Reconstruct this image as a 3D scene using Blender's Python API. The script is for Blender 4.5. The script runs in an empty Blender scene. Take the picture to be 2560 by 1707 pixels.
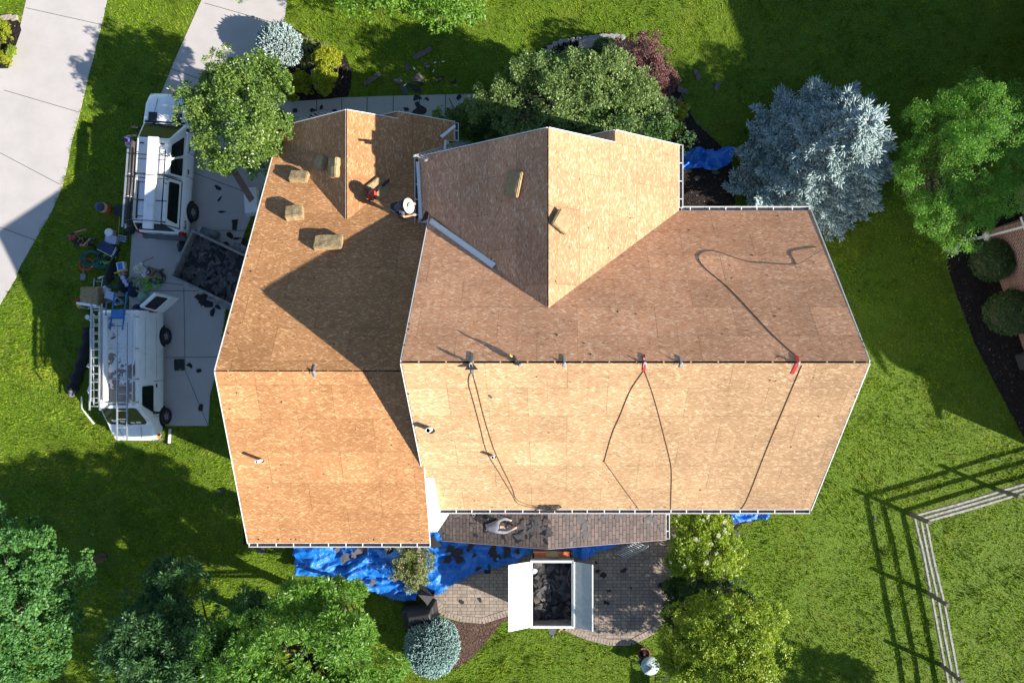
import bpy, bmesh, math, random
import numpy as np
from mathutils import Vector, Matrix

S = bpy.context.scene
COL = S.collection
PI = math.pi
R = math.radians
random.seed(7)
rng = np.random.default_rng(7)

# ------------------------------------------------------------------ camera
CAM_H = 30.0
cam_d = bpy.data.cameras.new("camera")
cam_d.sensor_width = 36.0
cam_d.lens = 24.0
cam_d.shift_x = -0.0445
cam_d.shift_y = 0.0092
cam_d.clip_end = 2000.0
cam = bpy.data.objects.new("camera", cam_d)
cam.location = (0, 0, CAM_H)
COL.objects.link(cam)
S.camera = cam

# ------------------------------------------------------------------ light
SUN_ELEV = R(28.7)
SUN_AZ = Vector((0.919, -0.394, 0)).normalized()
SUN_DIR = (SUN_AZ * math.cos(SUN_ELEV) + Vector((0, 0, math.sin(SUN_ELEV)))).normalized()
sun_d = bpy.data.lights.new("sun", 'SUN')
sun_d.energy = 5.0
sun_d.angle = R(0.5)
sun_d.color = (1.0, 0.94, 0.84)
sun = bpy.data.objects.new("sun", sun_d)
sun.location = SUN_DIR * 80
sun.rotation_euler = (-SUN_DIR).to_track_quat('-Z', 'Y').to_euler()
COL.objects.link(sun)

W = bpy.data.worlds.new("World")
S.world = W
W.use_nodes = True
wn = W.node_tree
sky = wn.nodes.new('ShaderNodeTexSky')
sky.sky_type = 'NISHITA'
sky.sun_disc = False
sky.sun_elevation = SUN_ELEV
sky.sun_rotation = math.atan2(SUN_AZ.x, SUN_AZ.y)
sky.air_density = 1.0
sky.dust_density = 0.3
sky.ozone_density = 2.5
bg = wn.nodes['Background']
bg.inputs['Strength'].default_value = 0.082
wn.links.new(sky.outputs[0], bg.inputs['Color'])

S.view_settings.view_transform = 'Standard'
S.view_settings.look = 'None'
S.view_settings.exposure = 1.14
S.view_settings.gamma = 1.0
S.cycles.max_bounces = 6
S.cycles.transparent_max_bounces = 6

# ------------------------------------------------------------------ places
# image pixel coordinates (x right, y down) -> metres at height z
K = 0.0006376
def P(x, y, z=0.0):
    s = K * (CAM_H - z)
    return Vector(((x - 1281.0) * s, (806.0 - y) * s, z))

def PXY(x, y, z=0.0):
    p = P(x, y, z)
    return (p.x, p.y)

# ------------------------------------------------------------------ mesh builder
class MB:
    def __init__(self):
        self.v = []; self.f = []; self.m = []; self.uv = []; self.sm = []
    def face(self, pts, mi=0, uv=None, smooth=False):
        b = len(self.v)
        self.v.extend([tuple(p) for p in pts])
        self.f.append(tuple(range(b, b + len(pts))))
        self.m.append(mi); self.sm.append(smooth)
        self.uv.append(uv)
        return self
    def raw(self, vs, fs, mi=0, smooth=False):
        b = len(self.v)
        self.v.extend([tuple(p) for p in vs])
        for f in fs:
            self.f.append(tuple(i + b for i in f)); self.m.append(mi); self.uv.append(None); self.sm.append(smooth)
        return self
    def box(self, c, s, mi=0, rot=None, taper=1.0):
        c = Vector(c); hx, hy, hz = s[0] / 2, s[1] / 2, s[2] / 2
        vs = []
        for z in (-1, 1):
            t = taper if z > 0 else 1.0
            for x, y in ((-1, -1), (1, -1), (1, 1), (-1, 1)):
                p = Vector((x * hx * t, y * hy * t, z * hz))
                if rot is not None: p = rot @ p
                vs.append(c + p)
        self.raw(vs, [(3, 2, 1, 0), (4, 5, 6, 7), (0, 1, 5, 4), (1, 2, 6, 5), (2, 3, 7, 6), (3, 0, 4, 7)], mi)
        return self
    def rbox(self, c, s, r=0.02, mi=0, rot=None, taper=1.0):
        """box with chamfered vertical edges and a chamfered top"""
        c = Vector(c); hx, hy, hz = s[0] / 2, s[1] / 2, s[2] / 2
        r = min(r, hx * .9, hy * .9, hz * .9)
        def ring(x, y, rr):
            return [(-x + rr, -y), (x - rr, -y), (x, -y + rr), (x, y - rr), (x - rr, y), (-x + rr, y), (-x, y - rr), (-x, -y + rr)]
        rings = [(ring(hx, hy, r), -hz), (ring(hx * taper, hy * taper, r), hz - r), (ring(hx * taper - r * .8, hy * taper - r * .8, r * .7), hz)]
        vs = []
        for rg, z in rings:
            for x, y in rg:
                p = Vector((x, y, z))
                if rot is not None: p = rot @ p
                vs.append(c + p)
        fs = [tuple(range(7, -1, -1)), tuple(range(16, 24))]
        for k in range(2):
            for i in range(8):
                j = (i + 1) % 8
                fs.append((k * 8 + i, k * 8 + j, k * 8 + 8 + j, k * 8 + 8 + i))
        self.raw(vs, fs, mi)
        return self
    def prism(self, poly, z0, z1, mi=0, side=None, bottom=True):
        n = len(poly)
        a = sum(poly[i][0] * poly[(i + 1) % n][1] - poly[(i + 1) % n][0] * poly[i][1] for i in range(n))
        if a < 0: poly = poly[::-1]
        b = len(self.v)
        for z in (z0, z1):
            for p in poly: self.v.append((p[0], p[1], z))
        self.f.append(tuple(range(b + n, b + 2 * n))); self.m.append(mi); self.uv.append(None); self.sm.append(False)
        if bottom:
            self.f.append(tuple(range(b + n - 1, b - 1, -1))); self.m.append(mi); self.uv.append(None); self.sm.append(False)
        for i in range(n):
            j = (i + 1) % n
            self.f.append((b + i, b + j, b + n + j, b + n + i)); self.m.append(mi if side is None else side); self.uv.append(None); self.sm.append(False)
        return self
    def extr(self, prof, a, b, axis, mi=0):
        """extrude a profile polygon: axis 'x' -> prof=(y,z), axis 'y' -> prof=(x,z)"""
        n = len(prof); base = len(self.v)
        for t in (a, b):
            for p in prof:
                self.v.append((t, p[0], p[1]) if axis == 'x' else (p[0], t, p[1]))
        fs = [tuple(range(base + n - 1, base - 1, -1)), tuple(range(base + n, base + 2 * n))]
        for i in range(n):
            j = (i + 1) % n
            fs.append((base + i, base + j, base + n + j, base + n + i))
        for f in fs:
            self.f.append(f); self.m.append(mi); self.uv.append(None); self.sm.append(False)
        return self
    def tube(self, pts, r, n=8, mi=0, cap=True, smooth=True):
        pts = [Vector(p) for p in pts]
        rs = r if isinstance(r, (list, tuple)) else [r] * len(pts)
        base = len(self.v)
        up = Vector((0, 0, 1))
        prev = None
        for i, p in enumerate(pts):
            if i == 0: d = pts[1] - p
            elif i == len(pts) - 1: d = p - pts[i - 1]
            else: d = (pts[i + 1] - pts[i - 1])
            if d.length < 1e-9: d = Vector((0, 0, 1))
            d.normalize()
            if prev is None:
                a = d.cross(up)
                if a.length < 1e-3: a = d.cross(Vector((1, 0, 0)))
            else:
                a = prev - d * prev.dot(d)
                if a.length < 1e-4: a = d.cross(up)
            a.normalize(); prev = a
            b = d.cross(a)
            for k in range(n):
                t = 2 * PI * k / n
                self.v.append(tuple(p + (a * math.cos(t) + b * math.sin(t)) * rs[i]))
        for i in range(len(pts) - 1):
            for k in range(n):
                k2 = (k + 1) % n
                self.f.append((base + i * n + k, base + i * n + k2, base + (i + 1) * n + k2, base + (i + 1) * n + k))
                self.m.append(mi); self.uv.append(None); self.sm.append(smooth)
        if cap:
            self.f.append(tuple(base + k for k in range(n - 1, -1, -1))); self.m.append(mi); self.uv.append(None); self.sm.append(False)
            e = base + (len(pts) - 1) * n
            self.f.append(tuple(e + k for k in range(n))); self.m.append(mi); self.uv.append(None); self.sm.append(False)
        return self
    def bar(self, p0, p1, w, h, mi=0):
        """rectangular bar between two points, w sideways, h upright"""
        p0 = Vector(p0); p1 = Vector(p1); d = (p1 - p0); L = d.length; d.normalize()
        a = d.cross(Vector((0, 0, 1)))
        if a.length < 1e-3: a = Vector((1, 0, 0))
        a.normalize(); b = a.cross(d).normalized()
        rot = Matrix((d, a, b)).transposed()
        return self.box((p0 + p1) / 2, (L, w, h), mi, rot)
    def lathe(self, prof, c=(0, 0, 0), n=20, mi=0, axis=None, smooth=True):
        """prof: list of (r, h) along axis (default z)"""
        c = Vector(c); ax = Vector(axis or (0, 0, 1)).normalized()
        a = ax.cross(Vector((0, 0, 1)))
        if a.length < 1e-3: a = Vector((1, 0, 0))
        a.normalize(); b = ax.cross(a)
        base = len(self.v)
        for r, h in prof:
            for k in range(n):
                t = 2 * PI * k / n
                self.v.append(tuple(c + ax * h + (a * math.cos(t) + b * math.sin(t)) * r))
        for i in range(len(prof) - 1):
            for k in range(n):
                k2 = (k + 1) % n
                self.f.append((base + i * n + k, base + i * n + k2, base + (i + 1) * n + k2, base + (i + 1) * n + k))
                self.m.append(mi); self.uv.append(None); self.sm.append(smooth)
        if prof[0][0] > 1e-4:
            self.f.append(tuple(base + k for k in range(n - 1, -1, -1))); self.m.append(mi); self.uv.append(None); self.sm.append(False)
        if prof[-1][0] > 1e-4:
            e = base + (len(prof) - 1) * n
            self.f.append(tuple(e + k for k in range(n))); self.m.append(mi); self.uv.append(None); self.sm.append(False)
        return self
    def ball(self, c, r, n=12, m=8, mi=0):
        if not isinstance(r, (list, tuple)): r = (r, r, r)
        base = len(self.v); c = Vector(c)
        vs = []; fs = []
        for i in range(m + 1):
            th = PI * i / m
            for k in range(n):
                t = 2 * PI * k / n
                vs.append(c + Vector((r[0] * math.sin(th) * math.cos(t), r[1] * math.sin(th) * math.sin(t), r[2] * math.cos(th))))
        for i in range(m):
            for k in range(n):
                k2 = (k + 1) % n
                fs.append((i * n + k, (i + 1) * n + k, (i + 1) * n + k2, i * n + k2))
        return self.raw(vs, fs, mi, True)
    def build(self, name, mats, parent=None, loc=None, recentre=False, weld=False):
        me = bpy.data.meshes.new(name)
        v = np.array(self.v, dtype=float).reshape(-1, 3)
        org = Vector((0, 0, 0))
        if recentre and len(v):
            lo = v.min(0); hi = v.max(0)
            org = Vector(((lo[0] + hi[0]) / 2, (lo[1] + hi[1]) / 2, lo[2]))
            v = v - np.array(org)
        me.from_pydata([tuple(p) for p in v], [], self.f)
        if not isinstance(mats, (list, tuple)): mats = [mats]
        for m in mats: me.materials.append(m)
        me.polygons.foreach_set('material_index', self.m)
        me.polygons.foreach_set('use_smooth', self.sm)
        if any(u is not None for u in self.uv):
            ul = me.uv_layers.new(name='UVMap')
            for p, u in zip(me.polygons, self.uv):
                if u is None: continue
                for li, q in zip(p.loop_indices, u): ul.data[li].uv = q
        if weld:
            bm = bmesh.new(); bm.from_mesh(me); bmesh.ops.remove_doubles(bm, verts=bm.verts, dist=1e-4); bm.to_mesh(me); bm.free()
        me.update()
        o = bpy.data.objects.new(name, me)
        COL.objects.link(o)
        if parent is not None: o.parent = parent
        o.location = org if loc is None else Vector(loc)
        return o

def bevel(o, w=0.01, seg=2):
    b = o.modifiers.new('bevel', 'BEVEL'); b.width = w; b.segments = seg; b.limit_method = 'ANGLE'; b.angle_limit = R(40)
    return o

def tag(o, label=None, cat=None, group=None, kind=None):
    if label: o['label'] = label
    if cat: o['category'] = cat
    if group: o['group'] = group
    if kind: o['kind'] = kind
    return o

def thing(name, label, cat, loc=(0, 0, 0), rz=0.0, group=None, rot=None):
    o = bpy.data.objects.new(name, None)
    o.empty_display_size = 0.2
    COL.objects.link(o)
    o.location = loc
    o.rotation_euler = rot if rot is not None else (0, 0, rz)
    return tag(o, label, cat, group)

def struct(o, kind='structure'):
    o['kind'] = kind
    return o

def kids(o):
    return [c for c in bpy.data.objects if c.parent == o]

CH = {}
def dup(o, parent=None, loc=None, rot=None, label=None, group=None):
    c = o.copy(); COL.objects.link(c)
    if parent is not None: c.parent = parent
    if loc is not None: c.location = loc
    if rot is not None: c.rotation_euler = rot
    if label: c['label'] = label
    if group: c['group'] = group
    for ch in kids(o): dup(ch, c)
    return c

def fast_mesh(name, verts, faces, mats, parent=None, smooth=False, midx=None, loc=None):
    """verts (N,3), faces (M,k) of constant k"""
    me = bpy.data.meshes.new(name)
    verts = np.asarray(verts, dtype=np.float32); faces = np.asarray(faces, dtype=np.int32)
    m, k = faces.shape
    org = np.zeros(3, dtype=np.float32) if loc is None else np.asarray(loc, dtype=np.float32)
    me.vertices.add(len(verts)); me.vertices.foreach_set('co', (verts - org).ravel())
    me.loops.add(m * k); me.loops.foreach_set('vertex_index', faces.ravel())
    me.polygons.add(m)
    me.polygons.foreach_set('loop_start', np.arange(0, m * k, k, dtype=np.int32))
    try: me.polygons.foreach_set('loop_total', np.full(m, k, dtype=np.int32))
    except Exception: pass
    if smooth: me.polygons.foreach_set('use_smooth', np.ones(m, dtype=bool))
    if not isinstance(mats, (list, tuple)): mats = [mats]
    for mt in mats: me.materials.append(mt)
    if midx is not None: me.polygons.foreach_set('material_index', np.asarray(midx, dtype=np.int32))
    me.update(calc_edges=True)
    me.validate()
    o = bpy.data.objects.new(name, me)
    COL.objects.link(o)
    if parent is not None: o.parent = parent
    if loc is not None: o.location = Vector([float(x) for x in org])
    return o

# ------------------------------------------------------------------ materials
def new_mat(name):
    m = bpy.data.materials.new(name); m.use_nodes = True
    nt = m.node_tree
    return m, nt, nt.nodes['Principled BSDF']

def N(nt, typ, **kw):
    n = nt.nodes.new(typ)
    for k, v in kw.items(): setattr(n, k, v)
    return n

def L(nt, a, b): nt.links.new(a, b)

def ramp(nt, fac, stops, interp='LINEAR'):
    n = nt.nodes.new('ShaderNodeValToRGB'); n.color_ramp.interpolation = interp
    e = n.color_ramp.elements
    while len(e) < len(stops): e.new(0.5)
    for i, (p, c) in enumerate(stops):
        e[i].position = p; e[i].color = (c[0], c[1], c[2], 1)
    nt.links.new(fac, n.inputs[0])
    return n.outputs[0]

def mixc(nt, fac, a, b, blend='MIX'):
    n = nt.nodes.new('ShaderNodeMix'); n.data_type = 'RGBA'; n.blend_type = blend
    for i, x in ((0, fac), (6, a), (7, b)):
        if hasattr(x, 'is_output') or hasattr(x, 'links'): nt.links.new(x, n.inputs[i])
        elif i == 0: n.inputs[i].default_value = x
        else: n.inputs[i].default_value = (x[0], x[1], x[2], 1)
    return n.outputs[2]

def mth(nt, op, a, b=0.0, c=0.0):
    n = nt.nodes.new('ShaderNodeMath'); n.operation = op
    for i, x in enumerate((a, b, c)):
        if hasattr(x, 'links'): nt.links.new(x, n.inputs[i])
        else: n.inputs[i].default_value = x
    return n.outputs[0]

def noise(nt, vec, scale, detail=3, rough=0.5, dist=0.0):
    n = nt.nodes.new('ShaderNodeTexNoise')
    n.inputs['Scale'].default_value = scale; n.inputs['Detail'].default_value = detail
    n.inputs['Roughness'].default_value = rough; n.inputs['Distortion'].default_value = dist
    if vec is not None: nt.links.new(vec, n.inputs['Vector'])
    return n.outputs['Fac']

def bump(nt, h, bsdf, strength=0.3, dist=0.02):
    n = nt.nodes.new('ShaderNodeBump'); n.inputs['Strength'].default_value = strength; n.inputs['Distance'].default_value = dist
    nt.links.new(h, n.inputs['Height']); nt.links.new(n.outputs[0], bsdf.inputs['Normal'])

def objpos(nt):
    return nt.nodes.new('ShaderNodeNewGeometry').outputs['Position']

def objco(nt):
    return nt.nodes.new('ShaderNodeTexCoord').outputs['Object']

def lerp3(a, k): return tuple(min(1, x * k) for x in a)

def mat(name, col, rough=0.6, metal=0.0, var=0.15, scale=6.0, bmp=0.0, spec=0.5, coat=0.0, dirt=None, dscale=3.0, damt=0.6):
    m, nt, b = new_mat(name)
    co = objco(nt)
    f = noise(nt, co, scale, 5, 0.6)
    c = ramp(nt, f, [(0.3, lerp3(col, 1 - var)), (0.7, lerp3(col, 1 + var))])
    if dirt is not None:
        g = noise(nt, co, dscale, 6, 0.65)
        g2 = ramp(nt, g, [(0.5, (0, 0, 0)), (0.68, (damt, damt, damt))])
        c = mixc(nt, g2, c, dirt)
    L(nt, c, b.inputs['Base Color'])
    b.inputs['Roughness'].default_value = rough; b.inputs['Metallic'].default_value = metal
    b.inputs['Specular IOR Level'].default_value = spec
    b.inputs['Coat Weight'].default_value = coat
    if bmp: bump(nt, noise(nt, co, scale * 6, 4), b, bmp, 0.01)
    return m

def osb_mat(name, light, mid, dark, red=0.5):
    m, nt, b = new_mat(name)
    uv = N(nt, 'ShaderNodeUVMap').outputs[0]
    def layer(ang, su, sv, off):
        mp = N(nt, 'ShaderNodeMapping'); mp.inputs['Rotation'].default_value = (0, 0, ang)
        mp.inputs['Location'].default_value = (off, off * 1.7, 0)
        L(nt, uv, mp.inputs[0])
        nz = N(nt, 'ShaderNodeTexNoise'); nz.inputs['Scale'].default_value = 1.1; nz.inputs['Detail'].default_value = 2
        L(nt, uv, nz.inputs['Vector'])
        ds = N(nt, 'ShaderNodeVectorMath', operation='MULTIPLY_ADD')
        L(nt, nz.outputs['Color'], ds.inputs[0]); ds.inputs[1].default_value = (0.03, 0.03, 0); L(nt, mp.outputs[0], ds.inputs[2])
        sc = N(nt, 'ShaderNodeVectorMath', operation='MULTIPLY'); L(nt, ds.outputs[0], sc.inputs[0]); sc.inputs[1].default_value = (su, sv, 1)
        vo = N(nt, 'ShaderNodeTexVoronoi'); vo.voronoi_dimensions = '2D'; vo.inputs['Scale'].default_value = 1.0
        L(nt, sc.outputs[0], vo.inputs['Vector'])
        sp = N(nt, 'ShaderNodeSeparateColor'); L(nt, vo.outputs['Color'], sp.inputs[0])
        return sp.outputs
    l1 = layer(R(5), 8.5, 36, 0.0); l2 = layer(R(-21), 7.5, 36, 3.3); l3 = layer(R(29), 8.5, 33, 9.1)
    stops = [(0.0, dark), (0.06, lerp3(mid, .85)), (0.3, lerp3(mid, .96)), (0.76, lerp3(mid, 1.05)), (0.9, lerp3(light, .92)), (1.0, lerp3(light, 1.12))]
    c1 = ramp(nt, l1[0], stops); c2 = ramp(nt, l2[0], stops); c3 = ramp(nt, l3[0], stops)
    k2 = mth(nt, 'GREATER_THAN', l2[1], 0.55); k3 = mth(nt, 'GREATER_THAN', l3[1], 0.74)
    c = mixc(nt, k2, c1, c2); c = mixc(nt, k3, c, c3)
    # panel to panel variation, weathered areas
    big = noise(nt, uv, 0.55, 4, 0.55)
    c = mixc(nt, 1.0, c, ramp(nt, big, [(0.3, (0.86, 0.84, 0.82)), (0.7, (1.1, 1.1, 1.1))]), 'MULTIPLY')
    br = N(nt, 'ShaderNodeTexBrick'); br.offset = 0.5
    br.inputs['Color1'].default_value = (0.88, 0.86, 0.84, 1); br.inputs['Color2'].default_value = (1.09, 1.09, 1.09, 1); br.inputs['Mortar'].default_value = (0.58, 0.55, 0.53, 1)
    br.inputs['Scale'].default_value = 1.0; br.inputs['Mortar Size'].default_value = 0.007; br.inputs['Mortar Smooth'].default_value = 0.2
    br.inputs['Brick Width'].default_value = 2.44; br.inputs['Row Height'].default_value = 1.22
    L(nt, uv, br.inputs['Vector'])
    c = mixc(nt, 1.0, c, br.outputs['Color'], 'MULTIPLY')
    # chalk and nail lines over the rafters
    sx = N(nt, 'ShaderNodeSeparateXYZ'); L(nt, uv, sx.inputs[0])
    fr = mth(nt, 'FRACT', mth(nt, 'MULTIPLY', sx.outputs[0], 1 / 0.61))
    ln = mth(nt, 'LESS_THAN', fr, 0.022)
    brk = mth(nt, 'GREATER_THAN', noise(nt, uv, 0.9, 2), 0.52)
    ln = mth(nt, 'MULTIPLY', ln, brk)
    c = mixc(nt, mth(nt, 'MULTIPLY', ln, 0.35), c, lerp3(dark, .5))
    # old stains from the torn-off underlay
    st = noise(nt, uv, 2.3, 5, 0.7)
    c = mixc(nt, ramp(nt, st, [(0.68, (0, 0, 0)), (0.78, (.55, .55, .55))]), c, lerp3(dark, .8))
    L(nt, c, b.inputs['Base Color'])
    b.inputs['Roughness'].default_value = 0.75; b.inputs['Specular IOR Level'].default_value = 0.25; b.inputs['Diffuse Roughness'].default_value = 1.0
    bump(nt, mth(nt, 'ADD', noise(nt, uv, 55, 2, .5), mth(nt, 'MULTIPLY', l1[0], .25)), b, 1.0, 0.007)
    return m

def leaf_mat(name, c0, c1, c2=None, trans=0.35, rough=0.5, spec=0.35, vscale=0.7):
    m, nt, b = new_mat(name)
    ri = N(nt, 'ShaderNodeNewGeometry')
    big = noise(nt, ri.outputs['Position'], vscale, 3)
    f = mth(nt, 'ADD', mth(nt, 'MULTIPLY', ri.outputs['Random Per Island'], 0.6), mth(nt, 'MULTIPLY', big, 0.4))
    stops = [(0.15, c0), (0.6, c1), (0.9, c2 or lerp3(c1, 1.35))]
    c = ramp(nt, f, stops)
    L(nt, c, b.inputs['Base Color'])
    b.inputs['Roughness'].default_value = rough; b.inputs['Specular IOR Level'].default_value = spec
    if trans:
        tr = N(nt, 'ShaderNodeBsdfTranslucent')
        tc = mixc(nt, 1.0, c, (1.25, 1.2, 0.6), 'MULTIPLY')
        L(nt, tc, tr.inputs[0])
        mx = N(nt, 'ShaderNodeMixShader'); mx.inputs[0].default_value = trans
        L(nt, b.outputs[0], mx.inputs[1]); L(nt, tr.outputs[0], mx.inputs[2])
        L(nt, mx.outputs[0], nt.nodes['Material Output'].inputs['Surface'])
    return m

def grass_mat():
    m, nt, b = new_mat('lawn_grass')
    p = objpos(nt)
    fine = noise(nt, p, 34, 4, 0.7)
    mid = noise(nt, p, 5.0, 5, 0.7, 0.4)
    big = noise(nt, p, 0.55, 4, 0.6, 0.6)
    c = ramp(nt, fine, [(0.3, (0.028, 0.055, 0.004)), (0.5, (0.09, 0.16, 0.009)), (0.68, (0.19, 0.29, 0.022))])
    c = mixc(nt, 1.0, c, ramp(nt, mid, [(0.3, (0.7, 0.78, 0.7)), (0.7, (1.3, 1.18, 1.2))]), 'MULTIPLY')
    dry = ramp(nt, big, [(0.5, (0, 0, 0)), (0.72, (0.5, 0.5, 0.5))])
    c = mixc(nt, dry, c, (0.15, 0.17, 0.015))
    thin = ramp(nt, noise(nt, p, 1.7, 5, 0.7, 0.8), [(0.64, (0, 0, 0)), (0.76, (0.55, 0.55, 0.55))])
    c = mixc(nt, thin, c, (0.20, 0.16, 0.04))
    L(nt, c, b.inputs['Base Color'])
    b.inputs['Roughness'].default_value = 0.7; b.inputs['Specular IOR Level'].default_value = 0.2
    h = mth(nt, 'ADD', mth(nt, 'MULTIPLY', fine, 0.6), mth(nt, 'MULTIPLY', mid, 1.0))
    bump(nt, h, b, 0.6, 0.09)
    return m

def concrete_mat(name, col):
    m, nt, b = new_mat(name)
    p = objpos(nt)
    c = ramp(nt, noise(nt, p, 0.8, 5, 0.6), [(0.3, lerp3(col, .92)), (0.7, lerp3(col, 1.06))])
    c = mixc(nt, 1.0, c, ramp(nt, noise(nt, p, 45, 3, 0.6), [(0.35, (.93, .93, .93)), (0.65, (1.05, 1.05, 1.05))]), 'MULTIPLY')
    c = mixc(nt, ramp(nt, noise(nt, p, 2.2, 6, 0.7), [(0.6, (0, 0, 0)), (0.75, (.18, .18, .18))]), c, (0.2, 0.17, 0.14))
    L(nt, c, b.inputs['Base Color'])
    b.inputs['Roughness'].default_value = 0.85; b.inputs['Specular IOR Level'].default_value = 0.25
    bump(nt, noise(nt, p, 60, 3), b, 0.15, 0.004)
    return m

def mulch_mat(name, col, chip):
    m, nt, b = new_mat(name)
    p = objpos(nt)
    vo = N(nt, 'ShaderNodeTexVoronoi'); vo.inputs['Scale'].default_value = 22; L(nt, p, vo.inputs['Vector'])
    sp = N(nt, 'ShaderNodeSeparateColor'); L(nt, vo.outputs['Color'], sp.inputs[0])
    c = ramp(nt, sp.outputs[0], [(0.0, lerp3(col, .5)), (0.6, col), (0.985, lerp3(col, 1.5)), (1.0, chip)])
    L(nt, c, b.inputs['Base Color']); b.inputs['Roughness'].default_value = 0.95; b.inputs['Specular IOR Level'].default_value = 0.1
    bump(nt, vo.outputs['Distance'], b, 0.8, 0.03)
    return m

def paver_mat():
    m, nt, b = new_mat('patio_pavers')
    p = objpos(nt)
    br = N(nt, 'ShaderNodeTexBrick'); br.offset = 0.37; br.squash = 1.6; br.squash_frequency = 2
    br.inputs['Color1'].default_value = (0.34, 0.275, 0.22, 1); br.inputs['Color2'].default_value = (0.235, 0.20, 0.175, 1); br.inputs['Mortar'].default_value = (0.05, 0.045, 0.04, 1)
    br.inputs['Scale'].default_value = 1.0; br.inputs['Mortar Size'].default_value = 0.008; br.inputs['Brick Width'].default_value = 0.20; br.inputs['Row Height'].default_value = 0.15
    br.inputs['Bias'].default_value = -0.1
    L(nt, p, br.inputs['Vector'])
    c = mixc(nt, 1.0, br.outputs['Color'], ramp(nt, noise(nt, p, 3, 5, 0.7), [(0.3, (.8, .8, .82)), (0.7, (1.15, 1.12, 1.08))]), 'MULTIPLY')
    L(nt, c, b.inputs['Base Color']); b.inputs['Roughness'].default_value = 0.85; b.inputs['Specular IOR Level'].default_value = 0.2
    bump(nt, br.outputs['Fac'], b, -0.4, 0.01)
    return m

def shingle_mat(name, cols, w=0.3, h=0.14, swap=True):
    m, nt, b = new_mat(name)
    uv = N(nt, 'ShaderNodeUVMap').outputs[0]
    br = N(nt, 'ShaderNodeTexBrick'); br.offset = 0.5
    br.inputs['Color1'].default_value = (*cols[0], 1); br.inputs['Color2'].default_value = (*cols[1], 1); br.inputs['Mortar'].default_value = (*cols[2], 1)
    br.inputs['Scale'].default_value = 1.0; br.inputs['Mortar Size'].default_value = 0.012; br.inputs['Mortar Smooth'].default_value = 0.1
    br.inputs['Brick Width'].default_value = w; br.inputs['Row Height'].default_value = h
    L(nt, uv, br.inputs['Vector'])
    c = mixc(nt, 1.0, br.outputs['Color'], ramp(nt, noise(nt, uv, 2.2, 5, 0.7), [(0.3, (.8, .8, .82)), (0.7, (1.2, 1.18, 1.15))]), 'MULTIPLY')
    c = mixc(nt, 1.0, c, ramp(nt, noise(nt, uv, 90, 2), [(0.3, (.8, .8, .8)), (0.7, (1.15, 1.15, 1.15))]), 'MULTIPLY')
    L(nt, c, b.inputs['Base Color']); b.inputs['Roughness'].default_value = 0.9; b.inputs['Specular IOR Level'].default_value = 0.2
    bump(nt, br.outputs['Fac'], b, -0.5, 0.01)
    return m

def brick_mat(name):
    m, nt, b = new_mat(name)
    uv = N(nt, 'ShaderNodeUVMap').outputs[0]
    br = N(nt, 'ShaderNodeTexBrick'); br.offset = 0.5
    br.inputs['Color1'].default_value = (0.27, 0.11, 0.08, 1); br.inputs['Color2'].default_value = (0.17, 0.075, 0.06, 1); br.inputs['Mortar'].default_value = (0.42, 0.36, 0.32, 1)
    br.inputs['Scale'].default_value = 1.0; br.inputs['Mortar Size'].default_value = 0.012; br.inputs['Brick Width'].default_value = 0.3; br.inputs['Row Height'].default_value = 0.1
    L(nt, uv, br.inputs['Vector'])
    c = mixc(nt, 1.0, br.outputs['Color'], ramp(nt, noise(nt, uv, 4, 5, 0.7), [(0.3, (.75, .75, .78)), (0.7, (1.2, 1.15, 1.1))]), 'MULTIPLY')
    L(nt, c, b.inputs['Base Color']); b.inputs['Roughness'].default_value = 0.9
    bump(nt, br.outputs['Fac'], b, -0.4, 0.01)
    return m

def tarp_mat():
    m, nt, b = new_mat('blue_tarp')
    co = objpos(nt)
    f = noise(nt, co, 3, 4, 0.6)
    c = ramp(nt, f, [(0.3, (0.006, 0.11, 0.44)), (0.7, (0.012, 0.19, 0.70))])
    L(nt, c, b.inputs['Base Color']); b.inputs['Roughness'].default_value = 0.32; b.inputs['Specular IOR Level'].default_value = 0.55
    h = mth(nt, 'ADD', noise(nt, co, 7, 4, 0.65, 1.2), mth(nt, 'MULTIPLY', noise(nt, co, 30, 2), 0.15))
    bump(nt, h, b, 0.7, 0.06)
    return m

def glass_mat(name='vehicle_glass', col=(0.012, 0.015, 0.016)):
    m, nt, b = new_mat(name)
    b.inputs['Base Color'].default_value = (*col, 1); b.inputs['Roughness'].default_value = 0.05; b.inputs['Specular IOR Level'].default_value = 0.6
    return m

# name -> material
M = {}
M['osb'] = osb_mat('osb_sheathing', (0.76, 0.56, 0.35), (0.545, 0.345, 0.185), (0.38, 0.21, 0.10))
M['osb_orange'] = osb_mat('osb_sheathing_orange', (0.68, 0.41, 0.21), (0.465, 0.235, 0.10), (0.34, 0.15, 0.055))
M['osb_red_lightened'] = osb_mat('osb_sheathing_red_lightened', (0.86, 0.60, 0.40), (0.70, 0.37, 0.205), (0.40, 0.17, 0.08))  # reddish boards, base colour brightened to offset weak light on these slopes
M['white'] = mat('white_trim', (0.78, 0.78, 0.77), 0.45, var=0.04, dirt=(0.45, 0.43, 0.4), dscale=2.5, damt=0.25)
M['siding'] = mat('white_siding', (0.78, 0.77, 0.74), 0.6, var=0.04)
M['gutter'] = mat('white_gutter', (0.75, 0.75, 0.75), 0.4, var=0.05)
M['gutter_in'] = mat('gutter_dark', (0.07, 0.072, 0.08), 0.7, var=0.5, scale=9)  # dark grey for the gutter floor and the door grooves
M['black'] = mat('black_void', (0.006, 0.006, 0.006), 0.9, var=0.2)
M['rafter'] = mat('rafter_lumber', (0.42, 0.28, 0.14), 0.8)
M['grass'] = grass_mat()
M['concrete'] = concrete_mat('driveway_concrete', (0.46, 0.425, 0.405))
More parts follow.
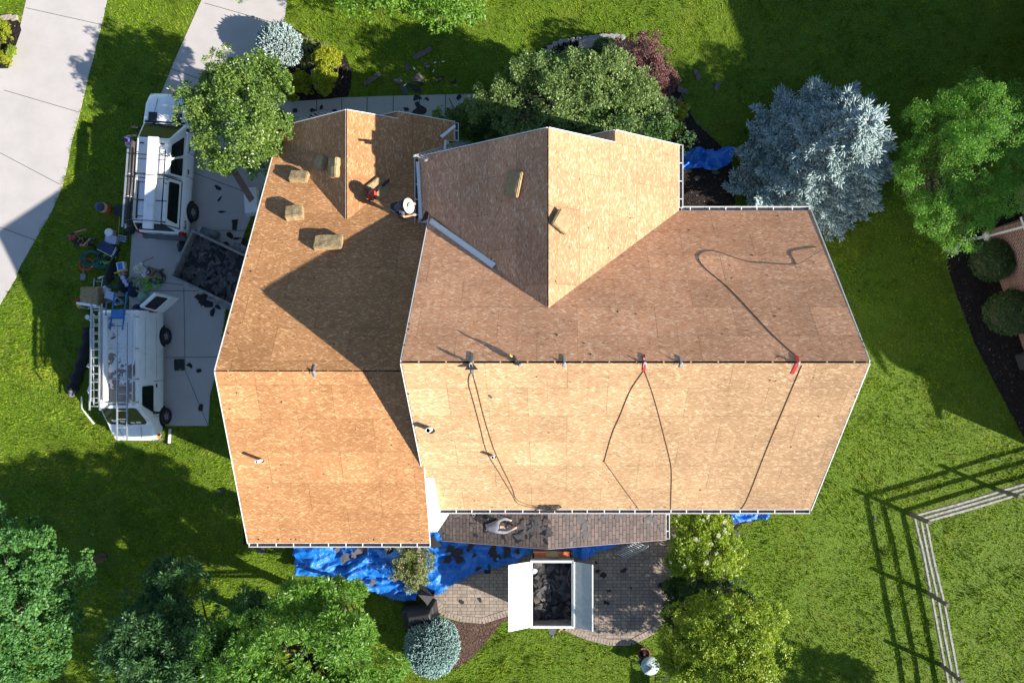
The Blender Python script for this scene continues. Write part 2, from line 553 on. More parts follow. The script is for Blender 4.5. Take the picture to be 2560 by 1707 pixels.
M['walkc'] = concrete_mat('walk_concrete', (0.40, 0.38, 0.36))
M['joint'] = mat('joint_dirt', (0.05, 0.045, 0.04), 0.95)
M['mulch'] = mulch_mat('dark_mulch', (0.028, 0.022, 0.02), (0.30, 0.22, 0.15))
M['mulch_red'] = mulch_mat('brown_mulch', (0.10, 0.062, 0.048), (0.30, 0.2, 0.15))
M['paver'] = paver_mat()
M['paver_edge'] = mat('paver_border', (0.30, 0.24, 0.2), 0.85, var=0.3, scale=9)
M['shingle'] = shingle_mat('porch_shingles', ((0.17, 0.13, 0.118), (0.115, 0.092, 0.086), (0.04, 0.034, 0.032)), 0.33, 0.145)
M['nshingle'] = shingle_mat('neighbour_shingles', ((0.12, 0.11, 0.1), (0.08, 0.075, 0.07), (0.03, 0.03, 0.03)))
M['brick'] = brick_mat('red_brick')
M['tarp'] = tarp_mat()
M['glass'] = glass_mat()
# ================================================================== ground
def sheet(name, poly, z, m, kind='structure', th=0.05):
    mb = MB(); mb.prism(poly, z - th, z)
    return struct(mb.build(name, m), kind)

gb = MB()
gb.face([(-400, -400, 0), (400, -400, 0), (400, 400, 0), (-400, 400, 0)])
struct(gb.build('ground', M['grass']))

def pp(pts, z=0.0): return [PXY(x, y, z) for x, y in pts]

def slab_with_joints(name, poly, z, m, joints, w=0.022):
    mb = MB(); mb.prism(poly, -0.06, z)
    for a, b in joints:
        a = P(*a); b = P(*b)
        d = (b - a); d.z = 0; n = Vector((-d.y, d.x, 0)).normalized() * w / 2
        zz = z + 0.004
        mb.face([(a - n).to_tuple()[:2] + (zz,), (b - n).to_tuple()[:2] + (zz,), (b + n).to_tuple()[:2] + (zz,), (a + n).to_tuple()[:2] + (zz,)], 1)
    return struct(mb.build(name, [m, M['joint']]))

ZC = 0.02
neigh_drive = pp([(85, -120), (61, 0), (34, 118), (20, 158), (-90, 160), (-260, 420), (-260, 980), (0, 700), (35, 642), (47, 612), (80, 555), (120, 485), (143, 432), (153, 392), (165, 325), (183, 263), (200, 190), (218, 120), (235, 52), (246, 0), (268, -120)])
slab_with_joints('neighbour_driveway', neigh_drive, ZC, M['concrete'],
                 [((60, 19), (235, 58)), ((10, 208), (184, 259)), ((-40, 330), (140, 425)), ((-60, 500), (82, 552))])
drive = pp([(500, -120), (464, 0), (400, 143), (370, 218), (330, 400), (304, 537), (297, 640), (300, 978), (479, 978), (483, 905), (500, 850), (520, 700), (560, 540), (600, 440), (640, 330), (668, 276), (668, 232), (650, 210), (625, 205), (600, 160), (615, 90), (652, 52), (660, 0), (700, -120)])
slab_with_joints('driveway', drive, ZC, M['concrete'],
                 [((470, 8), (660, 62)), ((392, 158), (600, 235)), ((330, 668), (520, 668)), ((423, 660), (426, 850)), ((426, 850), (478, 976)), ((380, 821), (500, 820)), ((430, 530), (570, 530)), ((300, 640), (423, 655)), ((345, 360), (560, 440))])
walk = pp([(668, 231), (760, 226), (900, 221), (1134, 215), (1160, 216), (1160, 285), (1100, 282), (900, 288), (668, 290)])
slab_with_joints('front_walk', walk, ZC + 0.008, M['walkc'],
                 [((728, 228), (728, 288)), ((786, 226), (785, 288)), ((844, 224), (843, 288)), ((904, 221), (903, 288)), ((964, 220), (963, 286)), ((1024, 218), (1023, 286)), ((1084, 217), (1083, 284))], 0.03)

def bed(name, poly, m, z=0.03): 
    mb = MB(); mb.prism(poly, -0.05, z)
    return struct(mb.build(name, m))
bed('left_mulch_bed', pp([(-60, 25), (20, 40), (44, 48), (50, 70), (33, 118), (20, 157), (-60, 157)]), M['mulch'])
bed('front_mulch_bed', pp([(652, 50), (668, 60), (720, 92), (760, 112), (795, 130), (808, 165), (806, 200), (800, 222), (760, 228), (668, 234), (640, 215), (612, 200), (596, 150), (610, 95)]), M['mulch'])
bed('island_mulch_bed', pp([(1110, 215), (1200, 140), (1265, 100), (1330, 84), (1420, 84), (1500, 110), (1555, 190), (1570, 230), (1600, 285), (1650, 330), (1680, 360), (1690, 480), (1560, 490), (1200, 330), (1110, 300)]), M['mulch'])
bed('neighbour_mulch_bed', pp([(2172, 585), (2178, 620), (2205, 700), (2240, 790), (2290, 890), (2352, 1005), (2420, 1120), (2600, 1100), (2600, 300), (2300, 460), (2200, 550)]), M['mulch'])
bed('patio_mulch_bed', pp([(1020, 1420), (1060, 1430), (1110, 1430), (1168, 1412), (1178, 1418), (1150, 1432), (1120, 1470), (1085, 1510), (1048, 1535), (960, 1545), (930, 1430)]), M['mulch_red'])
bed('side_mulch_bed', pp([(1500, 1180), (1640, 1172), (1770, 1180), (1700, 1205), (1668, 1240), (1660, 1290), (1670, 1330), (1688, 1370), (1690, 1420), (1640, 1440), (1560, 1420), (1500, 1300)]), M['mulch'])
bed('foundation_mulch_bed', pp([(560, 1190), (980, 1200), (980, 1262), (900, 1275), (640, 1255), (560, 1250)]), M['mulch'])

# patio
PATZ = 0.05
patio_poly = pp([(960, 1180), (1560, 1180), (1548, 1250), (1548, 1340), (1535, 1400), (1500, 1448), (1450, 1474), (1400, 1474), (1345, 1460), (1300, 1440), (1200, 1400), (1170, 1405), (1110, 1424), (1060, 1420), (1020, 1408), (1000, 1380), (960, 1330)])
mb = MB(); mb.prism(patio_poly, -0.05, PATZ)
edge = pp([(1548, 1340), (1535, 1400), (1500, 1448), (1450, 1474), (1400, 1474), (1345, 1460), (1300, 1440)]), pp([(1170, 1405), (1110, 1424), (1060, 1420), (1020, 1408), (1000, 1380)])
for e in edge:
    # soldier course bricks along the rounded border
    pts = [Vector((a[0], a[1], 0)) for a in e]
    d = [0]
    for i in range(1, len(pts)): d.append(d[-1] + (pts[i] - pts[i - 1]).length)
    n = int(d[-1] / 0.135)
    for k in range(n):
        s = (k + 0.5) * d[-1] / n
        i = max(j for j in range(len(d)) if d[j] <= s); i = min(i, len(pts) - 2)
        t = (s - d[i]) / (d[i + 1] - d[i]); q = pts[i].lerp(pts[i + 1], t)
        dr = (pts[i + 1] - pts[i]).normalized(); ang = math.atan2(dr.y, dr.x)
        mb.box((q.x, q.y, PATZ + 0.001), (0.12, 0.26, 0.03), 1, Matrix.Rotation(ang, 3, 'Z'))
struct(mb.build('patio', [M['paver'], M['paver_edge']]))

# ================================================================== the house
house = thing('house', 'large white house with its roof stripped to bare wood sheathing', 'house')

def plane_uv(pts, o=None):
    a, b, c = Vector(pts[0]), Vector(pts[1]), Vector(pts[2])
    n = (b - a).cross(c - a).normalized()
    if n.z < 0: n = -n
    u = Vector((0, 0, 1)).cross(n).normalized(); v = n.cross(u)
    o = Vector(o if o is not None else pts[0])
    return [((Vector(p) - o).dot(u), (Vector(p) - o).dot(v)) for p in pts]

def slab(mb, pts, th=0.12, top=0, side=1, o=None):
    pts = [Vector(p) for p in pts]
    n = (pts[1] - pts[0]).cross(pts[2] - pts[0])
    if n.z < 0: pts = pts[::-1]
    mb.face(pts, top, plane_uv(pts, o))
    low = [p - Vector((0, 0, th)) for p in pts]
    mb.face(low[::-1], side)
    k = len(pts)
    for i in range(k):
        j = (i + 1) % k
        mb.face([pts[i], low[i], low[j], pts[j]], side)

ZR, ZE = 10.0, 5.32            # main ridge / eaves
XL, XR = -4.58, 9.143
YR, YS, YN = -0.33, -5.73, 5.07
pm_s = (ZR - ZE) / (YR - YS); pm_n = (ZR - ZE) / (YN - YR)
GAP = 0.03
def zs(y): return ZR - pm_s * (YR - y)
def zn(y): return ZR - pm_n * (y - YR)
# garage (whole wing scaled toward the camera by one factor tuned to shadow tips)
GS = .993
def gzz(z): return 30 - GS * (30 - z)
GZ, GY = gzz(8.0), -0.645 * GS
GXL, GXR = -11.04 * GS, -4.42 * GS
GYS, GYN = -6.85 * GS, 8.3 * GS
GEZ, GNZ = gzz(5.65), gzz(3.1)
pg_s = (GZ - GEZ) / (GY - GYS); pg_n = (GZ - GNZ) / (GYN - GY)
def gzs(y): return GZ - pg_s * (GY - y)
def gzn(y): return GZ - pg_n * (y - GY)
# entry gable
EZ, EX, EXW, EXE, EYN = 8.55, -0.30, -5.02, 4.39, 7.0
pe = (EZ - 5.32) / (EXE - EX); pw = (EZ - 5.32) / (EX - EXW)
EYV = YR + (ZR - EZ) / pm_n
# garage gable
AZ, AX, AXW, AXE, AYN = gzz(5.04), -7.73 * GS, -11.03 * GS, -4.10 * GS, 8.8 * GS
AYB = 9.07 * GS
pa_w = (AZ - GNZ) / (AX - AXW); pa_e = 0.584
AYV = GY + (GZ - AZ) / pg_n
def eze(x): return EZ - pe * (x - EX)
def ezw(x): return EZ - pw * (EX - x)
def aze(x): return AZ - pa_e * (x - AX)
def azw(x): return AZ - pa_w * (AX - x)

OM = [M['osb'], M['white']]
def part(name, mb, mats, parent=house): return mb.build(name, mats, parent)

# --- main roof
mb = MB(); slab(mb, [(XL, YS, ZE), (XR, YS, ZE), (XR, YR - GAP, zs(YR - GAP)), (XL, YR - GAP, zs(YR - GAP))])
main_s = part('south_roof', mb, OM)
mb = MB(); slab(mb, [(XR, YN, ZE), (XL, YN, ZE), (XL, YR + GAP, zn(YR + GAP)), (XR, YR + GAP, zn(YR + GAP))])
main_n = part('north_roof', mb, [M['osb_red_lightened'], M['white']])
main_n['label'] = 'reddish sheathing with brightened colour on the north slope of the main roof'
mb = MB(); mb.box(((XL + XR) / 2, YR, ZR - 0.26), (XR - XL - 0.1, 0.16, 0.3), 0)
x = XL + 0.5
while x < XR: mb.box((x, YR, ZR - 0.085), (0.035, 0.1, 0.08), 1); x += 0.8
rv = part('ridge_slot', mb, [M['black'], M['rafter']])
# rakes of the main roof
M['rakebrown'] = mat('pinkish_trim', (.30, .22, .2), .6)
def rake(name, pts, w=0.022, h=0.14, parent=house):
    mb = MB()
    for a, b in zip(pts[:-1], pts[1:]): mb.bar(a, b, w, h)
    return part(name, mb, M['rakebrown'] if name == 'rake_board' else M['white'], parent)
dz = Vector((0, 0, -0.06))
for sx, x in ((-1, XL - 0.033), (1, XR + 0.033)):
    rake('rake_trim', [Vector((x, YS, ZE)) + dz, Vector((x, YR, ZR - 0.03)) + dz, Vector((x, YN, ZE)) + dz])
# --- entry gable roof
yv = YN
mb = MB(); slab(mb, [(EX - GAP * .7, EYN, ezw(EX - GAP * .7)), (EXW, EYN, 5.32), (EXW, 4.60, 5.32), (-4.74, 5.05, ezw(-4.74)), (EX - GAP * .7, EYV - .06, ezw(EX - GAP * .7))])
ent_w = part('gable_roof', mb, [M['osb_red_lightened'], M['white']])
JX = 1.935
mb = MB(); slab(mb, [(EX + GAP * .5, EYN, eze(EX + GAP * .5)), (EX + GAP * .5, EYV - .06, eze(EX + GAP * .5)), (EXE, YN - .03, 5.32), (EXE, 7.44, 5.32), (JX, 7.42, eze(JX)), (JX, EYN, eze(JX))])
ent_e = part('gable_roof', mb, OM); ent_e['label'] = 'brightest pale gable slope facing the sun'
mb = MB(); slab(mb, [(JX, 7.42, eze(JX)), (JX, 6.6, eze(JX)), (JX - 2.2, 6.6, eze(JX) - pe * 2.2), (JX - 2.2, 7.42, eze(JX) - pe * 2.2)])
ent_b = part('porch_gable_roof', mb, [M['osb_red_lightened'], M['white']])
mb = MB(); mb.box((EX, (EYN + EYV) / 2, EZ - 0.22), (0.12, EYN - EYV - 0.1, 0.3), 0)
y = EYV + .3
while y < EYN: mb.box((EX, y, EZ - 0.085), (0.08, 0.035, 0.06), 1); y += 1.2
part('ridge_slot', mb, [M['black'], M['rafter']])
rake('rake_trim', [Vector((EXW, EYN + .02, 5.32)) + dz, Vector((EX, EYN + .02, EZ)) + dz, Vector((JX, EYN + .02, eze(JX))) + dz])
rake('rake_trim', [Vector((JX - 2.2, 7.44, eze(JX) - pe * 2.2)) + dz, Vector((JX, 7.44, eze(JX))) + dz, Vector((EXE, 7.44, 5.32)) + dz])
# --- garage roof
OG = [M['osb_orange'], M['white']]
mb = MB(); slab(mb, [(GXL, GYS, GEZ), (XL + .06, GYS, GEZ), (XL + .06, GY - GAP * .6, gzs(GY - GAP * .6)), (GXL, GY - GAP * .6, gzs(GY - GAP * .6))])
gar_s = part('garage_south_roof', mb, OG)
mb = MB(); slab(mb, [(GXR, GYN, GNZ), (GXL, GYN, GNZ), (GXL, GY + GAP * .6, gzn(GY + GAP * .6)), (XL + .3, GY + GAP * .6, gzn(GY + GAP * .6)), (XL + .3, 5.0, gzn(5.0)), (GXR, 5.0, gzn(5.0))])
gar_n = part('garage_north_roof', mb, OG)
mb = MB(); mb.box(((GXL + XL) / 2, GY, GZ - 0.24), (XL - GXL - 0.1, 0.12, 0.3), 0)
x = GXL + 0.4
while x < XL: mb.box((x, GY, GZ - 0.065), (0.035, 0.07, 0.06), 1); x += 0.8
part('ridge_slot', mb, [M['black'], M['rafter']])
rake('rake_trim', [Vector((GXL - .02, GYS, GEZ)) + dz, Vector((GXL - .02, GY, GZ)) + dz, Vector((GXL - .02, GYN, GNZ)) + dz])
# garage gable
mb = MB(); slab(mb, [(AX - .03, AYN, azw(AX - .03)), (AXW, AYN, GNZ), (AXW, GYN - .02, GNZ), (AX - .03, AYV - .05, azw(AX - .03))])
gab_w = part('gable_roof', mb, OG)
BX = -6.08 * GS
mb = MB(); slab(mb, [(AX + .02, AYN, aze(AX + .014)), (AX + .02, AYV - .05, aze(AX + .014)), (GXR, GYN, aze(GXR)), (AXE, GYN + .05, aze(AXE)), (AXE, AYB, aze(AXE)), (BX, AYB, aze(BX)), (BX, AYN, aze(BX))])
gab_e = part('gable_roof', mb, [M['osb_orange'], M['white']])
mb = MB(); slab(mb, [(BX, AYB, aze(BX)), (BX, 8.3, aze(BX)), (BX - 1.8, 8.3, aze(BX) - pa_e * 1.8), (BX - 1.8, AYB, aze(BX) - pa_e * 1.8)])
part('porch_gable_roof', mb, OG)
mb = MB(); mb.box((AX, (AYN + AYV) / 2, AZ - 0.2), (0.1, AYN - AYV - .1, 0.3), 0)
part('ridge_slot', mb, [M['black'], M['rafter']])
rake('rake_trim', [Vector((AXW, AYN + .02, GNZ)) + dz, Vector((AX, AYN + .02, AZ)) + dz, Vector((BX, AYN + .02, aze(BX))) + dz])
rake('rake_trim', [Vector((BX - 1.8, AYB + .02, aze(BX) - pa_e * 1.8)) + dz, Vector((BX, AYB + .02, aze(BX))) + dz, Vector((AXE, AYB + .02, aze(AXE))) + dz])
# --- shingled sunroom roof on the south side
SZ, SX, SYS, SYN = 4.0, -0.38, -7.52, -5.3
SXE, SXW = 4.33, -4.62
ps = (SZ - 2.72) / (SXE - SX)
mb = MB(); slab(mb, [(SX, SYS, SZ), (SXE, SYS, 2.72), (SXE, SYN, 2.72), (SX, SYN, SZ)])
slab(mb, [(SX, SYN, SZ), (SXW, SYN, SZ - ps * (SX - SXW)), (SXW, SYS, SZ - ps * (SX - SXW)), (SX, SYS, SZ)])
sun_roof = part('porch_roof', mb, [M['shingle'], M['white']]); sun_roof['label'] = 'low porch roof still covered in worn brown shingles'
rake('rake_board', [Vector((SXW, SYS - .02, SZ - ps * (SX - SXW))) + dz, Vector((SX, SYS - .02, SZ)) + dz, Vector((SXE, SYS - .02, 2.72)) + dz])
# --- walls
mb = MB(); t = 0.14
mb.extr([(-5.35, 0), (4.6, 0), (4.6, zn(4.6) - t), (YR, ZR - t - .3), (-5.35, zs(-5.35) - t)], -4.25, 8.8, 'x')
mb.extr([(-10.6, 0), (-4.26, 0), (-4.26, 2.2), (-10.6, 2.2)], -6.4, 7.85, 'y')
mb.extr([(-6.4, 2.201), (7.85, 2.201), (7.85, gzn(7.85) - t), (GY, GZ - t - .3), (-6.4, gzs(-6.4) - t)], -10.6, -4.26, 'x')
mb.extr([(-4.6, 0), (4.05, 0), (4.05, eze(4.05) - t), (EX, EZ - t - .3), (-4.6, ezw(-4.6) - t)], 4.61, 6.6, 'y')
mb.extr([(JX - 1.9, 0), (4.0, 0), (4.0, eze(4.0) - t), (JX, eze(JX) - t), (JX - 1.9, eze(JX) - t - pe * 1.9)], 6.601, 7.1, 'y')
mb.extr([(-10.5, 2.202), (-4.5, 2.202), (-4.5, aze(-4.5) - t), (AX, AZ - t - .3), (-10.5, azw(-10.5) - t)], 7.851, 8.35, 'y')
mb.extr([(BX - 1.5, 0), (-4.5, 0), (-4.5, aze(-4.5) - t), (BX, aze(BX) - t), (BX - 1.5, aze(BX) - t - pa_e * 1.5)], 8.351, 8.65, 'y')
mb.extr([(-4.25, 0), (4.0, 0), (4.0, 2.6), (SX, SZ - .2), (-4.25, 2.7)], -7.25, -5.351, 'y')
part('wall', mb, M['siding'])
# openings
def window(c, w, h, axis, out):
    mb = MB(); fr = 0.07
    def bx(u, v, su, sv, dep, off):
        if axis == 'y': mb.box((c[0] + u, c[1] + out * off, c[2] + v), (su, dep, sv))
        else: mb.box((c[0] + out * off, c[1] + u, c[2] + v), (dep, su, sv))
    bx(0, h / 2, w + 2 * fr, fr, .06, .03); bx(0, -h / 2, w + 2 * fr, fr, .08, .04)
    bx(-w / 2, 0, fr, h - fr, .06, .03); bx(w / 2, 0, fr, h - fr, .06, .03); bx(0, 0, w - fr, .04, .05, .025)
    f = part('window', mb, M['white'])
    mb = MB()
    if axis == 'y': mb.box((c[0], c[1] + out * .008, c[2]), (w, .012, h))
    else: mb.box((c[0] + out * .008, c[1], c[2]), (.012, w, h))
    part('pane', mb, M['glass'], f)
for x in (-3.2, 3.0): window((x, 6.6, 4.2), .9, 1.4, 'y', 1)
for x in (-9, -6.5): window((x, -6.4, 4.2), .9, 1.3, 'y', -1)
for x in (-2.5, 1.5, 5.5): window((x, -5.35, 4.3), .9, 1.2, 'y', -1)
for y in (-3, 2): window((8.8, y, 4.2), .9, 1.3, 'x', 1); window((8.8, y, 1.5), .9, 1.3, 'x', 1)
for x in (-2.8, 0, 2.6): window((x, -7.25, 1.5), 1.3, 1.5, 'y', -1)
for y in (-4.0, -.6, 4.0):
    mb = MB(); mb.box((-10.615, y, 1.12), (.05, 2.6, 2.2))
    for k in range(1, 4): mb.box((-10.642, y, k * .55), (.006, 2.6, .02), 1)
    part('garage_door', mb, [M['white'], M['gutter_in']])
mb = MB(); mb.rbox((3.0, 7.12, 1.05), (.95, .05, 2.1), .02); part('front_door', mb, mat('door_paint', (.1, .03, .02), .4))

# --- gutters: open channel with hangers
def gutter(p0, p1, out, parent=house, step=0.62):
    p0 = Vector(p0); p1 = Vector(p1); out = Vector(out).normalized()
    w, h = 0.145, 0.11
    mb = MB(); d = (p1 - p0).normalized(); L_ = (p1 - p0).length
    rot = Matrix((d, out, Vector((0, 0, 1)))).transposed()
    c = (p0 + p1) / 2
    def b(off, up, sw, sh, mi, ln=L_): mb.box(c + out * off + Vector((0, 0, up)), (ln, sw, sh), mi, rot)
    b(.008, -h / 2, .012, h, 0)
    b(w / 2 + .01, -h + .006, w - .02, .012, 1, L_ - .014)
    b(w - .004, -h / 2 + .012, .016, h + .004, 0)
    for e in (p0, p1):
        mb.box(e + out * (w / 2) + Vector((0, 0, -h / 2)), (.012, w - .03, h - .01), 0, rot)
    k = step * .5
    while k < L_ - .1:
        mb.box(p0 + d * k + out * (w / 2) + Vector((0, 0, -.004)), (.03, w - .03, .012), 0, rot); k += step + random.uniform(-.08, .1)
    return mb.build('gutter', [M['gutter'], M['gutter_in']], parent)
gz = -0.05
gutter((XL - .0, YS - .01, ZE + gz), (XR, YS - .01, ZE + gz), (0, -1, 0))
gutter((4.5, YN + .01, ZE + gz), (XR - .02, YN + .01, ZE + gz), (0, 1, 0))
gutter((EXE + .01, YN + .12, 5.32 + gz), (EXE + .01, 7.46, 5.32 + gz), (1, 0, 0))
gutter((EXW - .01, 6.98, 5.32 + gz), (EXW - .01, 4.62, 5.32 + gz), (-1, 0, 0))
gutter((GXL, GYS - .01, GEZ + gz), (XL + .05, GYS - .01, GEZ + gz), (0, -1, 0))
gutter((GXL - .05, GYN, GNZ + gz), (GXL - .05, AYN, GNZ + gz), (-1, 0, 0))
gutter((AXE + .01, AYB - .01, aze(AXE) + gz), (AXE + .01, GYN + .07, aze(AXE) + gz), (1, 0, 0))
gutter((SXE + .01, SYS, 2.72 + gz), (SXE + .01, SYN - .05, 2.72 + gz), (1, 0, 0))
mb = MB(); mb.tube([(4.6, 4.75, 5.2), (4.6, 4.72, 4.9), (4.6, 4.72, .15)], .04, 6); part('downspout', mb, M['gutter'])
# loose return pieces at the broken eave corner
mb = MB(); mb.bar((-4.98, 4.62, 5.24), (-4.62, 4.72, 5.26), .1, .03); part('flashing', mb, M['gutter']); mb = MB(); mb.bar((GXR, GYN, GNZ - .014), (GXR + .02, GYN - 1.0, GNZ + .5), .07, .05); part('flashing', mb, M['gutter'])

# --- vent pipes through the roof
M['pvc'] = mat('white_pvc', (0.75, 0.74, 0.71), 0.4, var=0.05)
def vent(x, y, z, h, r=0.055, boot=True):
    mb = MB(); mb.lathe([(r, 0), (r, h), (r * .78, h), (r * .75, h - .12)], (x, y, z), 14)
    mb.lathe([(0, 0.0), (r * .76, 0)], (x, y, z + h - .1), 14, 1)
    if boot: mb.lathe([(r * 1.9, -.02), (r * 1.8, .015), (r * 1.3, .05), (r * 1.05, .07)], (x, y, z), 14, 2)
    return mb.build('vent_pipe', [M['pvc'], M['black'], M['black']], house)

def on(x, y, f):
    """image pixel coordinates -> point on the roof surface z=f(x,y)"""
    z = 6.0
    for _ in range(40):
        p = P(x, y, z); z = f(p.x, p.y)
    return P(x, y, z)
fS = lambda x, y: zs(y)
fN = lambda x, y: zn(y)
fGS = lambda x, y: gzs(y)
fGN = lambda x, y: gzn(y)
fEE = lambda x, y: eze(x)
fEW = lambda x, y: ezw(x)
fAE = lambda x, y: aze(x)
fAW = lambda x, y: azw(x)
def fP(x, y): return SZ - ps * abs(x - SX)
p = on(602, 1056, fGS); vent(p.x, p.y, p.z - .05, .5)
p = on(989, 985, fS); vent(p.x, p.y, p.z - .05, .5, .085)
p = on(1134, 1047, fS); vent(p.x, p.y, p.z - .05, .42)
p = on(1090, 1180, fP); vent(p.x, p.y, p.z - .05, .35)

# ================================================================== neighbour house (east)
nb = thing('brick_house', 'red brick neighbour house with a white downspout behind clipped shrubs', 'house', (18.65, 5.2, 0), math.atan2(.33, .94) * 1.0)
# local frame: -y runs along the west wall to the south, +x goes east
mb = MB()
def uvbox(mb, x0, x1, y0, y1, z0, z1, mi):
    for pts in ([(x0, y1, z0), (x0, y0, z0), (x0, y0, z1), (x0, y1, z1)], [(x0, y0, z0), (x1, y0, z0), (x1, y0, z1), (x0, y0, z1)],
                [(x1, y0, z0), (x1, y1, z0), (x1, y1, z1), (x1, y0, z1)], [(x1, y1, z0), (x0, y1, z0), (x0, y1, z1), (x1, y1, z1)]):
        a = Vector(pts[0]); u = (Vector(pts[1]) - a).normalized()
        mb.face(pts, mi, [((Vector(q) - a).dot(u), q[2]) for q in pts])
uvbox(mb, 0, 1.9, -10.6, 0, 0, 3.2, 0)
uvbox(mb, 1.901, 2.899, -7.2, 1.4, 0, 6.3, 0)
uvbox(mb, 2.9, 9.6, -12, 2.7, 0, 6.3, 0)
uvbox(mb, 5.3, 9.0, 2.701, 9.5, 0, 8.7, 0)
mb.build('wall', M['brick'], nb)
mb = MB(); ov = .35
# low skirt roof over the west front, gable behind it (ridge runs east), main ridge runs north
slab(mb, [(-ov, .2, 3.15), (-ov, -10.9, 3.15), (1.9, -10.9, 4.3), (1.9, .2, 4.3)])
zr_, ym = 10.0, -3.13
slab(mb, [(1.6, ym, zr_), (6.2, ym, zr_), (6.2, 1.75, 6.5), (1.6, 1.75, 6.5)]); slab(mb, [(1.6, ym, zr_), (1.6, -8.0, 6.5), (6.2, -8.0, 6.5), (6.2, ym, zr_)])
slab(mb, [(6.2, -12.3, zr_ + .003), (6.2, 3.1, zr_ + .003), (2.5, 3.1, 6.4), (2.5, -12.3, 6.4)]); slab(mb, [(6.2, 3.1, zr_ + .003), (6.2, -12.3, zr_ + .003), (10, -12.3, 6.4), (10, 3.1, 6.4)])
slab(mb, [(6.2, 3.101, zr_), (6.2, 9.8, zr_), (5.0, 9.8, 8.8), (5.0, 3.101, 8.8)]); slab(mb, [(6.2, 9.8, zr_), (6.2, 3.101, zr_), (9.4, 3.101, 6.9), (9.4, 9.8, 6.9)])
nroof = mb.build('roof', [M['nshingle'], M['white']], nb)
mb = MB(); mb.extr([(-7.15, 6.301), (1.35, 6.301), (1.35, 6.6), (ym, zr_ - .35), (-7.15, 6.6)], 1.92, 6, 'x'); mb.build('gable_wall', M['siding'], nb)
mb = MB(); mb.extr([(2.95, 6.302), (9.5, 6.302), (9.5, 6.5), (6.2, zr_ - .35), (2.95, 6.5)], -11.95, 2.65, 'y'); mb.build('gable_wall', M['siding'], nb)
mb = MB(); mb.bar((-.09, -.22, .32), (-.09, -.22, 3.1), .12, .09); mb.bar((-.09, -.22, .3), (-.75, -.1, .1), .12, .09); mb.box((-.08, -.22, .42), (.09, .42, .16)); mb.box((-.08, -.22, .25), (.02, .3, .3))
mb.build('downspout', M['white'], nb)
mb = MB(); mb.box((-.03, -3.9, .35), (.05, 1.5, .12)); mb.build('window_sill', M['walkc'], nb)
mb = MB()
arc = [(-0.02 - .75 * math.sin(t), -3.9 + .75 * math.cos(t)) for t in [PI * k / 14 for k in range(15)]]
mb.tube([(a, b, .22) for a, b in arc], .04, 6); mb.build('window_well', M['walkc'], nb)
mb = MB(); mb.box((-.015, -3.9, .75), (.04, 1.3, .7)); mb.build('window', M['glass'], nb)
# ================================================================== vegetation
def unit(a): return a / np.maximum(np.linalg.norm(a, axis=-1, keepdims=True), 1e-9)

def leaf_quads(c, d, s, ln, wd):
    """diamond leaves: centre c, axis d, side s"""
    ln = np.asarray(ln)[:, None]; wd = np.asarray(wd)[:, None]
    n = np.cross(d, s)
    v = np.stack([c - d * ln * .5, c + s * wd * .5 + d * ln * .06 + n * wd * .12, c + d * ln * .5, c - s * wd * .5 + d * ln * .06 + n * wd * .12], axis=1)
    f = np.arange(len(c) * 4).reshape(-1, 4)
    return v.reshape(-1, 3), f

def rand_dirs(n):
    return unit(rng.normal(size=(n, 3)))

def clump_leaves(cent, outd, nper, rc, ln, wd, flat=0.6, starry=0.6, droop=0.0):
    n = len(cent)
    c0 = np.repeat(cent, nper, axis=0); o = np.repeat(outd, nper, axis=0)
    r = rand_dirs(n * nper)
    r = unit(r + o * 0.55)
    rad = rng.uniform(.25, 1, (n * nper, 1)) ** .6
    rcs = np.repeat(rng.uniform(.7, 1.3, n), nper)[:, None] * rc
    off = r * rad * rcs
    off[:, 2] *= flat
    pos = c0 + off
    d = unit(r * starry + rand_dirs(n * nper) * (1 - starry) + np.array([0, 0, -droop]))
    up = unit(o * .5 + np.array([0, 0, 1.0]) + rng.normal(size=d.shape) * .45)
    s = unit(np.cross(up, d))
    k = n * nper
    return leaf_quads(pos, d, s, ln * rng.uniform(.7, 1.25, k), wd * rng.uniform(.7, 1.25, k))

def crown_points(ctr, rad, n, lobes, lobe_r=0.5, low=-0.25, seed=0, inner=0.25):
    g = np.random.default_rng(seed)
    ctr = np.array(ctr, dtype=float); rad = np.array(rad, dtype=float)
    ld = unit(g.normal(size=(lobes, 3))); ld[:, 2] = np.abs(ld[:, 2]) * 1.0 + low * .6
    ld = unit(ld)
    sc = np.exp(g.normal(size=(lobes, 1)) * .28)
    lr = lobe_r * sc * rad
    lc = ctr + ld * rad * np.clip(g.normal(.72, .16, (lobes, 1)) - lobe_r * .45 * (sc - .6), .15, 1.0)
    idx = g.integers(0, lobes, n)
    d = unit(g.normal(size=(n, 3)) + ld[idx] * .7)
    rr = np.where(g.random((n, 1)) < inner, g.uniform(.3, .85, (n, 1)), g.uniform(.85, 1.08, (n, 1)))
    rr = np.where(g.random((n, 1)) < .10, rr * g.uniform(1.1, 1.45, (n, 1)), rr)
    p = lc[idx] + d * lr[idx] * rr
    o = unit(d * .6 + unit((p - ctr) / rad) * .6)
    return p, o

M['bark'] = mat('tree_bark', (0.10, 0.075, 0.055), 0.95, var=0.35, scale=9, bmp=0.5)
M['bark_pale'] = mat('pale_bark', (0.22, 0.19, 0.16), 0.9, var=0.3, scale=9, bmp=0.4)

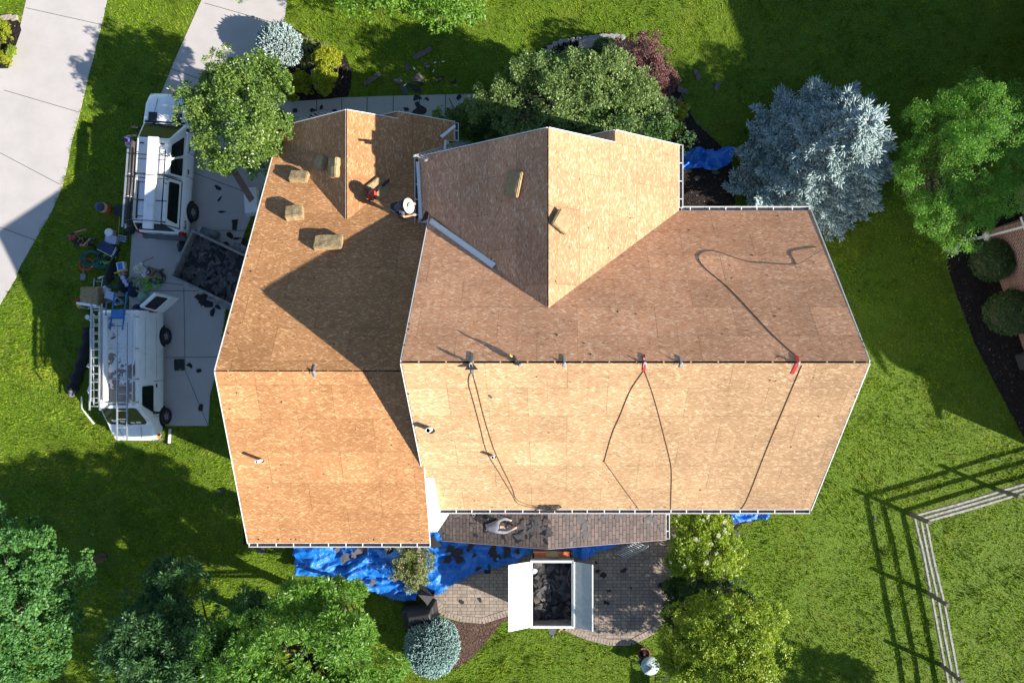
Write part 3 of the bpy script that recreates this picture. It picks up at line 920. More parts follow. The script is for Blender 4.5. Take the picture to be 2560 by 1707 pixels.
def trunk_mesh(base, top, r, targets, bark, parent, stems=1):
    mb = MB(); base = Vector(base); top = Vector(top)
    for s in range(stems):
        off = Vector((random.uniform(-.2, .2), random.uniform(-.2, .2), 0)) * (stems > 1)
        t2 = top + off * 4
        mid = base.lerp(t2, .5) + Vector((random.uniform(-.1, .1), random.uniform(-.1, .1), 0))
        mb.tube([base + off - Vector((0, 0, .05)), base + off + Vector((0, 0, .15)), mid, t2], [r * 1.25, r, r * .75, r * .4], 9)
    for t in targets:
        t = Vector([float(q) for q in t]); a = base.lerp(top, random.uniform(.35, .95))
        m_ = a.lerp(t, .5) + Vector((0, 0, random.uniform(-.1, .25)))
        mb.tube([a, m_, t], [r * .38, r * .22, r * .08], 5)
    return mb.build('trunk', bark, parent)

def tree(name, label, cat, base, ctr, rad, leafm, nclump=300, nper=40, rc=.3, ln=.12, wd=.06, lobes=12, lobe_r=.5, seed=1, trunk_r=.14,
         flat=.6, starry=.6, droop=0, group=None, bark=None, stems=1, low=-.25, inner=.25, cname='crown', limbs=24):
    root = thing(name, label, cat, (base[0], base[1], 0), 0, group)
    b = np.array([base[0], base[1], 0.0])
    p, o = crown_points(np.array(ctr) - b, rad, nclump, lobes, lobe_r, low, seed, inner)
    keep = p[:, 2] > 0.12
    p, o = p[keep], o[keep]
    v, f = clump_leaves(p, o, nper, rc, ln, wd, flat, starry, droop)
    fast_mesh(cname, v, f, leafm, root)
    trunk_mesh((0, 0, 0), tuple(np.array(ctr) - b + np.array([0, 0, rad[2] * .2])), trunk_r, p[:: max(1, len(p) // limbs)][:limbs], bark or M['bark'], root, stems)
    return root

LF = {}
LF['apple'] = leaf_mat('leaf_mid_green', (0.07, 0.125, 0.035), (0.215, 0.32, 0.1), (0.38, 0.46, 0.18), 0.38, .4)
LF['pear'] = leaf_mat('leaf_glossy_green', (0.06, 0.13, 0.022), (0.2, 0.315, 0.06), (0.38, 0.47, 0.13), 0.38, .3, .5)
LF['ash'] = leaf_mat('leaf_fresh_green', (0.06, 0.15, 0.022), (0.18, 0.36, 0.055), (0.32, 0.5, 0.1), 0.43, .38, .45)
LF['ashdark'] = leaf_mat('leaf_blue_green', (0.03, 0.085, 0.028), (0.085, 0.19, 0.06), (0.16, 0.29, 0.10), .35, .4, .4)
LF['maple'] = leaf_mat('leaf_cool_green', (0.05, 0.14, 0.035), (0.115, 0.28, 0.07), (0.19, 0.37, 0.09), 0.38, .45)
LF['lime'] = leaf_mat('leaf_lime_green', (0.1, 0.18, 0.012), (0.28, 0.4, 0.035), (0.6, 0.6, 0.1), .4, .4)
LF['bright'] = leaf_mat('leaf_bright_green', (0.0675, 0.162, 0.0162), (0.1755, 0.3375, 0.0378), (0.297, 0.459, 0.081), .42, .4)
LF['locust'] = leaf_mat('leaf_feathery_green', (0.06, 0.19, 0.022), (0.16, 0.38, 0.045), (0.4, 0.54, 0.09), 0.45, .5)
LF['smoke'] = leaf_mat('leaf_purple', (0.09, 0.04, 0.042), (0.24, 0.115, 0.11), (0.4, 0.23, 0.21), 0.33, .6)
LF['golden'] = leaf_mat('leaf_golden', (0.13, 0.18, 0.01), (0.34, 0.39, 0.02), (0.62, 0.54, 0.04), .3, .5)
LF['box'] = leaf_mat('leaf_boxwood', (0.0308, 0.0693, 0.0185), (0.0847, 0.1617, 0.0385), (0.154, 0.231, 0.0616), 0.28, .5)
LF['dark'] = leaf_mat('leaf_dark_green', (0.0225, 0.0625, 0.015), (0.0562, 0.125, 0.025), (0.1, 0.1875, 0.0375), .25, .45)
LF['varieg'] = leaf_mat('leaf_variegated', (0.078, 0.13, 0.039), (0.221, 0.26, 0.091), (0.546, 0.429, 0.286), .25, .5)
LF['blade'] = leaf_mat('blade_striped', (0.099, 0.154, 0.033), (0.297, 0.363, 0.11), (0.55, 0.55, 0.264), .3, .5)
LF['blade_green'] = leaf_mat('blade_green', (0.048, 0.12, 0.018), (0.12, 0.24, 0.036), (0.204, 0.336, 0.072), .3, .5)
LF['blue'] = leaf_mat('needle_blue', (0.14, 0.2, 0.195), (0.33, 0.42, 0.41), (0.54, 0.63, 0.6), 0.0, .7, .2)
LF['bluegreen'] = leaf_mat('needle_blue_green', (0.096, 0.174, 0.162), (0.24, 0.36, 0.336), (0.396, 0.528, 0.492), 0.0, .7, .2)
LF['petal'] = leaf_mat('petal_white', (0.45, 0.5, 0.3), (0.62, 0.64, 0.45), (0.75, 0.75, 0.6), .2, .6)

def at(x, y, z): p = P(x, y, z); return np.array([p.x, p.y, z])

# --- trees
c = at(549, 268, 3.4); tree('broadleaf_tree', 'round glossy green tree overhanging the white pickup truck', 'tree', c[:2], c, (2.0, 2.15, 1.25), LF['pear'], 760, 58, .25, .105, .055, 30, .34, 11, .12, limbs=30)
c = at(1300, 228, 2.9); tree('spreading_tree', 'wide spreading green tree in front of the entry gable', 'tree', c[:2], c, (3.35, 1.95, 1.7), LF['apple'], 900, 58, .24, .10, .05, 40, .25, 12, .15, limbs=44)
c = at(1370, 290, 2.0); tree('spreading_tree', 'low dark green tree tucked against the entry gable wall', 'tree', c[:2], c, (3.4, 1.3, 1.3), LF['dark'], 420, 40, .3, .11, .055, 14, .42, 37, .1)
c = at(1466, 190, 1.6); tree('smoke_bush', 'purple leaved bush beside the wide green tree', 'bush', c[:2], c, (1.35, 1.35, 1.1), LF['smoke'], 520, 50, .18, .075, .04, 16, .45, 13, .06, stems=3)
c = at(2197, 388, 4.0); tree('feathery_tree', 'feathery bright green tree to the right of the blue spruce', 'tree', c[:2], c, (2.7, 2.9, 2.1), LF['locust'], 1050, 54, .25, .075, .03, 44, .23, 14, .12, flat=.4, starry=.3, limbs=40)
c = at(2330, 300, 3.4); tree('feathery_tree', 'feathery green tree cut off by the right edge of the photo', 'tree', c[:2], c, (1.9, 2.0, 1.7), LF['locust'], 420, 50, .33, .075, .03, 16, .4, 15, .1, flat=.4, starry=.3)
c = at(40, 1368, 4.8); tree('maple_tree', 'cool green maple tree at the lower left corner of the lawn', 'tree', c[:2], c, (2.2, 3.0, 2.3), LF['maple'], 760, 50, .24, .12, .085, 44, .22, 16, .16, flat=.32, starry=.5, limbs=40)
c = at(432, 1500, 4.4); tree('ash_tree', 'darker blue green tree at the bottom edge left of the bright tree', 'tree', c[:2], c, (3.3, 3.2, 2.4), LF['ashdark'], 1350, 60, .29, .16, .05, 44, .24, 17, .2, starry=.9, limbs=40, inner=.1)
c = at(690, 1510, 4.8); tree('ash_tree', 'largest bright green tree, at the bottom edge below the garage', 'tree', c[:2], c, (3.5, 3.2, 2.7), LF['ash'], 900, 60, .27, .16, .05, 44, .19, 29, .22, starry=.9, limbs=44, inner=.08)
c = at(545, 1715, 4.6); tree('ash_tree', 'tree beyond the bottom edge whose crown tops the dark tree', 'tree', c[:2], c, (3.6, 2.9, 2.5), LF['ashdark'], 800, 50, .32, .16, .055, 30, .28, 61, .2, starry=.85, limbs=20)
c = at(2275, 1800, 3.0); tree('ash_tree', 'tree beyond the bottom edge next to the fence', 'tree', c[:2], c, (1.9, 1.7, 1.7), LF['ash'], 360, 46, .3, .15, .055, 14, .35, 62, .14, starry=.8, limbs=16)
c = at(768, 1412, 3.4); tree('ash_tree', 'green tree leaning over the blue tarp behind the garage', 'tree', c[:2], c, (1.3, 1.55, 1.5), LF['ash'], 260, 56, .26, .15, .05, 18, .26, 18, .12, starry=.85)
c = at(1660, 1492, 2.7); tree('lime_tree', 'yellow green tree at the lower right beside the patio', 'tree', c[:2], c, (2.65, 2.3, 2.0), LF['lime'], 1000, 54, .24, .10, .05, 40, .26, 19, .13, limbs=40)
c = at(960, -75, 4.2); tree('overhanging_tree', 'bright green tree reaching in over the top edge of the photo', 'tree', c[:2], c, (2.8, 2.2, 1.8), LF['bright'], 620, 44, .33, .13, .06, 18, .42, 20, .14)
c = at(640, -150, 4.0); tree('overhanging_tree', 'green tree beyond the top of the driveway', 'tree', c[:2], c, (2.4, 2.0, 1.8), LF['bright'], 380, 40, .33, .13, .06, 14, .42, 23, .14)
c = at(1600, 1245, 1.5); tree('hydrangea', 'hydrangea bush with white flower heads at the corner of the porch', 'bush', c[:2], c, (1.5, 1.35, 1.15), LF['lime'], 520, 42, .2, .11, .06, 14, .45, 21, .05, stems=4)
hyd = bpy.data.objects['hydrangea']
hp, ho = crown_points((0, 0, 1.6), (1.6, 1.45, 1.25), 60, 14, .45, .2, 21, 0)
hp = hp[(ho[:, 2] > .25)][:22]
for q in hp:
    v, f = clump_leaves(np.array([q]), np.array([[0, 0, 1.0]]), 46, .085, .05, .05, .7, .6)
    fast_mesh('flower_head', v, f, LF['petal'], hyd)
c = at(1630, 1392, 1.1); tree('shrub', 'dark green shrub between the hydrangea and the yellow green tree', 'bush', c[:2], c, (1.5, 1.2, 1.0), LF['dark'], 420, 42, .2, .1, .05, 10, .5, 22, .05, stems=3)
c = at(950, 1293, .9); tree('shrub', 'pale variegated shrub standing in the middle of the blue tarp', 'bush', c[:2], c, (.72, .8, .75), LF['varieg'], 200, 46, .14, .07, .045, 8, .55, 24, .04, stems=3)
c = at(1048, 268, .55); tree('shrub', 'small green shrub at the edge of the front walk', 'bush', c[:2], c, (.75, .5, .5), LF['pear'], 130, 40, .16, .09, .05, 7, .55, 25, .04, stems=2)
c = at(1110, 282, .8); tree('shrub', 'dark shrub in the corner between the two front gables', 'bush', c[:2], c, (.8, .8, .7), LF['dark'], 170, 40, .18, .09, .05, 8, .5, 26, .04, stems=2)
c = at(1545, 268, .7); tree('shrub', 'dark golden green shrub below the purple bush', 'bush', c[:2], c, (.62, .75, .6), LF['golden'], 130, 40, .16, .08, .045, 7, .5, 27, .04, stems=2)
gold = [(752, 140, .95, .85, 'tallest golden shrub, beside the blue globe spruce'), (752, 192, .95, .8, 'golden green shrub at the front walk end of the bed'),
        (683, 192, .95, .72, 'golden shrub in the middle of the front bed'), (622, 178, .7, .55, 'smallest golden shrub, at the driveway side of the bed')]
for i, (x, y, rx, rz_, lb) in enumerate(gold):
    c = at(x, y, rz_ * .75); tree('golden_shrub', lb, 'bush', c[:2], c, (rx * .52, rx * .5, rz_ * .85), LF['golden'], 200, 40, .12, .07, .04, 9, .5, 30 + i, .03, stems=3, group='golden shrubs in the front bed')

# --- clipped and globe shrubs
def globe(name, label, ctr, rad, leafm, n, ln, wd, group=None, stubby=False, bumps=.05, trunk=True):
    root = thing(name, label, 'bush', (ctr[0], ctr[1], 0), 0, group)
    d = rand_dirs(n); d[:, 2] = np.where(d[:, 2] < -.45, -d[:, 2], d[:, 2])
    t = np.arctan2(d[:, 1], d[:, 0])
    lump = 1 + bumps * (np.sin(t * 5 + d[:, 2] * 6) * .5 + np.sin(t * 9 - d[:, 2] * 11) * .5) + rng.normal(size=n) * .025
    p = d * np.array(rad) * lump[:, None] * rng.uniform(.86, 1.0, (n, 1)) + np.array([0, 0, ctr[2]])
    p[:, 2] = np.maximum(p[:, 2], .05)
    ax = unit(d + rng.normal(size=d.shape) * (.4 if stubby else .9))
    if stubby: v, f = spindles(p, ax, ln * rng.uniform(.7, 1.3, n), wd)
    else:
        s = unit(np.cross(unit(d + rng.normal(size=d.shape) * .5), ax)); v, f = leaf_quads(p, ax, s, ln * rng.uniform(.7, 1.3, n), wd * rng.uniform(.7, 1.3, n))
    fast_mesh('foliage', v, f, leafm, root, smooth=stubby)
    mb = MB(); mb.ball((0, 0, ctr[2]), tuple(r * .82 for r in rad), 16, 10); mb.build('inner_twigs', M['bark'], root)
    if trunk:
        mb = MB(); mb.tube([(0, 0, -.05), (0, 0, ctr[2])], [.06, .04], 7); mb.build('trunk', M['bark'], root)
    return root

def spindles(p, d, ln, wd):
    """needle clad shoots: base, tip and a ring of three"""
    n = len(p); ln = np.asarray(ln)[:, None]
    a = unit(np.cross(d, rand_dirs(n))); b = np.cross(d, a)
    w = (wd * rng.uniform(.8, 1.2, n))[:, None]
    vs = [p]
    for k in range(4):
        t = 2 * PI * k / 4
        vs.append(p + d * ln * .35 + (a * math.cos(t) + b * math.sin(t)) * w)
    for k in range(4):
        t = 2 * PI * k / 4
        vs.append(p + d * ln * .8 + (a * math.cos(t) + b * math.sin(t)) * w * .75)
    vs.append(p + d * ln)
    v = np.stack(vs, 1).reshape(-1, 3)
    loc = []
    for k in range(4):
        k2 = (k + 1) % 4
        loc += [(0, 1 + k2, 1 + k), (1 + k, 1 + k2, 5 + k2), (1 + k, 5 + k2, 5 + k), (5 + k, 5 + k2, 9)]
    loc = np.array(loc)
    f = (np.arange(n)[:, None, None] * 10 + loc[None]).reshape(-1, 3)
    return v, f

c = at(643, 106, .85); globe('globe_spruce', 'round blue globe spruce by the driveway edge of the front bed', (c[0], c[1], .85), (.88, .86, .72), LF['blue'], 2600, .13, .026, None, True)
c = at(994, 1484, .9); globe('globe_spruce', 'round blue green globe spruce beside the covered grill', (c[0], c[1], .9), (1.1, 1.18, .85), LF['bluegreen'], 4600, .13, .026, None, True)
c = at(2282, 598, .9); globe('boxwood', 'clipped round boxwood under the downspout of the brick house', (c[0], c[1], .85), (.9, .9, .82), LF['box'], 5200, .07, .045, 'clipped boxwoods along the brick house')
c = at(2322, 718, .9); globe('boxwood', 'larger clipped boxwood just south of the window well', (c[0], c[1], .9), (1.12, .98, .88), LF['box'], 6500, .07, .045, 'clipped boxwoods along the brick house')
c = at(1390, 108, .35); globe('low_mound_shrub', 'low grey green mound behind the stone edging', (c[0], c[1], .3), (.55, .42, .38), LF['dark'], 1400, .06, .04)

# --- blue spruce
def spruce(x, y, H_, R_, leafm, label):
    root = thing('blue_spruce', label, 'tree', (x, y, 0))
    ps, ds, ls = [], [], []
    br = MB()
    h = .25; k = 0
    while h < H_ - .25:
        fr = (1 - h / H_)
        rad = R_ * fr ** .85
        nb_ = max(5, int(5 + 9 * fr))
        for i in range(nb_):
            a = 2 * PI * (i + random.uniform(-.28, .28)) / nb_ + k * .7
            r = rad * random.uniform(.78, 1.1)
            dirv = np.array([math.cos(a), math.sin(a), 0.0])
            side = np.array([-math.sin(a), math.cos(a), 0.0])
            rise = random.uniform(-.12, .12)
            def pos(t): return np.array([0, 0, h]) + dirv * r * t + np.array([0, 0, rise * r * t - .25 * r * .3 * t + .32 * r * .35 * t * t])
            br.tube([tuple(pos(0)), tuple(pos(.5)), tuple(pos(.95))], [.035 * fr + .012, .02, .006], 4)
            m = int(6 + 16 * r / R_)
            for j in range(m):
                t = .25 + .75 * (j + random.random()) / m
                base = pos(t)
                spread = (1.08 - t) * .62 * r
                for sgn in (-1, 1):
                    ln_ = min(spread, .85) * random.uniform(.6, 1.05)
                    tw = unit(dirv * .75 + side * sgn * .8 + np.array([0, 0, random.uniform(-.05, .25)]))
                    nn = max(1, int(ln_ / .16))
                    for q in range(nn):
                        b2 = base + tw * ln_ * q / nn
                        for s2 in (-1, 0, 1):
                            dd = unit(tw + np.cross(tw, [0, 0, 1]) * s2 * .75 + np.array([0, 0, random.uniform(0, .45)]) + rng.normal(size=3) * .12)
                            ps.append(b2); ds.append(dd); ls.append(random.uniform(.16, .30))
            for s2 in (-.5, 0, .5):
                ps.append(pos(.97)); ds.append(unit(dirv + side * s2 + np.array([0, 0, .25]))); ls.append(random.uniform(.25, .38))
        h += .30 * random.uniform(.85, 1.1); k += 1
    for s2 in range(6):
        ps.append(np.array([0, 0, H_ - .45])); ds.append(unit(np.array([math.cos(s2), math.sin(s2), 1.2]))); ls.append(.35)
    v, f = spindles(np.array(ps), np.array(ds), np.array(ls), .033)
    fast_mesh('crown', v, f, leafm, root, smooth=True)
    br.build('branches', M['bark'], root)
    mb = MB(); mb.tube([(0, 0, -.05), (0, 0, H_ * .5), (0, 0, H_ - .2)], [.17, .1, .02], 9); mb.build('trunk', M['bark'], root)
    return root
spruce(11.0, 8.05, 6.2, 3.75, LF['blue'], 'large blue spruce at the front corner of the house')

# --- blades: ornamental grasses
def ornamental(name, label, x, y, r, n, leafm, z=0.03, w=.022, group=None):
    c = P(x, y, .25); root = thing(name, label, 'plant', (c.x, c.y, 0), 0, group)
    V = []; Fc = []
    for i in range(n):
        a = random.uniform(0, 2 * PI); rr = r * random.uniform(.55, 1.05); hh = random.uniform(.3, .55)
        d = np.array([math.cos(a), math.sin(a), 0]); s = np.array([-math.sin(a), math.cos(a), 0]) * w * .5
        b = len(V)
        for t, wz in ((0.05, 1), (.45, 1), (.8, .7), (1, .1)):
            p = d * rr * t + np.array([0, 0, z + hh * (1.9 * t - 1.45 * t * t)])
            V += [p - s * wz, p + s * wz]
        for q in range(3): Fc.append((b + 2 * q, b + 2 * q + 1, b + 2 * q + 3, b + 2 * q + 2))
    fast_mesh('blades', np.array(V), np.array(Fc), leafm, root)
    return root
for x, y, r, lb in ((705, 100, .48, 'striped grass clump between the blue globe spruce and the lawn'), (697, 138, .46, 'striped grass clump beside the tallest golden shrub'),
                    (660, 65, .4, 'striped grass clump at the driveway tip of the front bed'), (745, 113, .36, 'small striped grass clump behind the golden shrub')):
    ornamental('striped_grass', lb, x, y, r, 120, LF['blade'], group='striped grass clumps in the front bed')
ornamental('fountain_grass', 'green fountain grass clump below the hydrangea', 1565, 1338, .75, 170, LF['blade_green'], w=.03)
for i, (x, y, s) in enumerate(((8, 62, .35), (3, 95, .4), (12, 135, .3), (28, 120, .2))):
    c = at(x, y, .25); tree('flower_shrub', ['yellow flowering plant nearest the stones of the left bed', 'yellow flowering plant in the middle of the left bed', 'red leaved plant at the front of the left bed', 'small weed at the concrete edge of the left bed'][i], 'plant', c[:2], c, (s, s, .3), LF['golden' if i != 3 else 'lime'], 50, 30, .1, .06, .035, 5, .5, 50 + i, .02)

# --- lawn blades: uncountable, one object
def inpoly(px, py, poly):
    r = np.zeros(len(px), bool); n = len(poly)
    for i in range(n):
        x1, y1 = poly[i]; x2, y2 = poly[(i + 1) % n]
        if y1 == y2: continue
        c_ = ((y1 > py) != (y2 > py)) & (px < (x2 - x1) * (py - y1) / (y2 - y1) + x1)
        r ^= c_
    return r
BEDS = []
for o in bpy.data.objects:
    pass
ng = 640000
gx = rng.uniform(-26.5, 22, ng); gy = rng.uniform(-16, 17, ng)
kp = np.ones(ng, bool)
PAVED = [neigh_drive, drive, walk, patio_poly] + [
    pp([(-60, 25), (20, 40), (44, 48), (50, 70), (33, 118), (20, 157), (-60, 157)]),
    pp([(652, 50), (668, 60), (720, 92), (760, 112), (795, 130), (808, 165), (806, 200), (800, 222), (760, 228), (668, 234), (640, 215), (612, 200), (596, 150), (610, 95)]),
    pp([(1110, 215), (1200, 140), (1265, 100), (1330, 84), (1420, 84), (1500, 110), (1555, 190), (1570, 230), (1600, 285), (1650, 330), (1680, 360), (1690, 480), (1560, 490), (1200, 330), (1110, 300)]),
    pp([(2172, 585), (2178, 620), (2205, 700), (2240, 790), (2290, 890), (2352, 1005), (2420, 1120), (2600, 1100), (2600, 300), (2300, 460), (2200, 550)]),
    pp([(1020, 1420), (1060, 1430), (1110, 1430), (1168, 1412), (1178, 1418), (1150, 1432), (1120, 1470), (1085, 1510), (1048, 1535), (960, 1545), (930, 1430)]),
    pp([(1500, 1180), (1640, 1172), (1770, 1180), (1700, 1205), (1668, 1240), (1660, 1290), (1670, 1330), (1688, 1370), (1690, 1420), (1640, 1440), (1560, 1420), (1500, 1300)]),
    [(-10.6, -6.4), (-4.3, -6.4), (-4.3, -5.3), (8.7, -5.3), (8.7, 4.6), (4, 6.5), (-4.3, 6.5), (-4.3, 7.9), (-10.6, 7.9)]]
for pl in PAVED: kp &= ~inpoly(gx, gy, pl)
gx, gy = gx[kp], gy[kp]; n = len(gx)
def vnoise(x, y, s, seed):
    g = np.random.default_rng(seed); T = g.random((64, 64))
    u, w = x * s + 100, y * s + 100
    i, j = np.floor(u).astype(int), np.floor(w).astype(int); a, b = u - i, w - j
    a = a * a * (3 - 2 * a); b = b * b * (3 - 2 * b)
    t = lambda p, q: T[p % 64, q % 64]
    return (t(i, j) * (1 - a) + t(i + 1, j) * a) * (1 - b) + (t(i, j + 1) * (1 - a) + t(i + 1, j + 1) * a) * b
tall = (.35 + 1.3 * vnoise(gx, gy, 5.5, 11)) * (.6 + .9 * vnoise(gx, gy, 1.1, 1) * vnoise(gx, gy, 3.5, 2) + .35 * vnoise(gx, gy, .35, 3))
hgt = rng.uniform(.05, .10, n) * tall
ang = rng.uniform(0, 2 * PI, n); lean = rng.uniform(.05, .65, n) * hgt
flow = 2 * PI * vnoise(gx, gy, .5, 4)
ca, sa = np.cos(ang), np.sin(ang)
wdt = rng.uniform(.012, .024, n)
b0 = np.stack([gx - ca * wdt, gy - sa * wdt, np.full(n, -.004)], 1); b1 = np.stack([gx + ca * wdt, gy + sa * wdt, np.full(n, -.004)], 1)
tp = np.stack([gx + lean * np.cos(ang + 1.57) + .4 * hgt * np.cos(flow), gy + lean * np.sin(ang + 1.57) + .4 * hgt * np.sin(flow), hgt], 1)
gv = np.stack([b0, b1, tp], 1).reshape(-1, 3)
def blade_mat():
    m, nt, b = new_mat('grass_blade')
    g = N(nt, 'ShaderNodeNewGeometry'); p = g.outputs['Position']
    f = mth(nt, 'ADD', mth(nt, 'MULTIPLY', g.outputs['Random Per Island'], .55), mth(nt, 'MULTIPLY', noise(nt, p, 2.2, 4, .65, .5), .45))
    c = ramp(nt, f, [(0.2, (0.10, 0.185, 0.006)), (0.5, (0.22, 0.36, 0.018)), (0.75, (0.36, 0.50, 0.045)), (0.95, (0.60, 0.62, 0.15))])
    dry = ramp(nt, noise(nt, p, 0.5, 4, .6, .6), [(0.47, (0, 0, 0)), (0.72, (.6, .6, .6))])
    c = mixc(nt, dry, c, (0.46, 0.48, 0.05))
    streak = ramp(nt, noise(nt, p, 1.6, 6, .7, 1.4), [(0.565, (0, 0, 0)), (0.70, (.75, .75, .75))])
    c = mixc(nt, streak, c, (0.54, 0.47, 0.15))
    dk = ramp(nt, noise(nt, p, 0.9, 4, .6, .9), [(0.34, (.42, .48, .4)), (0.52, (1, 1, 1))])
    c = mixc(nt, 1.0, c, dk, 'MULTIPLY')
    th = mth(nt, 'GREATER_THAN', g.outputs['Random Per Island'], .93)
    c = mixc(nt, mth(nt, 'MULTIPLY', th, .8), c, (0.34, 0.26, 0.11))
    L(nt, c, b.inputs['Base Color']); b.inputs['Roughness'].default_value = .8; b.inputs['Specular IOR Level'].default_value = .08
    tr = N(nt, 'ShaderNodeBsdfTranslucent'); L(nt, c, tr.inputs[0])
    mx = N(nt, 'ShaderNodeMixShader'); mx.inputs[0].default_value = .42
    L(nt, b.outputs[0], mx.inputs[1]); L(nt, tr.outputs[0], mx.inputs[2]); L(nt, mx.outputs[0], nt.nodes['Material Output'].inputs['Surface'])
    return m
go = fast_mesh('grass', gv, np.arange(n * 3).reshape(-1, 3), blade_mat())
tag(go, 'short green lawn grass with drier pale patches', 'grass', kind='stuff')
# ================================================================== vehicles
M['paint'] = mat('white_vehicle_paint', (0.83, 0.845, 0.86), 0.2, var=0.03, coat=0.6, dirt=(0.45, 0.42, 0.38), dscale=2.0, damt=0.18)
M['rubber'] = mat('tyre_rubber', (0.018, 0.018, 0.018), 0.85, var=0.3, scale=12)
M['steel'] = mat('wheel_steel', (0.42, 0.42, 0.43), 0.35, 0.8, var=0.2)
M['blackplastic'] = mat('black_plastic', (0.02, 0.021, 0.023), 0.55, var=0.25, scale=9)
M['blackmetal'] = mat('black_rack_metal', (0.015, 0.015, 0.017), 0.35, 0.3, var=0.3)
M['alu'] = mat('aluminium', (0.66, 0.67, 0.68), 0.38, 0.75, var=0.12, scale=14)
M['redlight'] = mat('tail_light_red', (0.36, 0.012, 0.012), 0.2, var=0.15)
M['amber'] = mat('amber_lens', (0.65, 0.17, 0.02), 0.2)
M['clearlens'] = mat('headlight_lens', (0.55, 0.56, 0.57), 0.15, var=0.2, scale=12)
M['bumper'] = mat('grey_bumper', (0.10, 0.105, 0.115), 0.45, var=0.15)
M['grime'] = mat('trailer_steel_grey', (0.24, 0.235, 0.23), 0.65, 0.2, var=0.3, scale=5, dirt=(0.08, 0.07, 0.06), dscale=4, damt=.7)
def peeled_mat():
    m, nt, b = new_mat('peeling_van_roof')
    co = objco(nt)
    nz = noise(nt, co, 1.5, 7, .62, .3)
    sx = N(nt, 'ShaderNodeSeparateXYZ'); L(nt, co, sx.inputs[0])
    f = mth(nt, 'ADD', nz, mth(nt, 'MULTIPLY', sx.outputs[1], .05))
    k = ramp(nt, f, [(.50, (0, 0, 0)), (.508, (1, 1, 1))])
    prim = mixc(nt, ramp(nt, noise(nt, co, 2.6, 5, .6), [(.5, (0, 0, 0)), (.66, (1, 1, 1))]), (0.21, 0.215, 0.225), (0.20, 0.10, 0.055))
    c = mixc(nt, k, (0.80, 0.815, 0.83), prim)
    L(nt, c, b.inputs['Base Color']); b.inputs['Roughness'].default_value = .42
    return m
M['peel'] = peeled_mat()

def panel(mb, q, u0, u1, v0, v1, off=0.006, mi=0, r=0.06, n=4):
    """rounded panel laid just proud of a quad q=(bl, br, tr, tl)"""
    q = [Vector(p) for p in q]
    def S_(u, v): return q[0] * (1 - u) * (1 - v) + q[1] * u * (1 - v) + q[2] * u * v + q[3] * (1 - u) * v
    wu = (q[1] - q[0]).length; wv = (q[3] - q[0]).length
    ru, rv = r / wu, r / wv
    nrm = (q[1] - q[0]).cross(q[3] - q[0]).normalized()
    pts = []
    for cu, cv, a0 in ((u1 - ru, v0 + rv, -90), (u1 - ru, v1 - rv, 0), (u0 + ru, v1 - rv, 90), (u0 + ru, v0 + rv, 180)):
        for k in range(n + 1):
            a = R(a0 + 90 * k / n); pts.append(S_(cu + ru * math.cos(a), cv + rv * math.sin(a)) + nrm * off)
    m_ = len(pts)
    mb.face(pts, mi)
    low = [p - nrm * (off + .004) for p in pts]
    for i in range(m_): mb.face([low[i], low[(i + 1) % m_], pts[(i + 1) % m_], pts[i]], mi)

def loft(mb, stations, mi=0, cap=True, smooth=True):
    """stations: list of (y, [(x,z)...]) half outlines from centre-bottom up to centre-top; mirrored"""
    rings = []
    for y, h in stations:
        full = [(x, y, z) for x, z in h] + [(-x, y, z) for x, z in h[::-1]]
        rings.append(full)
    n = len(rings[0]); base = len(mb.v)
    for r_ in rings: mb.v.extend(r_)
    for i in range(len(rings) - 1):
        for k in range(n):
            k2 = (k + 1) % n
            mb.f.append((base + i * n + k, base + (i + 1) * n + k, base + (i + 1) * n + k2, base + i * n + k2)); mb.m.append(mi); mb.uv.append(None); mb.sm.append(smooth)
    if cap:
        mb.f.append(tuple(base + k for k in range(n))); mb.m.append(mi); mb.uv.append(None); mb.sm.append(False)
        e = base + (len(rings) - 1) * n
        mb.f.append(tuple(e + k for k in range(n - 1, -1, -1))); mb.m.append(mi); mb.uv.append(None); mb.sm.append(False)

def wheel(parent, x, y, r, w, out, spokes=5):
    root = MB()
    ax = (out, 0, 0)
    root.lathe([(r * .62, -w / 2), (r * .93, -w / 2), (r, -w / 2 + .04), (r, w / 2 - .04), (r * .93, w / 2), (r * .62, w / 2 - .01), (r * .60, w / 2 - .05)], (x, y, r), 28, 0, ax)
    o = root.build('wheel', M['rubber'], parent)
    mb = MB(); mb.lathe([(r * .62, -w / 2 + .02), (r * .62, w / 2 - .03), (r * .52, w / 2 - .06), (r * .25, w / 2 - .02), (r * .1, w / 2)], (x, y, r), 24, 0, ax)
    for k in range(spokes):
        a = 2 * PI * k / spokes
        mb.lathe([(.0, 0), (.03, 0), (.035, .012)], (x + out * (w / 2 - .045), y + math.cos(a) * r * .4, r + math.sin(a) * r * .4), 8, 1, ax)
    mb.build('rim', [M['steel'], M['blackplastic']], o)
    return o

def handle(parent, c, s):
    mb = MB(); mb.rbox(c, s, .01); return mb.build('handle', M['blackplastic'], parent)

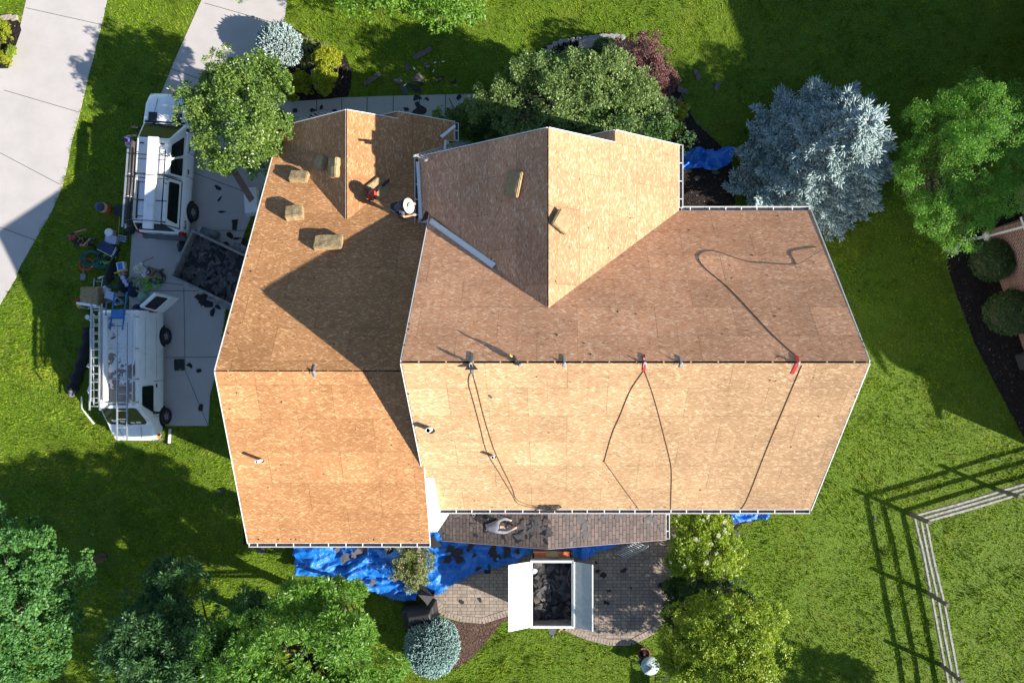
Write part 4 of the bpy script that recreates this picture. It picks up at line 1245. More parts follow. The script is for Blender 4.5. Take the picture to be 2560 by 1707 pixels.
# ------------------------------------------------------------ pickup truck
tr = thing('pickup_truck', 'white pickup truck with bed cap and black rack, partly under the round tree', 'pickup truck', (-16.68, 7.9, 0.02), -R(3.5))
def tsec(hw, zs_, ztop, bulge=0.0):
    return [(0, .42), (hw * .92, .42), (hw * .99, .55), (hw, .78), (hw * .985, ztop - .12), (hw * .93, ztop - .03), (hw * .82, ztop), (0, ztop + bulge)]
mb = MB()
loft(mb, [(-2.92, tsec(.93, 0, 1.12)), (-2.7, tsec(.98, 0, 1.2)), (-.7, tsec(.99, 0, 1.2)), (-.55, tsec(1.0, 0, 1.17)), (1.55, tsec(1.0, 0, 1.17, .02)), (1.8, tsec(.99, 0, 1.16, .04)), (2.5, tsec(.96, 0, 1.12, .05)), (2.86, tsec(.88, 0, 1.06, .04)), (3.0, tsec(.72, 0, .98, .02))])
body = mb.build('body', M['paint'], tr); bevel(body, .03, 2)
# cab
def fr_quads(b, t):
    (bx0, bx1, by0, by1, bz), (tx0, tx1, ty0, ty1, tz) = b, t
    B = [(bx0, by0, bz), (bx1, by0, bz), (bx1, by1, bz), (bx0, by1, bz)]; T = [(tx0, ty0, tz), (tx1, ty0, tz), (tx1, ty1, tz), (tx0, ty1, tz)]
    return {'rear': (B[0], B[1], T[1], T[0]), 'right': (B[1], B[2], T[2], T[1]), 'front': (B[2], B[3], T[3], T[2]), 'left': (B[3], B[0], T[0], T[3]), 'B': B, 'T': T}
def frustum(mb, b, t, mi=0):
    q = fr_quads(b, t); mb.raw(q['B'] + q['T'], [(3, 2, 1, 0), (4, 5, 6, 7), (0, 1, 5, 4), (1, 2, 6, 5), (2, 3, 7, 6), (3, 0, 4, 7)], mi); return q
mb = MB(); cabq = frustum(mb, (-.93, .93, -.62, 1.72, 1.13), (-.68, .68, -.6, .82, 1.9)); cab = mb.build('cab', M['paint'], tr); bevel(cab, .06, 3)
mb = MB(); panel(mb, cabq['front'], .05, .95, .08, .93, .012, 0, .08); mb.build('windshield', M['glass'], cab)
for s in ('right', 'left'):
    q = cabq[s]
    mb = MB()
    if s == 'right': panel(mb, q, .05, .40, .14, .86, .012, 0, .07)
    else: panel(mb, q, .60, .95, .14, .86, .012, 0, .07)
    mb.build('window', M['glass'], cab)
    mb = MB()
    if s == 'right': panel(mb, q, .45, .80, .14, .86, .012, 0, .07)
    else: panel(mb, q, .20, .55, .14, .86, .012, 0, .07)
    mb.build('window', M['glass'], cab)
for sx in (1, -1):
    mb = MB(); mb.box((sx * 1.004, -.45, .8), (.006, .015, .7)); mb.box((sx * 1.004, .55, .8), (.006, .015, .7)); mb.box((sx * 1.004, 1.5, .8), (.006, .015, .7)); mb.build('door_seam', M['black'], tr)
    handle(tr, (sx * 1.015, -.25, .98), (.03, .2, .05)); handle(tr, (sx * 1.015, .72, .98), (.03, .2, .05))
    mb = MB(); mb.rbox((sx * 1.16, 1.42, 1.28), (.28, .12, .2), .03); mb.bar((sx * .95, 1.42, 1.22), (sx * 1.08, 1.42, 1.24), .05, .04); mb.build('mirror', M['blackplastic'], tr)
    # hood intake panels
    mb = MB(); mb.rbox((sx * .52, 1.93, 1.187), (.36, .42, .05), .03); mb.build('hood_panel', M['blackplastic'], tr)
mb = MB(); mb.rbox((0, 1.74, 1.17), (1.7, .1, .07), .03); mb.build('wiper_cowl', M['blackplastic'], tr)
# bed cap
mb = MB(); capq = frustum(mb, (-.93, .93, -2.86, -.64, 1.19), (-.64, .64, -2.62, -.68, 1.95)); cap = mb.build('bed_cap', M['paint'], tr); bevel(cap, .06, 3)
mb = MB(); panel(mb, capq['right'], .12, .9, .2, .8, .012, 0, .08); mb.build('window', M['glass'], cap)
mb = MB(); panel(mb, capq['left'], .1, .88, .2, .8, .012, 0, .08); mb.build('window', M['glass'], cap)
mb = MB(); panel(mb, capq['rear'], .06, .94, .08, .86, .012, 0, .08); mb.build('rear_window', M['glass'], cap)
mb = MB(); mb.rbox((0, -3.02, .62), (1.9, .22, .24), .05); mb.box((0, -3.0, .75), (.5, .2, .02)); bp = mb.build('rear_bumper', M['bumper'], tr)
mb = MB(); mb.rbox((-.55, -3.136, .66), (.32, .008, .16), .003); mb.build('licence_plate', M['white'], tr)
mb = MB(); mb.rbox((0, 3.0, .55), (1.8, .16, .26), .05); mb.build('front_bumper', M['bumper'], tr)
for sx in (1, -1):
    mb = MB(); mb.rbox((sx * .9, -2.88, .95), (.2, .16, .38), .05); mb.build('tail_light', M['redlight'], tr)
    mb = MB(); mb.rbox((sx * .72, 2.95, .85), (.3, .12, .18), .04); mb.build('headlight', M['clearlens'], tr)
    for y in (-1.84, 1.92):
        mb = MB()
        arch = [(y + .48 * math.cos(t), .42 + .47 * math.sin(t)) for t in [PI * k / 12 for k in range(13)]]
        mb.extr([(a, b) for a, b in arch], sx * .97, sx * 1.012, 'x'); mb.build('wheel_arch', M['black'], tr)
        wheel(tr, sx * .93, y, .41, .27, sx)
# seams, trim and wear of the truck
mb = MB()
for sx in (-.48, .48): mb.bar((sx, 1.95, 1.205), (sx * .8, 2.75, 1.125), .012, .012)
mb.box((0, -.655, 1.55), (1.5, .03, .012)); mb.build('hood_crease', M['grime'], tr)
mb = MB(); mb.box((0, -.03, 1.916), (1.16, .02, .012)); mb.box((0, .62, 1.916), (.3, .05, .014)); mb.box((-.45, .62, 1.916), (.16, .05, .014)); mb.box((.4, .62, 1.916), (.16, .05, .014)); mb.build('roof_lights', M['blackplastic'], tr)
for sx in (-1, 1):
    mb = MB(); mb.bar((sx * .12, 1.74, 1.215), (sx * .62, 1.56, 1.33), .02, .02); mb.build('wiper', M['blackplastic'], tr)
mb = MB(); mb.tube([(.86, 1.9, 1.15), (.9, 1.75, 1.75)], .006, 4); mb.build('aerial', M['blackmetal'], tr)
mb = MB(); mb.box((0, -2.935, .9), (1.3, .01, .35)); mb.box((0, -2.942, 1.05), (.3, .012, .06), 1); mb.build('tailgate_panel', [M['paint'], M['blackplastic']], tr)
# black rack
mb = MB()
for sx in (-.66, .66):
    mb.tube([(sx, .35, 2.12), (sx, -2.75, 2.12)], .025, 6)
    for y in (.1, -1.0, -2.6):
        mb.tube([(sx, y, 1.88), (sx, y, 2.12)], .018, 5)
for y in (.1, -.85, -1.75, -2.6): mb.tube([(-.85, y, 2.13), (.85, y, 2.13)], .02, 6)
for sx in (-.9, .9):
    mb.tube([(sx * .72, -.72, 2.1), (sx, -.72, 1.25)], .022, 5); mb.tube([(sx * .72, -2.68, 2.1), (sx * 1.02, -2.72, 1.25)], .022, 5); mb.tube([(sx * 1.02, -.72, 1.24), (sx * 1.03, -2.75, 1.24)], .018, 5)
mb.tube([(-.45, -.95, 1.99), (-.45, -2.5, 1.99)], .03, 6)
for y in (-1.0, -1.75, -2.4): mb.tube([(-.45, y, 1.98), (.3, y, 1.98)], .014, 5)
mb.build('ladder_rack', M['blackmetal'], tr)
# lettering on the bedside, reading from the side
def text(name, body, size, parent, m, mtx, depth=.004):
    cu = bpy.data.curves.new(name, 'FONT'); cu.body = body; cu.size = size; cu.extrude = depth; cu.align_x = 'CENTER'; cu.align_y = 'CENTER'
    t = bpy.data.objects.new(name, cu); COL.objects.link(t)
    me = bpy.data.meshes.new_from_object(t)
    bpy.data.objects.remove(t)
    me.materials.clear(); me.materials.append(m)
    o = bpy.data.objects.new(name, me); COL.objects.link(o); o.parent = parent; o.matrix_local = mtx
    return o
M['decal'] = mat('dark_red_decal', (.16, .02, .02), .4)
text('decal', '4x4', .26, tr, M['decal'], Matrix.Translation((1.0, -2.5, .93)) @ Matrix.Rotation(R(90), 4, 'Z') @ Matrix.Rotation(R(90), 4, 'X'))

# loads on the truck rack
def onrack(name, label, cat, f, root=tr):
    """a separate thing standing on a vehicle: same frame, own object"""
    t = thing(name, label, cat, root.location, root.rotation_euler.z); f(t); return t
def f_(t):
    mb = MB(); mb.rbox((.18, -1.05, 2.19), (.42, 3.75, .09), .02); mb.box((.18, -1.05, 2.239), (.34, 3.7, .006)); mb.build('trough', M['white'], t)
    for y in (-.75, -2.6):
        mb = MB(); mb.tube([(-.1, y, 2.25), (.42, y, 2.25)], .012, 5); mb.build('strap', M['blackplastic'], t)
onrack('gutter_bundle', 'long white bundle of gutter strapped along the truck rack', 'gutter', f_)
M['rollgrey'] = mat('dark_roll', (.10, .085, .085), .6, var=.3)
def f_(t):
    mb = MB(); mb.tube([(-.76, .62, 2.02), (-.76, -1.6, 2.02)], .095, 12, 0); mb.tube([(-.765, -1.6, 2.02), (-.765, -2.75, 2.02)], .1, 12, 1); mb.build('roll', [M['rollgrey'], M['blackplastic']], t)
    for y in (-.7, -1.62):
        mb = MB(); mb.tube([(-.76, y, 2.02), (-.76, y - .03, 2.02)], .106, 12); mb.build('band', M['white'], t)
onrack('long_tube', 'long dark tube strapped to the street side of the truck rack', 'tube', f_)
def ladder(parent, p0, p1, side, w, m, nr=10, rw=.07, rh=.03, rr=.018, step=None):
    p0, p1, side = Vector(p0), Vector(p1), Vector(side).normalized()
    for s, nm in ((-1, 'rail'), (1, 'rail')):
        mb = MB(); mb.bar(p0 + side * s * w / 2, p1 + side * s * w / 2, rh, rw); mb.build('rail', m, parent)
    for k in range(nr):
        t = (k + .5) / nr
        c_ = p0.lerp(p1, t); mb = MB(); mb.tube([c_ - side * (w / 2 - .012), c_ + side * (w / 2 - .012)], rr, 6); mb.build('rung', m, parent)
M['fibre'] = mat('fibreglass_orange', (.34, .06, .03), .5)
def f_(t): ladder(t, (-.93, .3, 1.92), (-.97, -2.9, 1.92), (.2, 0, 1), .30, M['alu'], 10, .03, .07, .015)
onrack('ladder', 'thin ladder tied on edge outside the dark tube on the truck', 'ladder', f_)

# ------------------------------------------------------------ cargo van
vn = thing('cargo_van', 'white cargo van with a peeling roof, aluminium rack and open rear doors', 'van', (-18.0, -1.05, 0.02), PI)
def vsec(hw, ztop, zb=.42, crown=.03, rw=.8):
    zs_ = max(ztop * .58, .9)
    return [(0, zb), (hw * .94, zb), (hw, zb + .15), (hw, .85), (hw * .985, zs_), (hw * (rw + .03), ztop - .08), (hw * (rw - .03), ztop - .015), (0, ztop + crown)]
mb = MB()
loft(mb, [(-2.72, vsec(.98, 2.02)), (-2.62, vsec(1.0, 2.07)), (1.15, vsec(1.0, 2.07)), (1.27, vsec(1.0, 2.0)), (2.02, vsec(.99, 1.30, rw=.93)), (2.3, vsec(.97, 1.17, rw=.93)), (2.62, vsec(.9, 1.0, rw=.92)), (2.76, vsec(.74, .86, rw=.9))], 0)
vb = mb.build('body', M['paint'], vn); bevel(vb, .035, 2)
mb = MB(); mb.rbox((0, -.72, 2.085), (1.44, 3.78, .06), .03); vroof = mb.build('roof', M['peel'], vn)
wsq = ((.84, 2.0, 1.30), (-.84, 2.0, 1.30), (-.72, 1.25, 2.0), (.72, 1.25, 2.0))
mb = MB(); panel(mb, wsq, .02, .98, .03, .95, .065, 0, .12); panel(mb, wsq, .06, .94, .035, .1, .069, 1, .03); mb.build('windshield', [M['glass'], M['black']], vn)
for sx in (-1, 1):
    mb = MB(); mb.bar((sx * .05, 2.06, 1.335), (sx * .6, 1.92, 1.46), .022, .02); mb.build('wiper', M['blackplastic'], vn)
mb = MB()
for sx in (-.5, .5): mb.bar((sx, 2.12, 1.30), (sx * .75, 2.66, 1.03), .012, .014)
mb.build('hood_crease', M['grime'], vn)
mb = MB(); mb.tube([(-.9, 1.95, 1.2), (-.93, 1.7, 1.8)], .006, 4); mb.build('aerial', M['blackmetal'], vn)
for k, (px_, py_, pwid, phei) in enumerate(((-.5, 1.93, .2, .1), (-.25, 1.95, .18, .09), (.45, 1.86, .22, .14), (.15, 1.9, .2, .12))):
    mb = MB(); mb.box((px_, py_, 1.47 + (1.93 - py_) * .9), (pwid, phei, .006), 0, Matrix.Rotation(R(-43), 3, 'X')); mb.build('dashboard_paper', M['pvc'], vn)
for sx in (1, -1):
    sq = [(sx * 1.0, .30, 1.22), (sx * .997, 1.62, 1.22), (sx * .86, 1.2, 1.9), (sx * .86, .36, 1.9)]
    if sx < 0: sq = [sq[1], sq[0], sq[3], sq[2]]
    mb = MB(); panel(mb, sq, .05, .93, .05, .9, .012, 0, .07); mb.build('window', M['glass'], vn)
    mb = MB()
    for y in (.22, 1.72): mb.box((sx * 1.004, y, .85), (.008, .016, .8))
    mb.box((sx * 1.004, -.8, 1.15), (.008, .014, .02)); mb.build('door_seam', M['black'], vn)
    mb = MB()
    for y0, y1 in ((-2.45, -1.1), (-1.0, .1)):
        for z in (1.05, 1.7): mb.box((sx * (1.003 if z < 1.2 else .925), (y0 + y1) / 2, z), (.006, y1 - y0, .006))
    mb.build('panel_seam', M['grime'], vn)
    handle(vn, (sx * 1.012, .42, 1.06), (.03, .16, .06))
    mb = MB(); mb.rbox((sx * 1.14, 1.55, 1.28), (.22, .1, .22), .03); mb.bar((sx * .97, 1.5, 1.2), (sx * 1.08, 1.54, 1.24), .05, .04); mb.build('mirror', M['blackplastic'], vn)
    mb = MB(); mb.rbox((sx * .76, 2.66, .78), (.3, .16, .16), .04); mb.build('headlight', M['clearlens'], vn)
    mb = MB(); mb.rbox((sx * .93, 2.6, .77), (.08, .2, .14), .03); mb.build('turn_signal', M['amber'], vn)
    mb = MB(); mb.rbox((sx * .95, -2.7, 1.2), (.09, .08, .5), .02); mb.build('tail_light', M['redlight'], vn)
    for y in (-1.68, 1.78):
        mb = MB(); arch = [(y + .46 * math.cos(t), .40 + .45 * math.sin(t)) for t in [PI * k / 12 for k in range(13)]]
        mb.extr(arch, sx * .97, sx * 1.008, 'x'); mb.build('wheel_arch', M['black'], vn)
        wheel(vn, sx * .95, y, .37, .25, sx)
mb = MB(); mb.rbox((0, 2.74, .52), (1.86, .14, .2), .05); mb.build('front_bumper', M['bumper'], vn)
mb = MB(); mb.rbox((0, -2.78, .5), (1.9, .14, .16), .04); mb.build('rear_bumper', M['bumper'], vn)
mb = MB(); mb.box((0, -2.735, 1.2), (1.66, .02, 1.3)); mb.build('cargo_opening', M['black'], vn)
def vdoor(hx, ang, sgn):
    a = R(ang); d = Vector((math.cos(a), math.sin(a), 0)); hp = Vector((hx, -2.74, 0))
    n = Vector((-d.y, d.x, 0))
    mb = MB(); rot = Matrix((d, n, Vector((0, 0, 1)))).transposed()
    q0, q1 = hp + Vector((0, 0, .5)), hp + d * .93 + Vector((0, 0, .5))
    q2, q3 = hp + d * .82 + n * sgn * .16 + Vector((0, 0, 1.95)), hp + n * sgn * .16 + Vector((0, 0, 1.95))
    m1, m0 = hp + d * .93 + Vector((0, 0, 1.15)), hp + Vector((0, 0, 1.15))
    th = n * .05
    def sl(q):
        f = [p + th for p in q]; b_ = [p - th for p in q]
        mb.face(f); mb.face(b_[::-1])
        for i in range(4): mb.face([b_[i], b_[(i + 1) % 4], f[(i + 1) % 4], f[i]])
    sl([q0, q1, m1, m0]); sl([m0, m1, q2, q3])
    o = mb.build('rear_door', M['paint'], vn, weld=True)
    for off in (.056, -.056 - .0):
        mb = MB(); q = [m0 + n * off, m1 + n * off, q2 + n * off, q3 + n * off]
        if off < 0: q = [q[1], q[0], q[3], q[2]]
        panel(mb, q, .1, .9, .1, .88, .004, 0, .07); mb.build('window', M['glass'], o)
vdoor(-.97, 222, 1)      # driveway side, swung well past square
vdoor(.97, -8, -1)
# roof rack of the van
mb = MB()
for y in (-2.45, -1.15, .1, 1.05):
    mb.tube([(-.83, y, 2.0), (-.80, y, 2.32), (.80, y, 2.32), (.83, y, 2.0)], .022, 6)
for sx in (-.78, .78, .45): mb.tube([(sx, -2.55, 2.33), (sx, 1.15, 2.33)], .025, 6)
mb.build('roof_rack', M['alu'], vn)
for k, (y, dy, ln) in enumerate(((-2.3, 0, .4), (-.35, -.15, .55), (.75, -.4, .5), (1.6, -.75, .85))):
    mb = MB(); mb.tube([(.8, y + .3 * (k > 1), 2.3), (.8 + ln * .7, y + dy * .4, 2.15), (.8 + ln, y + dy, 1.8)], .028, 6); mb.build('rack_arm', M['white'], vn)
mb = MB(); mb.rbox((.93, -1.55, 2.25), (.12, .85, .1), .03); mb.build('ladder_clamp', M['white'], vn)
def f_(t): ladder(t, (.62, -2.95, 2.4), (.70, 1.35, 2.4), (1, 0, 0), .42, M['alu'], 13, .075, .03, .018)
onrack('extension_ladder', 'aluminium extension ladder on the street side of the van roof', 'ladder', f_, vn)
def f_(t): ladder(t, (.56, -2.85, 2.52), (.62, 1.0, 2.52), (1, 0, 0), .34, M['alu'], 12, .07, .03, .018)
onrack('extension_ladder', 'narrower aluminium ladder stacked on top of the street side ladder on the van', 'ladder', f_, vn)
def f_(t): ladder(t, (-.42, -2.2, 2.42), (-.42, 2.55, 2.42), (1, 0, 0), .40, M['alu'], 14, .075, .03, .018)
onrack('extension_ladder', 'long aluminium ladder reaching over the windshield and hood of the van', 'ladder', f_, vn)
def f_(t):
    mb = MB(); mb.tube([(.25, -2.4, 2.42), (.25, .9, 2.42)], .1, 14); mb.build('pipe', M['pvc'], t)
    for y in (-2.4, .9):
        mb = MB(); mb.lathe([(.11, 0), (.11, .06), (.0, .061)], (.25, y - (.06 if y < 0 else 0), 2.42), 14, 0, (0, 1, 0)); mb.build('end_cap', M['pvc'], t)
onrack('pipe_carrier', 'fat white pipe lying along the middle of the van roof', 'pipe', f_, vn)
M['blue'] = mat('blue_fibreglass', (.03, .16, .42), .45, var=.15)
def f_(t):
    ladder(t, (-.2, -3.45, 2.15), (-.2, -1.9, 2.45), (1, 0, 0), .5, M['blue'], 5, .07, .03, .02)
    mb = MB(); mb.box((-.2, -2.55, 2.38), (.5, .35, .03), 0, Matrix.Rotation(R(11), 3, 'X')); mb.build('platform', M['blue'], t)
    mb = MB(); mb.tube([(.05, -2.3, 2.35), (.32, -2.5, 2.3), (.36, -3.0, 2.2), (.05, -3.1, 2.2)], .022, 6); mb.build('guard_rail', M['blue'], t)
onrack('step_ladder', 'blue step ladder hanging over the back of the van', 'ladder', f_, vn)

# ------------------------------------------------------------ shingle rubble
M['rub1'] = mat('torn_shingle_grey', (.085, .080, .080), .9, var=.4, scale=12)
M['rub2'] = mat('torn_shingle_black', (.022, .022, .024), .9, var=.4, scale=12)
M['rub3'] = mat('torn_shingle_brown', (.13, .105, .095), .9, var=.35, scale=12)
def scrap(mb, c, s, rot, mi, th=.012, bend=.0):
    pts = []
    if random.random() < .45:
        w_ = random.uniform(.3, .55)
        base_ = [(-1, -w_), (-.35, -w_), (.3, -w_), (1, -w_), (1, w_), (.5, w_ * random.uniform(.5, 1.1)), (-.2, w_), (-1, w_ * random.uniform(.4, 1))]
        pts = [(x * s * 1.2 + random.uniform(-.1, .1) * s, y * s * 1.2 + random.uniform(-.12, .12) * s) for x, y in base_]
    else:
        n = random.choice((5, 6, 7, 8))
        for k in range(n):
            a = 2 * PI * (k + random.uniform(-.3, .3)) / n; q = random.uniform(.45, 1.15)
            pts.append((math.cos(a) * s * q, math.sin(a) * s * q * .7))
    n = len(pts)
    top = [c + rot @ Vector((x, y, bend * x * x)) for x, y in pts]; low = [p - rot @ Vector((0, 0, th)) for p in top]
    mb.face(top, mi); mb.face(low[::-1], mi)
    for i in range(n): mb.face([low[i], low[(i + 1) % n], top[(i + 1) % n], top[i]], mi)
def rubble(name, label, poly_fn, n, zf, smin=.08, smax=.24, parent=None):
    mb = MB()
    for i in range(n):
        x, y = poly_fn()
        rot = Matrix.Rotation(random.uniform(0, 2 * PI), 3, 'Z') @ Matrix.Rotation(random.gauss(0, .18), 3, 'X') @ Matrix.Rotation(random.gauss(0, .18), 3, 'Y')
        scrap(mb, Vector((x, y, zf(x, y) + random.uniform(0, .10))), random.uniform(smin, smax), rot, random.choices((0, 1, 2), (5, 5, 2))[0])
    o = mb.build(name, [M['rub1'], M['rub2'], M['rub3']], parent, recentre=False)
    return tag(o, label, 'debris', kind='stuff')

def open_trailer(name, label, loc, rz, Lx, Wy, zr, zfloor, rimm):
    t = thing(name, label, 'trailer', loc, rz)
    mb = MB(); th = .06
    for y in (-Wy / 2, Wy / 2): mb.box((0, y, (zfloor + zr) / 2), (Lx, th, zr - zfloor))
    for x in (-Lx / 2, Lx / 2): mb.box((x, 0, (zfloor + zr) / 2), (th, Wy - th, zr - zfloor))
    mb.box((0, 0, zfloor), (Lx - th, Wy - th, .06)); mb.build('bin', M['grime'], t)
    mb = MB()
    for y in (-Wy / 2, Wy / 2): mb.rbox((0, y, zr + .03), (Lx + .1, .1, .07), .015)
    for x in (-Lx / 2, Lx / 2): mb.rbox((x, 0, zr + .03), (.1, Wy - .1, .07), .015)
    mb.build('top_rim', rimm, t)
    mb = MB()
    for k in range(-3, 4):
        for y in (-Wy / 2 - .05, Wy / 2 + .05): mb.box((k * Lx / 7.2, y, (zfloor + zr) / 2), (.06, .04, zr - zfloor))
    mb.build('side_ribs', M['grime'], t)
    return t
# --- trailer on the driveway
ta = R(-25.3)
dirx = Vector((math.cos(ta), math.sin(ta), 0)); diry = Vector((-math.sin(ta), math.cos(ta), 0))
p_sw = P(395, 635, 1.3); LXT, WYT = 3.9, 2.1
cen = p_sw + dirx * LXT / 2 + diry * WYT / 2; cen.z = .02
tl = open_trailer('dump_trailer', 'open grey dump trailer full of torn shingles beside the garage', cen, ta, LXT, WYT, 1.3, .6, M['grime'])
for sy in (1, -1):
    for dx in (-.1, .75):
        wheel(tl, 0, 0, .33, .2, 1).matrix_local = Matrix.Translation((dx + .2, sy * (WYT / 2 + .16), 0)) @ Matrix.Rotation(R(90) * sy, 4, 'Z')
    mb = MB(); mb.rbox((.5, sy * (WYT / 2 + .18), .74), (1.9, .3, .06), .03); mb.build('fender', M['grime'], tl)
mb = MB(); mb.bar((-LXT / 2, .5, .5), (-LXT / 2 - 1.1, 0, .5), .08, .1); mb.bar((-LXT / 2, -.5, .5), (-LXT / 2 - 1.1, 0, .5), .08, .1); mb.rbox((-LXT / 2 - 1.15, 0, .52), (.25, .12, .1), .02); 
def in_bin(c, rz, lx, wy):
    def fn():
        a, b = random.uniform(-lx / 2 + .18, lx / 2 - .18), random.uniform(-wy / 2 + .16, wy / 2 - .16)
        return c.x + a * math.cos(rz) - b * math.sin(rz), c.y + a * math.sin(rz) + b * math.cos(rz)
    return fn
rubble('shingle_rubble', 'grey and black torn shingles heaped in the driveway trailer', in_bin(cen, ta, LXT, WYT), 620, lambda x, y: .78 + .22 * vnoise(np.array([x]), np.array([y]), 1.2, 9)[0])
# --- box trailer with folding lids on the patio
tc = P(1268.5, 1363, 1.55); tc.z = .04
BL, BW, BZ = 2.72, 1.72, 1.55
tb = open_trailer('lidded_trailer', 'trailer with two folded-out white lids standing on the patio', tc, R(90), BL, BW, BZ, .55, M['white'])
for sy in (1, -1):
    # lids hinge on the long rims and tilt upward
    a = R(28); d = Vector((0, sy * math.cos(a), math.sin(a))); hy = Vector((0, sy * (BW / 2 + .06), BZ + .06)); w = .95 if sy > 0 else .84
    n_ = Vector((0, -sy * math.sin(a), math.cos(a)))
    mb = MB()
    q = [hy + Vector((-BL / 2, 0, 0)), hy + Vector((BL / 2, 0, 0)), hy + Vector((BL / 2, 0, 0)) + d * w, hy + Vector((-BL / 2, 0, 0)) + d * w]
    f = [p + n_ * .015 for p in q]; b_ = [p - n_ * .015 for p in q]
    mb.face(f); mb.face(b_[::-1])
    for i in range(4): mb.face([b_[i], b_[(i + 1) % 4], f[(i + 1) % 4], f[i]])
    o = mb.build('lid', M['white'] if sy > 0 else mat('grey_lid', (.40, .44, .43), .55, .1, var=.12), tb, weld=True)  # one lid white, the other a flat grey
    mb = MB()
    e = hy + d * w
    mb.bar(e + Vector((-BL / 2, 0, .0)), e + Vector((BL / 2, 0, .0)), .05, .06); mb.bar(hy + Vector((-BL / 2, 0, .02)), hy + Vector((BL / 2, 0, .02)), .05, .05)
    mb.build('lid_frame', M['white'], o)
    wheel(tb, 0, 0, .33, .2, 1).matrix_local = Matrix.Translation((.2, sy * (BW / 2 + .14), 0)) @ Matrix.Rotation(R(90) * sy, 4, 'Z')
    mb = MB(); mb.rbox((.2, sy * (BW / 2 + .16), .72), (.95, .26, .05), .02); mb.build('fender', M['grime'], tb)
M['orangepaint'] = mat('orange_tailgate', (.55, .12, .03), .5, var=.2, dirt=(.2, .12, .07), dscale=5, damt=.7)
mb = MB(); mb.box((BL / 2 + .22, 0, 1.2), (.26, 1.6, .05)); mb.build('tail_frame', M['rafter'], tb)
for y in (-.52, .52):
    mb = MB(); mb.rbox((BL / 2 + .22, y, 1.24), (.2, .5, .04), .02); mb.build('orange_panel', M['orangepaint'], tb)
mb = MB(); mb.bar((BL / 2 + .36, -.86, 1.24), (BL / 2 + .36, .86, 1.24), .05, .06); mb.bar((BL / 2 + .2, -.84, 1.24), (BL / 2 + .2, -.78, 1.3), .3, .06); mb.bar((BL / 2 + .2, .84, 1.24), (BL / 2 + .2, .78, 1.3), .3, .06); mb.build('tail_bar', M['blackmetal'], tb)
mb = MB(); mb.prism([(-BL / 2 - .02, .42), (-BL / 2 - .02, -.42), (-BL / 2 - .8, -.04), (-BL / 2 - .8, .04)], .5, .58); mb.lathe([(.06, 0), (.07, .08), (.03, .12)], (-BL / 2 - .82, 0, .5), 10)
mb.build('tongue', M['bumper'], tb)
mb = MB(); mb.tube([(-BL / 2 - .45, -.3, .1), (-BL / 2 - .45, -.3, .95)], .035, 8); mb.rbox((-BL / 2 - .25, -.38, .75), (.42, .14, .12), .02); mb.build('jack', mat('jack_white_red', (.5, .25, .2), .5), tb)
rubble('shingle_rubble', 'dark torn shingles lying in the lidded trailer on the patio', in_bin(tc, R(90), BL, BW), 300, lambda x, y: .72 + .25 * vnoise(np.array([x]), np.array([y]), 1.3, 10)[0], .1, .3)
# ================================================================== fence
M['oldwood'] = mat('weathered_rail_wood', (0.30, 0.28, 0.26), 0.9, var=0.35, scale=10, bmp=.4, dirt=(.07, .06, .05), dscale=6, damt=.7)
M['postwood'] = mat('dark_post_wood', (0.13, 0.115, 0.10), 0.95, var=0.35, scale=12, bmp=.5)
fe = thing('split_rail_fence', 'weathered grey split rail fence turning a corner on the lawn', 'fence', (15.53, -7.18, 0))
FP = [(15.53, -7.18), (16.28, -10.62), (16.88, -13.8), (17.5, -17.2)]; FP2 = [(15.53, -7.18), (19.29, -6.09), (23.0, -5.0)]
def lc(x, y, z): return (x - 15.53, y + 7.18, z)
for q in FP + FP2[1:]:
    mb = MB(); r0 = .095
    mb.tube([lc(*q, -.1), lc(q[0] + .01, q[1], .7), lc(q[0] + .015, q[1] + .01, 1.5)], [r0 * 1.1, r0, r0 * .9], 7, smooth=False); mb.build('post', M['postwood'], fe)
for line in (FP, FP2):
    for a, b in zip(line[:-1], line[1:]):
        for z in (.25, .76, 1.21):
            j = [random.uniform(-.03, .03) for _ in range(6)]
            mb = MB(); p0 = Vector(lc(*a, z + j[0])); p1 = Vector(lc(*b, z + j[1])); m_ = p0.lerp(p1, .5) + Vector((j[2] * 1.3, j[3], j[4]))
            mb.tube([p0, p0.lerp(m_, .1), m_, p1.lerp(m_, .1), p1], [.035, .065, .075, .065, .035], 6, smooth=False); mb.build('rail', M['oldwood'], fe)

